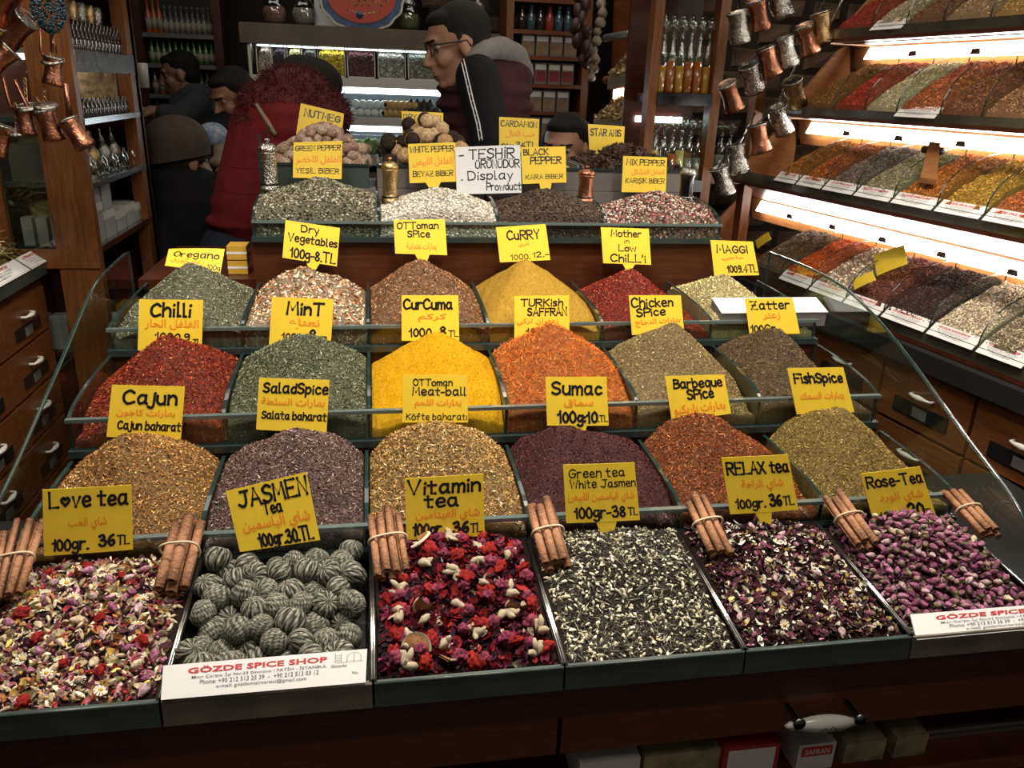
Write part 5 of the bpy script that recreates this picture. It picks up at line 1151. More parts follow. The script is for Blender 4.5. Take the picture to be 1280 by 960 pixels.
# ================================================================== small lit display and tin shelf behind
sd = thing('lit_display', 'small lit wooden display with two sloping trays, left of the oil rack', 'display', (1.45, 3.1, 0))
YD = 3.0
def lv(px0, px1, Ya=2.95, Yb=3.35): return at(*px0, Y=Yb), at(*px1, Y=Ya)
for i, (f0, f1, b0, b1, l0, l1, lab) in enumerate([((760,98),(818,86),(790,65),(822,60),(790,55),(822,44),'tan dried peel heap on the upper tray of the small lit display'), ((742,150),(808,152),(775,125),(815,120),(768,112),(815,105),'tan dried root heap on the lower tray of the small lit display')]):
    a, b = at(*f0, Y=3.15), at(*f1, Y=2.95); c, d = at(*b0, Y=3.35), at(*b1, Y=3.15)
    c[0] = max(c[0], a[0]+.03)
    def hmap(u, v): return (a*(1-u)+b*u)*(1-v)+(c*(1-u)+d*u)*v
    V = []; nU, nV = 24, 14
    for j in range(nV+1):
        for k in range(nU+1):
            V.append(hmap(k/nU, j/nV)+np.array([0, 0, .006+.02*math.sin(math.pi*j/nV*.8)*math.sin(math.pi*k/nU)+random.uniform(-.003, .003)]))
    n1 = len(V); V += [v-np.array([0, 0, .03]) for v in V]; Fc = []
    for j in range(nV):
        for k in range(nU): q = j*(nU+1)+k; Fc += [(q, q+1, q+nU+2, q+nU+1)]
    for k in range(nU): Fc.append((k, k+n1, k+1+n1, k+1))
    Fc = np.array([(f[0], f[1], f[2]) for f in Fc]+[(f[0], f[2], f[3]) for f in Fc]); V = np.array(V)
    P0 = V[:n1][rng.integers(0, n1, 900)]+rng.uniform(-.006, .006, (900, 3))*[1, 1, .3]; pl2 = [(.52,.40,.2,4),(.38,.27,.12,2),(.62,.52,.3,1)]
    sct = scatter('petal', P0+np.array([0, 0, .004]), rotmats(900, None, .8), np.array([.009,.006,.005])[None]*rng.uniform(.6, 1.2, (900, 1)), pal(900, pl2))
    V, Fc, Cc = cat3([(V, Fc, np.tile([.2, .14, .07], (len(V), 1))), sct])
    tag(mk('dried_peel' if i == 0 else 'dried_root', V, Fc, M['vc'], col=Cc), lab, 'dried goods', kind='stuff')
    MB().slab([a-(0, 0, .004), b-(0, 0, .004), d-(0, 0, .03), c-(0, 0, .03)], (0, 0, -.035)).build('tray', M['wood_ply'], sd)
    MB().slab([a, b, b-(0, .008, 0), a-(0, .008, 0)], (0, 0, -.04)).build('front_glass', M['tray_c'], sd)
    e, f = at(*l0, Y=3.36), at(*l1, Y=3.16)
    MB().slab([e, f, f-(0, 0, .035), e-(0, 0, .035)], (0, .01, 0)).build('light_strip', M['lamp'], sd)
    MB().slab([e+(-.03, -.08, .02), f+(.0, -.12, .02), f+(0, .05, .02), e+(0, .05, .02)], (0, 0, .02)).build('canopy', M['wood_ply'], sd)
    MB().tube([at(756+i*0, (48, 100)[i], Y=3.22), at(822, (36, 92)[i], Y=2.98)], .014, 8).build('tube_rail', M['alu'] if i == 0 else M['wood_ply'], sd)
MB().slab([at(770, 0, Y=3.4), at(826, 0, Y=3.2), at(815, 260, Y=3.2), at(760, 260, Y=3.4)], (0, .03, 0)).build('back_board', M['wood_h'], sd)
for j, px in enumerate(((800, 22), (814, 20))):
    p = at(*px, Y=3.05); o = MB().lathe([(.02, -.045), (.026, -.04), (.026, .02), (.018, .032), (.02, .035), (.02, .05), (.006, .06), (.006, .066)], p, 16).build('spice_jar', M['darkmetal']); tag(o, ('dark lidded jar on top of the small lit display, nearer the tins', 'dark lidded jar on top of the small lit display, nearer the oil rack')[j], 'jar')

ts = thing('tin_shelf', 'dark wooden bookcase of tea packets and bottles in the far corner', 'bookcase', (1.25, 3.7, 0))
Xa, Xb = at(640, 100, Y=3.6)[0], at(727, 100, Y=3.6)[0]
for x in (Xa-.03, Xb): bx('upright', x, x+.03, 3.6, 3.8, 0, 2.4, M['wood_v'], ts)
bx('back_panel', Xa-.03, Xb+.03, 3.8, 3.815, 0, 2.4, M['wood_dark'], ts)
shz = [at(680, y, Y=3.6)[2] for y in (-2, 38, 70, 105, 139, 172)]
for z in shz: bx('shelf', Xa, Xb, 3.6, 3.8, z-.016, z, M['wood_h'], ts)
M['tealabel'] = mat('tan_packet', (.30, .19, .11), .4, noise=.5, nscale=18); M['redlabel'] = mat('maroon_packet', (.22, .02, .03), .4, noise=.4, nscale=15)
M['darkglass'] = mat('dark_bottle', (.03, .02, .015), .1, spec=.8, coat=.4); M['blueglass'] = mat('blue_bottle', (.05, .09, .13), .15, coat=.4); M['redcap'] = mat('red_bottle', (.3, .05, .03), .2)
for j, mm in enumerate(('darkglass', 'blueglass', 'darkglass', 'redcap', 'blueglass', 'blueglass')):
    p = at(652+j*11.5, 37, Y=3.66); o = MB().lathe([(.014, 0), (.019, .003), (.019, .055), (.010, .072), (.008, .09), (.011, .092), (.011, .10), (.002, .101)], (p[0], 3.66, shz[1]), 12).build('sauce_bottle', M[mm])
    tag(o, ['brown', 'blue', 'dark', 'red', 'grey blue', 'slate blue'][j]+' small bottle, number '+['one', 'two', 'three', 'four', 'five', 'six'][j]+' along the bookcase bottle shelf from the brick side', 'bottle', 'bottles in the far bookcase')
def packet(row, j, n, px0, px1, mm, lab):
    x0 = at(px0, 80, Y=3.64)[0]; x1 = at(px1, 80, Y=3.64)[0]; w_ = (x1-x0)/n; z = shz[row]; x = x0+w_*j; H_ = .085
    o = MB().box(x+.003, x+w_-.003, 3.63, 3.68, z, z+H_).build('tea_packet', M['greypanel']); tag(o, lab, 'packet', 'tea packets in the far bookcase')
    bx('picture', x+.007, x+w_-.007, 3.6285, 3.63, z+.010, z+H_*.62, M[mm], o); bx('title_band', x+.007, x+w_-.007, 3.6285, 3.63, z+H_*.68, z+H_*.92, M['porcelain'], o)
on = ['first', 'second', 'third', 'fourth']
for j in range(4): packet(2, j, 4, 650, 720, 'tealabel', f'{on[j]} tea packet from the brick side, on the shelf under the bottles')
for j in range(4): packet(3, j, 4, 650, 718, 'redlabel', f'{on[j]} maroon tea packet from the brick side, middle shelf of the bookcase')
for j in range(3): packet(4, j, 3, 662, 714, 'tealabel', f'{on[j]} tea packet of three on the lower shelf of the far bookcase')
for j in range(3): packet(5, j, 3, 662, 712, 'tealabel', f'{on[j]} tea packet of three on the lowest shelf, above the hidden lady')
# garlic braid and hanging gourd
M['garlic'] = mat('garlic_skin', (.30, .24, .18), .6, noise=.4, nscale=60)
gb = thing('garlic_braid', 'pale hanging garlic braid beside the far bookcase', 'garlic', tuple(at(742, 105, Y=3.3)))
for j in range(9):
    p = at(752-j*1.6+random.uniform(-4, 4), 5+j*11.5, Y=3.3+random.uniform(-.02, .02)); r = .022*random.uniform(.8, 1.1)
    MB().lathe([(r*.1, -r*.9), (r*.8, -r*.6), (r, 0), (r*.7, r*.6), (r*.2, r*1.1), (r*.12, r*1.8)], p, 10).build('garlic_bulb', M['garlic'], gb)
M['pepperskin'] = mat('dried_pepper', (.05, .018, .015), .5, noise=.4, nscale=40)
gb2 = thing('dried_pepper_string', 'string of dark dried peppers hanging between bookcase and garlic', 'dried peppers', tuple(at(728, 60, Y=3.25)))
for j in range(10):
    p = at(728+random.uniform(-9, 9), -5+j*9, Y=3.25+random.uniform(-.03, .03)); MB().lathe([(.003, -.035), (.016, -.022), (.020, 0), (.016, .02), (.004, .026)], p, 9, axis=(random.uniform(-.5, .5), random.uniform(-.3, .3), 1)).build('dried_pepper', M['pepperskin'], gb2)

# ================================================================== lit glass cabinet behind the people
YC = 3.6
lc = thing('lit_cabinet', 'long white lit glass cabinet with dark trim behind the people', 'cabinet', (.5, 3.85, 0))
cx0, cx1 = at(312, 60, Y=YC)[0], 1.0
def cz(px, py): return at(px, py, Y=YC)[2]
ztop = cz(430, 34)
M['trim'] = mat('bronze_trim', (.10, .075, .05), .4, noise=.3, nscale=8)
M['cabin'] = mat('pale_cabinet_inside', (.30, .34, .36), .5)
bx('top_board', cx0-.03, cx1+.03, 3.56, 4.2, ztop-.075, ztop, M['trim'], lc)
bx('back_panel', cx0, cx1, 4.1, 4.12, .1, ztop-.075, M['cabin'], lc); bx('side_panel', cx0-.01, cx0, 3.6, 4.1, .1, ztop-.075, M['trim'], lc)
bx('lower_body', cx0, cx1, 3.6, 4.1, .0, cz(430, 215), M['trim'], lc)
rows_ = [(62, 98), (118, 146), (168, 196)]
for i, (ya, yb) in enumerate(rows_):
    zb_ = cz(440, yb); zl = cz(440, ya-9)
    bx('shelf', cx0, cx1, 3.6, 4.1, zb_-.03, zb_, M['rail'], lc); bx('shelf_lip', cx0, cx1, 3.59, 3.6, zb_-.034, zb_+.002, M['alu'], lc)
    yl_ = 3.625 if i == 0 else 3.70; MB().slab([(cx0+.02, yl_, zl), (cx1, yl_, zl), (cx1, yl_+.08, zl-.025), (cx0+.02, yl_+.08, zl-.025)], (0, .01, .01)).build('light_strip', M['lamp_cool'], lc)
    bx('glass_front', cx0, cx1, 3.597, 3.600, zb_, zl-.03, M['glass'], lc) if i else None
bx('corner_post', cx0-.006, cx0+.006, 3.585, 3.6, cz(430, 215), ztop-.075, M['alu'], lc)
zb1 = cz(440, 98); cols = [(.45,.36,.3),(.06,.04,.06),(.6,.55,.3),(.12,.12,.1),(.68,.5,.06),(.13,.05,.05),(.4,.36,.33),(.3,.28,.25),(.5,.3,.1),(.2,.1,.05)]
cn_ = ['multicoloured sweets','dark purple raisins','pale cream nuts','grey seeds','bright yellow raisins','maroon dried berries','speckled pale beans','speckled grey beans','tan dried fruit','brown dates']
spx = [(321,339),(340,357),(359,377),(378,395),(397,432),(434,469),(472,507),(510,545),(548,580),(583,618)]
for i, (pa, pb_) in enumerate(spx):
    xa, xb = at(pa, 80, Y=3.62)[0], at(pb_, 80, Y=3.62)[0]; z1_ = zb1+.135
    t = thing('display_box', 'white framed box of '+cn_[i]+' on the top shelf of the lit cabinet', 'box', ((xa+xb)/2, 3.66, zb1+.002), 'white framed boxes')
    fr = MB(); e = .004
    for b_ in ((xa, xb, zb1+.002, zb1+.008), (xa, xb, z1_-.006, z1_), (xa, xa+e, zb1, z1_), (xb-e, xb, zb1, z1_)): fr.box(b_[0], b_[1], 3.612, 3.62, b_[2], b_[3])
    fr.build('frame', M['porcelain'], t); bx('pane', xa+e, xb-e, 3.615, 3.617, zb1+.01, z1_-.008, M['glass'], t)
    c = cols[i]; V, Fc, Cc = heapgrid(xa+e, xb-e, 3.622, 3.78, lambda x, y: zb1+.07+(y-3.62)*.28+.004*vnoise(x, y, .02, i), zb1+.004, 12, 10, palette=[(*c, 1)])
    n_ = 260; x = rng.uniform(xa+.01, xb-.01, n_); y = rng.uniform(3.625, 3.77, n_); z = zb1+.072+(y-3.62)*.28
    k_ = int(n_*.6); xf = rng.uniform(xa+.008, xb-.008, k_); zf_ = rng.uniform(zb1+.012, zb1+.072, k_)
    pos = np.vstack([np.stack([x, y, z], 1), np.stack([xf, np.full(k_, 3.621), zf_], 1)])
    V, Fc, Cc = cat3([(V, Fc, Cc*.6), scatter('seed', pos, rotmats(len(pos), None, 2.), np.array([.013, .010, .009])[None]*np.ones((len(pos), 1))*.6, 1.5*pal(len(pos), [(*c, 1)]))])
    o = mk('contents', V, Fc, M['vc'], t, col=Cc); o['kind'] = 'stuff'
M['roll_w'] = mat('white_sugar_roll', (.62, .62, .64), .6); M['roll_o'] = mat('orange_roll', (.55, .30, .11), .5, noise=.3, nscale=40); M['fig'] = mat('dark_fig', (.045, .03, .03), .6)
zb2, zb3 = cz(440, 146), cz(440, 196)
def roll(x, z, y, mm, lab, grp, r=.017):
    tag(MB().lathe([(r*.7, 0), (r, .005), (r, .10), (r*.7, .105)], (x, y, z+r), 12, axis=(0, 1, 0)).build('sweet_roll', mm), lab, 'sweet', grp)
for j in range(5):
    for k in range(2): roll(at(441+j*9, 130, Y=3.64)[0]+(k*.012), zb2+k*.033, 3.63, M['roll_w'], 'white powdered sweet roll on the middle shelf of the lit cabinet', 'white sweet rolls')
for j in range(6):
    for k in range(2): roll(at(480+j*7, 130, Y=3.64)[0]+(k*.010), zb2+k*.034, 3.63, M['roll_o'], 'orange tan sweet roll on the middle shelf of the lit cabinet', 'orange sweet rolls')
for j in range(9):
    x = at(514+(j % 5)*8, 130, Y=3.64)[0]; tag(MB().lathe([(.002, 0), (.016, .006), (.020, .02), (.013, .038), (.004, .05)], (x, 3.64+.02*(j//5), zb2+.002+.028*(j//5)), 10).build('dried_fig', M['fig']), 'dark dried fig on the middle shelf of the lit cabinet', 'dried fig', 'dark dried figs')
GRN = [lumpy('green_nut', 1, (.10,.14,.05), (.28,.34,.16), .016, 70+k, .2) for k in range(2)]; BRN = [lumpy('brown_date', 1, (.05,.03,.02), (.16,.10,.07), .017, 80+k, .2, (1.4, 1, 1)) for k in range(2)]
for j in range(36): place('green_nut', random.choice(GRN), (at(438, 180, Y=3.65)[0]+random.uniform(0, .115), 3.64+random.uniform(0, .08), zb3+.012+random.uniform(0, .05)), rot3(), random.uniform(.8, 1.1), 'green nut on the lowest shelf of the lit cabinet', 'nut', 'green nuts in the lit cabinet')
for j in range(34): place('brown_date', random.choice(BRN), (at(474, 180, Y=3.65)[0]+random.uniform(0, .12), 3.64+random.uniform(0, .08), zb3+.012+random.uniform(0, .04)), rot3(), random.uniform(.8, 1.1), 'brown date on the lowest shelf of the lit cabinet', 'date', 'dates in the lit cabinet')
# jars, box and sign on the cabinet
for i, (px, c, lab) in enumerate([(343, (.34,.16,.15), 'pink filled'), (380, (.42,.38,.34), 'white filled'), (510, (.14,.15,.06), 'olive green filled'), (597, (.30,.16,.12), 'salmon filled')]):
    x = at(px, 20, Y=3.66)[0]; t = thing('glass_jar', lab+' round glass jar with a domed lid on top of the lit cabinet', 'jar', (x, 3.66, ztop), 'round jars on the lit cabinet')
    MB().lathe([(.028, .001), (.046, .02), (.050, .05), (.042, .082), (.030, .092), (.032, .098)], (x, 3.66, ztop), 20).build('jar_body', M['bottle_glass'], t)
    mm = mat('jar_sweets', c, .7, noise=.6, nscale=120, bump=1, bscale=150); MB().lathe([(.026, .004), (.043, .02), (.047, .048), (.040, .066), (.002, .07)], (x, 3.66, ztop), 18).build('sweets', mm, t)
    MB().lathe([(.033, .098), (.034, .104), (.022, .122), (.007, .130), (.009, .142), (.002, .150)], (x, 3.66, ztop), 18).build('lid', M['brass'] if i < 2 else M['silver'], t)
xa = at(394, 20, Y=3.7)[0]; o = bx('white_box', xa, xa+.10, 3.68, 3.76, ztop, ztop+.13, M['paper']); tag(o, 'white printed box between the round jars and the red sign', 'box')
f_, _ = quadmap([(xa, 3.6785, ztop+.13), (xa+.10, 3.6785, ztop+.13), (xa+.10, 3.6785, ztop), (xa, 3.6785, ztop)]); a_, b_ = textin('TASI', .12, .9, .56, .84, .02); mk('lettering', [f_(*q) for q in a_], b_, M['ink'], o)
sc_ = at(452, -8, Y=3.58); t = thing('oval_sign', 'oval red sign with a scalloped blue and white rim above the lit cabinet', 'sign', tuple(sc_))
def oval(rx, rz, sc2, n=72): return [(sc_[0]+rx*math.cos(a)*(1+sc2*math.cos(14*a)), sc_[1], sc_[2]+rz*math.sin(a)*(1+sc2*math.cos(14*a))) for a in np.linspace(0, 2*math.pi, n, endpoint=False)]
M['signblue'] = mat('sign_blue', (.05, .12, .28), .4, noise=.7, nscale=30); M['signred'] = mat('sign_red', (.42, .045, .03), .4); M['gold'] = mat('gold_print', (.6, .38, .1), .5)
def sheet(name, poly, y0, y1, mm):
    MB().prism([(p[0], y0, p[2]) for p in poly], (0, y1-y0, 0)).build(name, mm, t)
sheet('rim', oval(.172, .142, .02), 3.585, 3.60, M['porcelain']); sheet('blue_border', oval(.163, .133, .02), 3.580, 3.585, M['signblue']); sheet('red_field', oval(.138, .108, .0), 3.575, 3.580, M['signred'])
ls = [[(.30,.42),(.36,.50)], smoothline([(.36,.42),(.42,.34),(.47,.40),(.43,.44)]), smoothline([(.50,.34),(.54,.42),(.58,.34),(.62,.42)]), smoothline([(.66,.34),(.68,.50),(.72,.36),(.78,.42)]), smoothline([(.34,.28),(.5,.24),(.7,.28)])]
f_, _ = quadmap([(sc_[0]-.17, 3.574, sc_[2]+.14), (sc_[0]+.17, 3.574, sc_[2]+.14), (sc_[0]+.17, 3.574, sc_[2]-.14), (sc_[0]-.17, 3.574, sc_[2]-.14)])
a_, b_ = ribbon(ls, .010, 1.2); mk('gold_script', [f_(*q) for q in a_], b_, M['gold'], t)
MB().lathe([(.0, 0), (.014, .001), (.014, .003), (.0, .004)], (sc_[0]-.01, 3.574, sc_[2]-.078), 12, axis=(0, -1, 0)).build('blue_emblem', M['signblue'], t)
bx('stand', sc_[0]-.05, sc_[0]+.05, 3.60, 3.64, ztop, sc_[2], M['black'], t)

# ================================================================== bottle rack in the far left corner
YB = 4.3
br = thing('bottle_rack', 'dark wall rack of small bottles in the far corner behind the customers', 'rack', (-.35, 4.4, 0))
xl, xr = at(180, 60, Y=YB)[0], at(268, 60, Y=YB)[0]
for x in (xl-.04, xr): bx('upright', x, x+.04, YB, YB+.2, 0, 2.3, M['wood_dark'], br)
bx('back_panel', xl, xr, YB+.2, YB+.22, 0, 2.3, M['black'], br)
M['greenglass'] = mat('green_bottle', (.03, .12, .035), .15, coat=.4); M['orangeglass'] = mat('orange_bottle', (.36, .09, .02), .15, coat=.4); M['greyglass'] = mat('grey_bottle', (.12, .11, .10), .15, coat=.4); M['blab'] = mat('bottle_label', (.3, .28, .22), .6)
nrow = ['upper', 'second', 'third', 'lowest']
for i, (yy, n_) in enumerate(((42, 12), (80, 11), (118, 10), (150, 9))):
    z = at(222, yy, Y=YB)[2]; bx('shelf', xl, xr, YB, YB+.2, z-.02, z, M['wood_h'], br)
    bx('shelf_edge', xl, xr, YB-.004, YB, z-.02, z, M['greypanel'], br)
    for j in range(n_):
        mm = {0: 'orangeglass' if j < 3 else 'greyglass', 1: 'greenglass', 2: 'orangeglass' if j % 4 == 1 else 'greyglass', 3: 'greyglass'}[i]
        H_ = .12 if not (i == 0 and j < 3) else .155; r = .0145; x = xl+.022+(xr-xl-.044)*j/(n_-1)
        key = (mm, H_); 
        if key not in WO:
            WO[key] = (MB().lathe([(r*.85, 0), (r, .003), (r, H_*.5), (r*.42, H_*.68), (r*.38, H_*.9), (r*.5, H_*.91), (r*.5, H_), (.001, H_)], n=12).mesh('corner_bottle', M[mm]), MB().lathe([(r*1.02, H_*.12), (r*1.03, H_*.12), (r*1.03, H_*.42), (r*1.02, H_*.42)], n=12).mesh('label', M['blab']))
        b_, l_ = WO[key]; nm_ = {'orangeglass': 'orange', 'greyglass': 'grey', 'greenglass': 'green'}[mm]
        o = link('corner_bottle', b_, None, (x, YB+.05, z)); tag(o, f'{nm_} small bottle on the {nrow[i]} shelf of the corner rack', 'bottle', f'{nm_} bottles, {nrow[i]} shelf of the corner rack'); link('label', l_, o)

# ================================================================== glazed cabinet on the left
XL0, XL1, YA, YBk = -.47, -.205, 2.2, 2.78
gc = thing('glazed_cabinet', 'tall cherry wood cabinet with open lit shelves at the left aisle', 'cabinet', (-.33, 2.5, 0))
for (x, y) in ((XL0, YA), (XL1-.03, YA), (XL1-.03, YBk-.03), (XL0, YBk-.03)):
    bx('post', x, x+.03, y, y+.03, .0, 2.2, M['wood_v'], gc)
bx('far_board', XL1-.035, XL1, YBk-.08, YBk, 0, 2.2, M['wood_v'], gc); bx('near_board', XL1-.10, XL1-.03, YA-.002, YA+.02, 0, 2.2, M['wood_v'], gc); bx('near_board', XL0, XL0+.06, YA-.002, YA+.02, 0, 2.2, M['wood_v'], gc)
bx('back_panel', XL0, XL0+.012, YA+.03, YBk, 0, 2.2, M['wood_dark'], gc); bx('end_panel', XL0, XL1, YBk, YBk+.012, 0, 2.2, M['wood_dark'], gc)
SZ = [at(128, 308, X=XL1)[2]-.0, at(116, 229, X=XL1)[2], at(104, 149, X=XL1)[2], at(92, 62, X=XL1)[2], 1.80]
bx('door_rail', XL0-.001, XL1-.001, YA-.006, YA-.003, SZ[0]-.05, SZ[0]+.0, M['wood_v'], gc)
bx('side_glass', XL0+.06, XL1-.10, YA+.005, YA+.008, .3, 2.1, M['glass'], gc)
for i, z in enumerate(SZ):
    bx('shelf', XL0+.012, XL1-.002, YA+.03, YBk-.03, z-.012, z, M['rail'] if i < 3 else M['alu'], gc)
    bx('shelf_edge', XL1-.004, XL1+.002, YA+.03, YBk-.03, z-(.014 if i != 3 else .05), z+.001 , M['steel'] if i in (1, 2) else (M['wood_dark'] if i == 0 else M['silver']), gc)
MB().box(XL0+.05, XL1-.04, YA+.06, YBk-.1, SZ[3]-.024, SZ[3]-.016).build('light_strip', M['lamp_dim'] if 'lamp_dim' in M else mat('warm_lamp', (1,1,1), .5, emit=(1, .9, .75), estr=2.2), gc)
bx('lower_body', XL0+.03, XL1-.02, YA+.03, YBk-.03, 0, SZ[0]-.35, M['wood_dark'], gc)
bx('low_shelf', XL0+.012, XL1-.002, YA+.03, YBk-.03, SZ[0]-.30, SZ[0]-.288, M['wood_dark'], gc)
M['gbox'] = mat('pale_grey_box', (.33, .32, .31), .6, noise=.2, nscale=20); M['goldfill'] = mat('golden_dried_goods', (.36, .26, .12), .8, noise=.7, nscale=60, bump=1, bscale=80)
lvl = ['lowest', 'second', 'third', 'fourth', 'top']; pos_ = ['near end', 'middle near', 'middle', 'middle far', 'far end', 'very far end']
def gctag(o, what, i, j): tag(o, f'{what}, {pos_[j]} of the {lvl[i]} glazed cabinet shelf', what.split()[-1], 'goods in the glazed cabinet')
for j in range(5):       # lowest: pale boxes
    y = YA+.05+j*.10; h = (.10, .07, .055, .06, .05)[j]; o = bx('gift_box', XL1-.10, XL1-.02, y, y+.085, SZ[0], SZ[0]+h, M['gbox']); gctag(o, 'pale grey box', 0, j)
    bx('lid', XL1-.102, XL1-.018, y-.002, y+.087, SZ[0]+h-.02, SZ[0]+h+.002, M['porcelain'], o)
    if j < 2: o2 = bx('gift_box', XL1-.10, XL1-.02, y, y+.08, SZ[0]+h+.003, SZ[0]+h+.07, M['gbox']); gctag(o2, 'stacked pale box', 0, j)
for j in range(5):       # second: glass and brass vessels
    y = YA+.07+j*.10; mm = M['brass'] if j in (0, 2) else M['silver']; r = .036 if j in (0, 1) else .024; t = thing('tea_vessel', '', 'vessel', (XL1-.07, y, SZ[1]))
    MB().lathe([(r*.5, 0), (r*.6, .006), (r, .03), (r*.95, .05), (r*.5, .075)], (XL1-.07, y, SZ[1]), 16).build('bowl', mm, t)
    MB().lathe([(r*.52, .075), (r*.3, .092), (r*.1, .10), (r*.16, .11), (r*.02, .12)], (XL1-.07, y, SZ[1]), 14).build('lid', mm, t); gctag(t, ('round brass pot', 'round silver pot', 'small brass pot', 'small silver pot', 'slim silver pot')[j], 1, j)
    o = MB().lathe([(.012, 0), (.014, .003), (.014, .04), (.006, .05), (.006, .06)], (XL1-.025, y+.04, SZ[1]), 10).build('scent_bottle', M['bottle_glass']); gctag(o, 'clear scent bottle', 1, j)
for j in range(14):       # third: rows of tiny vials, and jars behind
    y = YA+.045+j*.034; o = MB().lathe([(.009, 0), (.010, .002), (.010, .03), (.005, .036), (.006, .046), (.001, .047)], (XL1-.022, y, SZ[2]), 10).build('attar_vial', M['darkglass']); tag(o, 'small dark vial in the row on the third glazed cabinet shelf', 'vial', 'vials on the third glazed cabinet shelf')
for j in range(16):
    y = YA+.045+j*.031; o = MB().lathe([(.010, 0), (.011, .002), (.011, .045), (.005, .055), (.007, .07), (.001, .072)], (XL1-.02, y, SZ[3]), 10).build('attar_vial', M['darkglass']); tag(o, 'dark tall vial in the row on the fourth glazed cabinet shelf', 'vial', 'vials on the fourth glazed cabinet shelf')
for j in range(7):
    y = YA+.06+j*.07; o = MB().lathe([(.008, 0), (.018, .004), (.004, .012), (.004, .06), (.016, .075), (.019, .10), (.016, .125)], (XL1-.07, y, SZ[3]), 12).build('tea_glass', M['brass'] if j % 2 else M['silver']); tag(o, ('gold' if j % 2 else 'silver')+' stemmed glass on the fourth glazed cabinet shelf', 'glass', ('gold' if j % 2 else 'silver')+' stemmed glasses')
t = thing('silver_tea_urn', 'silver tea urn with lid on the third glazed cabinet shelf', 'urn', (XL1-.09, YA+.10, SZ[2]))
MB().lathe([(.035, 0), (.038, .006), (.030, .03), (.045, .05), (.045, .10), (.050, .105)], (XL1-.09, YA+.10, SZ[2]), 20).build('urn_body', M['silver'], t); MB().lathe([(.048, .105), (.03, .12), (.006, .135), (.010, .15), (.002, .16)], (XL1-.09, YA+.10, SZ[2]), 18).build('lid', M['silver'], t)
for j in range(2): o = MB().lathe([(.034, 0), (.04, .01), (.042, .11), (.03, .12)], (XL1-.06, YA+.30+j*.11, SZ[2]), 16).build('goods_jar', M['goldfill']); gctag(o, ('gold filled jar', 'golden goods jar')[j], 2, j*2+2)
for i in (1, 0):
    for j in range(2): o = MB().lathe([(.034, 0), (.04, .01), (.042, .10), (.03, .11)], (XL1-.15, YA+.12+j*.3, SZ[i]), 16).build('goods_jar', M['goldfill']); gctag(o, ('tall golden jar', 'wide golden jar')[j], i, j*3)
for j in range(3):
    x = XL0+.085+j*.035; o = bx('small_carton', x-.013, x+.013, YA+.05, YA+.09, SZ[0], SZ[0]+.07, M['gbox']); tag(o, ('first', 'second', 'third')[j]+' small carton behind the glazed cabinet side pane', 'carton', 'cartons behind the side pane')
o = bx('dark_crate', XL0+.07, XL1-.11, YA+.05, YA+.16, SZ[1], SZ[1]+.09, mat('olive_box', (.07, .065, .045), .7)); tag(o, 'dark olive box behind the glazed cabinet side pane', 'box')
for j in range(4):
    o = bx('paper_box', -.44+j*.06, -.39+j*.06, YA+.06, YA+.12, SZ[0]-.288, SZ[0]-.20, M['gbox']); tag(o, ('first', 'second', 'third', 'fourth')[j]+' pale box on the low glazed cabinet shelf', 'box', 'pale boxes on the low shelf')
o = bx('amber_box', XL1-.07, XL1-.01, YBk-.28, YBk-.2, SZ[0]-.288, SZ[0]-.23, M['soap']); tag(o, 'amber yellow box low in the glazed cabinet', 'box')
# hanging copper pots
def hpot(px, Y, k, lab, tilt=.5, sc=1):
    p = at(*px, Y=Y); b, r, h = MUG[k]; o = link('hanging_pot', b, None, p+np.array([0, 0, .034*sc]), (0, tilt, random.uniform(-.4, .4)), sc); tag(o, lab, 'pot', 'copper pots hanging by the glazed cabinet')
    link('rim', r, o)
    c = link('long_handle', HND, o)
    return p
HND = MB().tube([(-.022, 0, -.006), (-.030, 0, .01), (-.034, 0, .075)], [.003, .0035, .004], 8).mesh('long_handle', M['copper'])
hl = [((12,14),'copper',.6,1.05),((38,48),'copper',.9,1.05),((17,84),'copper',.9,.95),((2,55),'brass',.5,1.0),((32,152),'copper',0,.8),((58,158),'copper',-.2,.9),((88,170),'copper',-.5,.9),((8,178),'copper',.4,.95),((70,90),'copper',.2,.8)]
hn = ['topmost copper pot by the picture edge', 'copper pot below the topmost, pointing to the blue beads', 'copper pot lying open third from the top', 'brass coloured pot cut by the picture edge', 'small copper pot under the nearer silver disc', 'small copper pot under the farther silver disc', 'lowest copper pot in front of the cabinet post', 'copper pot lowest by the picture edge', 'copper pot just under the blue beads']
for (px, k, ti, sc), lb in zip(hl, hn): hpot(px, 1.9, k, lb, ti, sc)
for j, (px, c) in enumerate((((34,134),0), ((57,132),1), ((66,76),2), ((22,165),3))):
    p = at(*px, Y=1.9); t = thing('silver_disc', ['silver lidded disc on a chain, nearer the picture edge', 'silver lidded disc on a chain, nearer the cabinet', 'silver disc touching the blue beads', 'silver disc lowest by the picture edge'][j], 'lid', tuple(p), 'silver discs on chains')
    MB().lathe([(.002, -.006), (.020, -.003), (.024, 0), (.020, .003), (.006, .005)], p, 20, axis=(random.uniform(-.2, .2), -.35, 1)).build('disc', M['silver'], t)
    for q in range(5): MB().tube([(p[0]+.003*math.cos(a)+.001*q, p[1], p[2]+.012+q*.010+.006*math.sin(a)) for a in np.linspace(0, 6.28, 9)[:-1]], .0012, 5, closed=True).build('chain_link', M['brass'], t)
p = at(60, 8, Y=1.88); t = thing('blue_bead_tassel', 'bunch of dark blue beads hanging above the copper pots', 'beads', tuple(p)); M['bluebead'] = mat('blue_bead', (.004, .03, .05), .25, coat=.5)
pos = rng.normal(0, 1, (420, 3)); pos /= np.linalg.norm(pos, axis=1)[:, None]; pos = pos*np.array([.030, .025, .048])+p
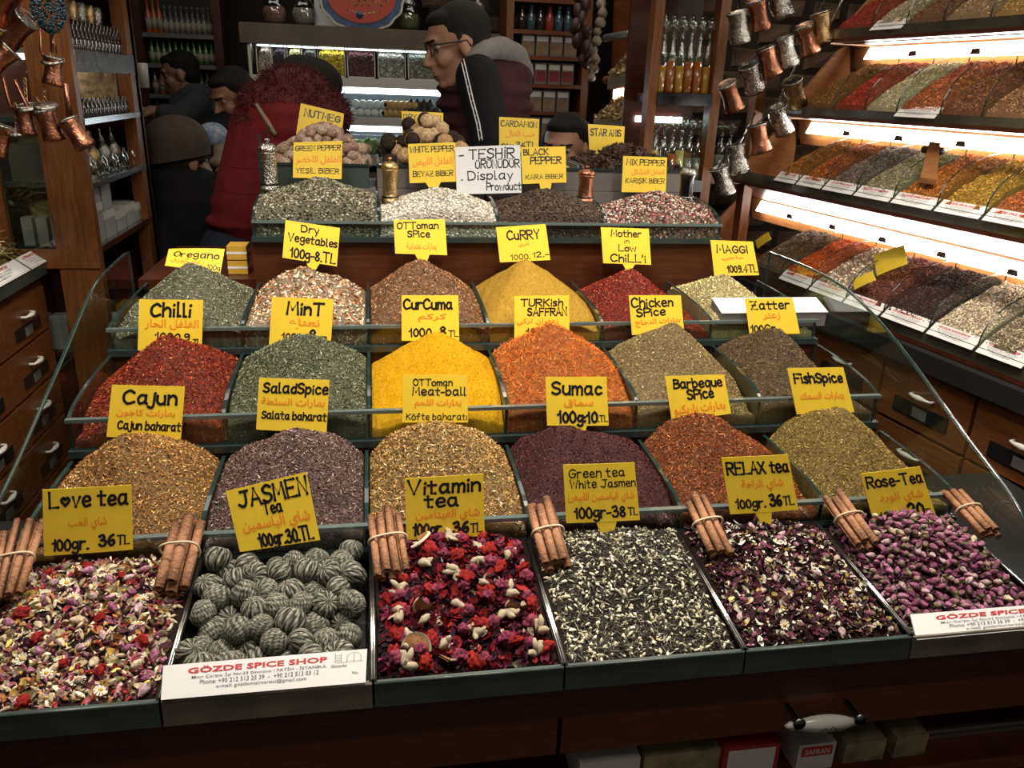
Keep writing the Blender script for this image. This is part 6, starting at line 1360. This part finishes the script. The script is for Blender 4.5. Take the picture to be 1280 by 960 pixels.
V, Fc, Cc = scatter('ball', pos, rotmats(420, None, 1), np.full((420, 3), .0034), np.tile([.01, .07, .11], (420, 1))); o = mk('bead_cluster', V, Fc, M['bluebead'], t); o['kind'] = 'stuff'
o = MB().tube([at(66, 42, Y=1.9), at(67, 66, Y=1.9)], [.005, .006], 8).build('wooden_handle', M['copper']); tag(o, 'copper rod below the blue beads', 'rod')
o = MB().tube([at(82, 104, Y=1.9), at(87, 146, Y=1.9)], [.005, .007], 8).build('pestle', M['copper']); tag(o, 'long copper pestle hanging in front of the cabinet post', 'pestle')
rl = MB().tube([(-.75, 1.92, 1.93), (-.20, 1.92, 1.93)], .008, 8).build('hanging_rail', M['wood_h']); tag(rl, 'wooden rail above the left cabinet carrying the copper pots', 'rail')

# ================================================================== drawer counter on the left
XC = -.345
lcn = thing('side_counter', 'cherry wood drawer counter at the left picture edge', 'counter', (-.75, 2.2, 0))
ctop = at(30, 330, X=XC)[2]
bx('carcass', -1.1, XC-.004, 1.36, 2.185, 0, ctop-.04, M['wood_dark'], lcn)
bx('top_glass_edge', XC-.03, XC+.012, 1.36, 2.19, ctop-.045, ctop-.012, M['tray'], lcn); bx('top_board', -1.1, XC-.03, 1.36, 2.185, ctop-.04, ctop-.02, M['wood_h'], lcn)
zr = ctop-.07; ys = [at(*p, X=XC)[1] for p in ((10, 377), (33, 437))]
for r in range(9):
    for c in range(3):
        y0 = 1.37+c*.27; y1 = y0+.262; z1 = zr-r*.118; z0 = z1-.110
        if z0 < .03: continue
        d = bx('drawer', XC-.01, XC+.004, y0, y1, z0, z1, M['wood'], lcn); ym = (y0+y1)/2; zm = (z0+z1)/2+.012
        bx('label_band', XC+.004, XC+.006, ym-.075, ym+.075, zm-.050, zm-.020, M['lab_b'], d); bx('drawer_tag', XC+.006, XC+.007, ym-.02, ym+.02, zm-.05, zm-.028, M['greypanel'], d)
        MB().tube([(XC+.003, ym-.028, zm), (XC+.014, ym-.027, zm), (XC+.017, ym-.018, zm), (XC+.018, ym, zm), (XC+.017, ym+.018, zm), (XC+.014, ym+.027, zm), (XC+.003, ym+.028, zm)], [.004, .0032, .004, .0068, .004, .0032, .004], 8).build('drawer_handle', M['porcelain'], d)
for j, (pa, pb_) in enumerate((((-45,352),(28,322)), ((30,320),(58,306)))):
    a, b = at(*pa, X=XC), at(*pb_, X=XC); ya, yb = sorted((a[1], b[1]))
    q = [(XC-.02, ya, ctop+.012), (XC-.02, yb, ctop+.012), (XC+.014, yb, ctop-.014), (XC+.014, ya, ctop-.014)]
    shoplabel([q[0], q[1], q[2], q[3]], ('white shop label on the left counter edge, nearer', 'white shop label on the left counter edge, farther')[j], 'labels on the left counter', full=False)
V = []; n_ = 900
pos = np.stack([rng.uniform(XC-.26, XC-.03, n_), rng.uniform(1.5, 2.17, n_), np.zeros(n_)], 1); pos[:, 2] = ctop-.0+ .09*np.clip((XC-.03-pos[:, 0])/.12, 0, 1)+rng.uniform(-.005, .015, n_)
sct = scatter('stick', pos, rotmats(n_, None, .5), np.array([.04, .02, .02])[None]*rng.uniform(.6, 1.2, (n_, 1)), pal(n_, [(.34,.27,.12,3),(.22,.18,.08,2),(.45,.38,.2,1)])); sc2 = scatter('petal', pos[:500]+[0, 0, .008], rotmats(500, None, 1), np.array([.014, .008, .008])[None]*np.ones((500, 1)), pal(500, [(.38,.33,.16,3),(.26,.22,.1,2)]))
Vh, Fh, Ch = heapgrid(XC-.3, XC-.02, 1.45, 2.18, lambda x, y: ctop-.008+.09*np.clip((XC-.03-x)/.12, 0, 1), ctop-.02, 10, 14, base=(.12,.09,.04))
V, Fc, Cc = cat3([(Vh, Fh, Ch), sct, sc2]); tag(mk('linden_flowers', V, Fc, M['vc'], col=Cc), 'heap of dry straw coloured linden sprigs on the left counter', 'dried herbs', kind='stuff')
bx('scale_plate', 0, .001, 0, .001, -.2, -.199, M['black']) if False else None

# ================================================================== people
def capsule(p0, r0, p1, r1, n=16, k=6):
    p0, p1 = np.array(p0, float), np.array(p1, float); L = np.linalg.norm(p1-p0); prof = []
    for i in range(k+1): a = -math.pi/2+math.pi/2*i/k; prof.append((max(r0*math.cos(a), 1e-5), r0*math.sin(a)))
    for i in range(k+1): a = math.pi/2*i/k; prof.append((max(r1*math.cos(a), 1e-5), L+r1*math.sin(a)))
    mb = MB().lathe(prof, p0, n, axis=p1-p0); return mb.v, mb.f
def ellip(c, r, R=None, n=20, m_=12):
    V = []; 
    for j in range(m_+1):
        th = math.pi*j/m_
        for i in range(n): a = 2*math.pi*i/n; V.append((max(math.sin(th), 1e-4)*math.cos(a), max(math.sin(th), 1e-4)*math.sin(a), -math.cos(th)))
    V = np.array(V)*np.array(r)
    if R is not None: V = V@np.array(R).T
    Fc = [(j*n+i, j*n+(i+1) % n, (j+1)*n+(i+1) % n, (j+1)*n+i) for j in range(m_) for i in range(n)]
    Fc += [tuple(range(n))[::-1], tuple(m_*n+i for i in range(n))]
    return [tuple(v+np.array(c)) for v in V], Fc
def fuse(name, shapes, mm, parent, vox=.012, sm=3):
    """one continuous skin grown over overlapping volumes"""
    V, Fc = join2(shapes); me = bpy.data.meshes.new('tmp'); me.from_pydata([tuple(map(float, v)) for v in V], [], Fc)
    o = bpy.data.objects.new('tmp', me); COL.objects.link(o); r = o.modifiers.new('r', 'REMESH'); r.mode = 'VOXEL'; r.voxel_size = vox; r.use_smooth_shade = True
    if sm: q = o.modifiers.new('s', 'SMOOTH'); q.iterations = sm; q.factor = .6
    bpy.context.view_layer.update(); dg = bpy.context.evaluated_depsgraph_get(); m2 = bpy.data.meshes.new_from_object(o.evaluated_get(dg))
    bpy.data.objects.remove(o); m2.name = name; m2.materials.clear(); m2.materials.append(mm)
    org = WO[parent.name]; m2.transform(Matrix.Translation(Vector(-org))); m2.polygons.foreach_set('use_smooth', [True]*len(m2.polygons))
    c = link(name, m2, parent); WO[c.name] = org; return c
M['skin'] = mat('skin', (.36, .19, .125), .55, noise=.15, nscale=20); M['hair'] = mat('black_hair', (.007, .006, .005), .8, bump=.6, bscale=200); M['hair'].node_tree.nodes['Principled BSDF'].inputs['Specular IOR Level'].default_value = .3
M['eye'] = mat('eye_white', (.30, .28, .26), .3); M['mouth'] = mat('mouth', (.30, .12, .09), .5)
def cloth(n, c, b=.3, sc=120): return mat(n, c, .85, spec=.2, noise=.25, nscale=25, bump=b, bscale=sc)
M['black_cloth'] = cloth('black_cloth', (.008, .008, .010)); M['maroon'] = cloth('maroon_quilt', (.040, .012, .016)); M['greycloth'] = cloth('grey_hood', (.20, .19, .19)); M['redcoat'] = cloth('red_puffer', (.155, .012, .018), .25, 40)
M['redfur'] = mat('dark_red_fur', (.075, .006, .008), .8); M['denim'] = cloth('dark_denim', (.02, .028, .05)); M['beanie'] = cloth('brown_knit', (.075, .055, .042), .8, 160); M['greysweat'] = cloth('grey_sweater', (.075, .078, .085)); M['beige'] = cloth('beige_scarf', (.28, .22, .16)); M['blue_scarf'] = mat('blue_scarf', (.42, .46, .52), .8, col2=(.12, .2, .36), nscale=50)
def headset(parent, c, yaw, pitch=0, roll=0, s=1.0, hair=True, neckto=None, skin='skin', hairm='hair', beard=False, body=()):
    """head faces local +x; returns transform"""
    R = np.array((Matrix.Rotation(yaw, 3, 'Z') @ Matrix.Rotation(pitch, 3, 'Y') @ Matrix.Rotation(roll, 3, 'X'))); c = np.array(c, float)
    T_ = lambda p: c+R@(np.array(p, float)*s)
    E_ = lambda p, r: ellip(T_(p), np.array(r)*s, R)
    C_ = lambda a, ra, b, rb: capsule(T_(a), ra*s, T_(b), rb*s)
    sh = [E_((-.012, 0, .03), (.098, .077, .09)), E_((.028, 0, -.045), (.060, .056, .070)), E_((.060, 0, -.098), (.026, .028, .020)), C_((.086, 0, .012), .008, (.110, 0, -.030), .0125), E_((.100, 0, -.036), (.014, .020, .010)),
          E_((.076, 0, .030), (.022, .052, .014)), E_((.084, 0, -.060), (.014, .026, .009)), E_((.081, 0, -.074), (.013, .024, .009)), E_((.052, .036, -.028), (.032, .026, .03)), E_((.052, -.036, -.028), (.032, .026, .03)),
          C_((.0, .058, -.07), .018, (.05, .028, -.098), .016), C_((.0, -.058, -.07), .018, (.05, -.028, -.098), .016),
          E_((-.006, .079, -.008), (.020, .010, .032)), E_((-.006, -.079, -.008), (.020, .010, .032)), C_((-.028, 0, -.05), .054, (-.055, 0, -.16), .058)]
    if neckto is not None: sh.append(capsule(T_((-.05, 0, -.14)), .056*s, neckto, .058))
    fuse('body', sh+list(body), M[skin], parent, .0065*s, 3)
    for sg in (1, -1):
        V, Fc = E_((.0655, sg*.032, .007), (.0125, .0125, .0110)); mk('eye', V, Fc, M['eye'], parent, smooth=True)
        V, Fc = E_((.0758, sg*.033, .005), (.0034, .0055, .0055)); mk('iris', V, Fc, M['black'], parent, smooth=True)
        mk('eyebrow', *C_((.094, sg*.016, .028), .0045, (.080, sg*.052, .030), .0035), M['hair'], parent, smooth=True)
    V, Fc = E_((.0905, 0, -.068), (.0075, .021, .0055)); mk('lips', V, Fc, M['mouth'], parent, smooth=True)
    if hair:
        hs = [E_((-.022, 0, .042), (.096, .0815, .084)), E_((-.050, 0, -.002), (.060, .074, .078)), E_((.030, 0, .084), (.052, .060, .026))]
        fuse('hair', hs, M[hairm], parent, .007*s, 2)
    return T_, E_, C_
def hand(parent_list, wrist, d, palmn, s=1.0):
    """palm plus five separate curled fingers as volumes"""
    w_ = np.array(wrist, float); d = np.array(d, float)/np.linalg.norm(d); n_ = np.array(palmn, float); n_ -= d*np.dot(n_, d); n_ /= np.linalg.norm(n_); t_ = np.cross(d, n_)
    parent_list += [capsule(w_, .026*s, w_+d*.03*s, .028*s), capsule(w_+d*.045*s-t_*.022*s, .016*s, w_+d*.075*s-t_*.026*s, .012*s), capsule(w_+d*.045*s+t_*.022*s, .016*s, w_+d*.08*s+t_*.026*s, .012*s), capsule(w_+d*.03*s, .022*s, w_+d*.075*s, .016*s)]
    for k, (o, L) in enumerate(((-.030, .060), (-.010, .074), (.010, .078), (.030, .070))):
        a = w_+d*.082*s+t_*o*s; b = a+(d*.85+n_*.35)*L*.5*s; c = b+(d*.45+n_*.8)*L*.45*s; parent_list += [capsule(a, .0092*s, b, .0085*s, 10, 3), capsule(b, .0085*s, c, .0072*s, 10, 3)]
    a = w_+d*.03*s+t_*.028*s; b = a+(d*.55+t_*.65+n_*.3)*.04*s; c = b+(d*.8+n_*.4)*.03*s; parent_list += [capsule(a, .012*s, b, .010*s, 10, 3), capsule(b, .010*s, c, .008*s, 10, 3)]
def person(lab, c): return thing('person', lab, 'person', tuple(c))
def legs(P_, x, y, hip, mm, yaw=0):
    for sg in (1, -1):
        q = [(x+sg*.09, y, hip), (x+sg*.10, y-.02, hip*.53), (x+sg*.10, y+.02, .10)]
        fuse('trouser_leg', [capsule(q[0], .095, q[1], .065), capsule(q[1], .065, q[2], .05)], M[mm], P_, .02, 2)
        fuse('shoe', [capsule((x+sg*.10, y+.04, .045), .042, (x+sg*.10, y-.12, .04), .038)], M['black'], P_, .015, 1)

# --- shopkeeper with glasses
ym = 2.62; A = lambda px, py, Y=ym: at(px, py, Y=Y)
P1 = person('man in glasses, maroon quilted vest and black striped track jacket, bending towards the customers', (A(610, 150)[0], ym, 0))
hc = A(572, 57); arm = [A(600, 100, 2.50), A(612, 208, 2.47), A(584, 232, 2.43)]
bod = [capsule(A(606, 165, 2.66), .09, A(616, 260, 2.66), .10)]; hand(bod, arm[2], (-1, -.3, -.1), (0, 0, -1)); bod.append(capsule(arm[1], .035, arm[2], .026)); bod.append(capsule(A(602, 125, 2.58), .045, arm[1], .032))
T_, E_, C_ = headset(P1, hc, math.pi+.12, .26, 0, .98, True, A(601, 90), body=bod)
fuse('sideburn', [C_((-.0, .070, -.004), .010, (.004, .070, .03), .012)], M['hair'], P1, .006, 1)
g = MB()      # glasses: rectangular rims and temples
for sg in (1, -1):
    rim = [T_((.094-.25*abs(y_-sg*.034), y_, z_)) for y_, z_ in ((sg*.010, .020), (sg*.058, .022), (sg*.060, .000), (sg*.050, -.012), (sg*.018, -.012), (sg*.010, .0))]
    g.tube(rim, .0018*1.0, 6, closed=True); g.tube([T_((.086, sg*.062, .018)), T_((.04, sg*.080, .014)), T_((-.012, sg*.086, .010)), T_((-.022, sg*.086, -.010))], .0024, 6)
g.tube([T_((.094, .010, .012)), T_((.098, 0, .014)), T_((.094, -.010, .012))], .0018, 6); g.build('glasses', M['black'], P1)
# quilted vest: stacked puffy rows
vs = []
for k in range(9):
    t_ = k/8; c = A(606+6*t_, 112+t_*160, 2.66); vs.append(ellip(c, (.155+.015*math.sin(t_*3), .125, .036)))
vs.append(capsule(A(606, 118, 2.66), .125, A(612, 268, 2.66), .135)); vs.append(ellip(A(622, 96, 2.68), (.115, .10, .06)))
fuse('quilted_vest', vs, M['maroon'], P1, .010, 1)
fuse('jacket_sleeve', [capsule(A(597, 97, 2.54), .068, A(608, 150, 2.50), .060), capsule(A(608, 150, 2.50), .060, A(614, 205, 2.47), .054), capsule(A(612, 205, 2.47), .054, A(596, 220, 2.45), .042)], M['black_cloth'], P1, .011, 4)
fuse('far_sleeve', [capsule(A(610, 100, 2.80), .075, A(590, 190, 2.78), .055), capsule(A(590, 190, 2.78), .055, A(560, 240, 2.68), .042)], M['black_cloth'], P1, .013, 4)
hd = [A(585, 84, 2.54), A(592, 70, 2.55), A(606, 62, 2.57), A(626, 60, 2.62), A(645, 70, 2.68), A(655, 92, 2.72), A(648, 112, 2.74)]
fuse('grey_hood', [capsule(hd[i], (.018, .024, .030, .036, .038, .034, .026)[i], hd[i+1], (.024, .030, .036, .038, .034, .026, .02)[i]) for i in range(6)]+[capsule(A(620, 66, 2.74), .03, A(640, 80, 2.74), .035)], M['greycloth'], P1, .010, 3)
MAN_TAPE = True
legs(P1, A(612, 150)[0], 2.70, .9, 'black_cloth')
# --- woman in red puffer coat, back to us
yl = 2.72; A2 = lambda px, py, Y=yl: at(px, py, Y=Y)
P2 = person('woman in a red puffer coat with dark red fur hood, seen from behind', (A2(335, 200)[0], yl, 0))
headset(P2, A2(378, 122, 2.86), math.pi/2-.5, .5, 0, .98, True, A2(358, 165, 2.8), body=[capsule(A2(350, 170), .12, A2(330, 270), .12)])
seg_ = []
for (y_, xa, xb, rz) in ((140, 312, 400, .055), (158, 300, 408, .085), (186, 284, 410, .075), (221, 272, 404, .055), (252, 264, 398, .055), (275, 258, 392, .040)):
    a, b = A2(xa, y_), A2(xb, y_); seg_.append(ellip((a+b)/2, ((b-a)[0]/2*1.03, .15, rz)))
seg_.append(capsule(A2(345, 165), .14, A2(325, 262), .15))
fuse('puffer_coat', seg_+[capsule(A2(325, 165, 2.70), .085, A2(302, 225, 2.72), .070), capsule(A2(302, 225, 2.72), .07, A2(306, 262, 2.86), .06), capsule(A2(398, 165, 2.74), .085, A2(408, 235, 2.84), .070)], M['redcoat'], P2, .010, 1)
from mathutils.bvhtree import BVHTree
def oncoat(obj, pts, lift=.003, n=6):
    """lay a line on a garment: points found where the sight line meets the cloth"""
    me = obj.data; org = Vector(WO[obj.name]); bv = BVHTree.FromPolygons([tuple(v.co+org) for v in me.vertices], [tuple(p.vertices) for p in me.polygons]); out = []
    for a, b in zip(pts[:-1], pts[1:]):
        for k in range(n):
            q = (a[0]+(b[0]-a[0])*k/n, a[1]+(b[1]-a[1])*k/n); d = Vector(ray(*q)).normalized(); h = bv.ray_cast(Vector(CAM), d)
            if h[0] is not None: out.append(np.array(h[0])+np.array(h[1])*lift)
    return out
slv = bpy.data.objects[[o.name for o in bpy.data.objects if o.parent == P1 and o.name.startswith('jacket_sleeve')][0]]
tl = [(577, 70), (583, 95), (590, 125), (598, 155), (602, 180)]
for off in (-1.8, 1.8):
    MB().tube(oncoat(slv, [(x+off, y) for x, y in tl], .001), .0020, 5).build('white_tape', M['paper'], P1)
for k in range(12):
    t_ = k/12; x = 577+27*t_; y = 72+108*t_; l_ = oncoat(slv, [(x-1.6, y+2), (x+1.6, y-2)], .001, 2)
    if len(l_) > 1: MB().tube(l_, .0014, 4).build('tape_mark', M['paper'], P1)
coat = bpy.data.objects[[o.name for o in bpy.data.objects if o.parent == P2 and o.name.startswith('puffer_coat')][0]]
for y_ in (206, 238):
    MB().tube(oncoat(coat, [(262, y_-2), (300, y_+4), (340, y_+4), (380, y_)], .0002), .0018, 5).build('quilt_seam', M['redcoat'], P2)
fur = [ellip(A2(352, 133, 2.70), (.135, .10, .075)), ellip(A2(392, 146, 2.74), (.115, .10, .095)), ellip(A2(325, 150, 2.68), (.075, .08, .045)), ellip(A2(366, 110, 2.74), (.105, .10, .062)), ellip(A2(408, 172, 2.80), (.06, .08, .06))]
o = fuse('fur_hood', fur, M['redfur'], P2, .010, 2)
vv = np.array([v.co for v in o.data.vertices]); nn_ = np.array([v.normal for v in o.data.vertices]); pk = rng.integers(0, len(vv), 5200)
T['hairstrand'] = (np.array([(0, -.06, 0), (0, .06, 0), (1, 0, .25)]), np.array([(0, 1, 2)]))
dirs = nn_[pk]*.7+rng.normal(0, .4, (5200, 3)); dirs /= np.linalg.norm(dirs, axis=1)[:, None]; yv = np.cross(dirs, rng.normal(0, 1, (5200, 3))); yv /= np.linalg.norm(yv, axis=1)[:, None]
V, Fc, Cc = scatter('hairstrand', vv[pk], np.stack([dirs, yv, np.cross(dirs, yv)], 2), np.array([.021, .03, .03])[None]*rng.uniform(.6, 1.3, (5200, 1)), np.ones((5200, 3))*.1)
fo = mk('fur_strands', V+WO[P2.name], Fc, M['redfur'], P2); fo['kind'] = 'stuff'
fuse('crown_hair', [ellip(A2(385, 104, 2.90), (.115, .09, .085))], M['hair'], P2, .009, 2)
MB().tube(oncoat(coat, [(321, 131), (332, 148), (347, 172)], .002), .0065, 6).build('bag_strap', M['beige'], P2)
fuse('jeans_seat', [ellip((A2(315, 290)[0], yl, 1.02), (.17, .14, .12))], M['denim'], P2, .015, 2); legs(P2, A2(315, 290)[0], yl, .98, 'denim')
# --- person in brown beanie
yb_ = 3.04; A3 = lambda px, py, Y=yb_: at(px, py, Y=Y)
P3 = person('person in a brown knitted beanie and long black coat, seen from behind', (A3(228, 240)[0], yb_, 0))
headset(P3, A3(229, 200), .75, .15, 0, .94, False, A3(225, 232), body=[capsule(A3(228, 250), .12, A3(232, 320), .13)])
fuse('beanie', [ellip(A3(220, 180), (.116, .112, .098), np.array(Matrix.Rotation(-.1, 3, 'Y'))), ellip(A3(217, 190), (.108, .106, .07))], M['beanie'], P3, .009, 2)
rb_ = MB()
for k in range(7): rb_.tube([A3(219, 183)+np.array([(.113)*math.cos(a), .112*math.sin(a), -.040+k*.005+.02*math.cos(a)]) for a in np.linspace(0, 6.283, 25)[:-1]], .0042, 5, closed=True)
rb_.build('knit_rib', M['beanie'], P3)
fuse('black_coat', [ellip(A3(220, 222), (.13, .12, .06)), ellip(A3(232, 250), (.19, .14, .10)), capsule(A3(236, 275), .15, (A3(236, 275)[0], yb_, .75), .16), capsule(A3(196, 240), .07, A3(200, 320, 2.9), .06), capsule(A3(278, 240), .07, A3(286, 300, 2.88), .06)], M['black_cloth'], P3, .014, 4)
legs(P3, A3(236, 280)[0], yb_, .75, 'black_cloth')
# --- person with pale headscarf
A4 = lambda px, py, Y=3.34: at(px, py, Y=Y)
P4 = person('person in a pale blue patterned headscarf and beige scarf beside the brown beanie', (A4(272, 200)[0], 3.34, 0))
headset(P4, A4(266, 180), math.pi+.5, .2, 0, .66, False, A4(276, 212), body=[capsule(A4(278, 225), .10, A4(280, 300), .12)])
fuse('patterned_headscarf', [ellip(A4(268, 170), (.070, .066, .052))], M['blue_scarf'], P4, .009, 2)
fuse('beige_scarf', [ellip(A4(278, 190), (.048, .07, .05)), ellip(A4(276, 202), (.078, .09, .038))], M['beige'], P4, .009, 2)
fuse('dark_coat', [ellip(A4(282, 232), (.16, .13, .09)), capsule(A4(282, 240), .10, (A4(282, 240)[0], 3.34, .8), .12)], M['black_cloth'], P4, .014, 3); legs(P4, A4(282, 240)[0], 3.34, .8, 'black_cloth')
# --- man in dark grey sweater
A5 = lambda px, py, Y=4.0: at(px, py, Y=Y)
P5 = person('man in a dark grey sweater reaching towards the glazed cabinet', (A5(245, 170)[0], 4.0, 0))
bd5 = [capsule(A5(245, 150), .10, A5(250, 240), .12)]; hand(bd5, A5(199, 141, 3.85), (-1, -.2, .1), (0, 0, -1)); bd5.append(capsule(A5(222, 140, 3.86), .035, A5(199, 141, 3.85), .026)); bd5.append(capsule(A5(245, 135), .06, A5(222, 140, 3.86), .035))
headset(P5, A5(225, 93), math.pi+.15, .22, 0, .80, True, A5(243, 122), body=bd5)
fuse('grey_sweater', [ellip(A5(252, 136), (.15, .12, .09)), capsule(A5(252, 150), .15, A5(262, 240), .15), capsule(A5(246, 130, 3.88), .062, A5(226, 146, 3.84), .056), capsule(A5(226, 146, 3.84), .055, A5(206, 142, 3.84), .042), ellip(A5(243, 113), (.075, .075, .035))], M['greysweat'], P5, .012, 3)
legs(P5, A5(255, 170)[0], 4.02, .95, 'black_cloth')
cup = MB().lathe([(.016, 0), (.021, .002), (.023, .085), (.021, .088)], at(180, 110, Y=3.42), 14).build('paper_cup', M['porcelain']); tag(cup, 'tall white cup in front of the man in the grey sweater', 'cup')
# --- young man with black hair looking down
A6 = lambda px, py, Y=3.42: at(px, py, Y=Y)
P6 = person('young man with thick black hair and black jacket, looking down beside the red coat', (A6(290, 180)[0], 3.42, 0))
headset(P6, A6(291, 120), math.pi+.65, .45, 0, .84, True, A6(300, 152), body=[capsule(A6(298, 170), .10, A6(298, 250), .12)])
fuse('thick_hair', [ellip(A6(294, 107), (.082, .075, .05))], M['hair'], P6, .009, 2)
fuse('black_jacket', [ellip(A6(290, 165), (.15, .11, .085)), capsule(A6(288, 175), .12, A6(288, 260), .13), capsule(A6(262, 170, 3.37), .065, A6(266, 215, 3.30), .055)], M['black_cloth'], P6, .013, 3); legs(P6, A6(292, 180)[0], 3.42, .9, 'black_cloth')
# --- dark haired woman half hidden behind the cards
A7 = lambda px, py, Y=2.95: at(px, py, Y=Y)
P7 = person('dark haired woman half hidden behind the pepper cards', (A7(710, 220)[0], 2.95, 0))
headset(P7, A7(706, 186), -math.pi/2-.55, .12, 0, 1.0, True, A7(712, 222), body=[capsule(A7(712, 240), .09, A7(712, 300), .11)])
fuse('long_hair', [ellip(A7(716, 182, 2.99), (.098, .085, .10)), ellip(A7(726, 196, 2.98), (.055, .07, .11)), ellip(A7(688, 190, 3.0), (.04, .06, .09))], M['hair'], P7, .009, 2)
fuse('dark_top', [ellip(A7(712, 245), (.19, .12, .10)), capsule(A7(712, 255), .14, (A7(712, 255)[0], 2.95, .85), .16)], M['black_cloth'], P7, .014, 3); legs(P7, A7(712, 255)[0], 2.95, .85, 'black_cloth')
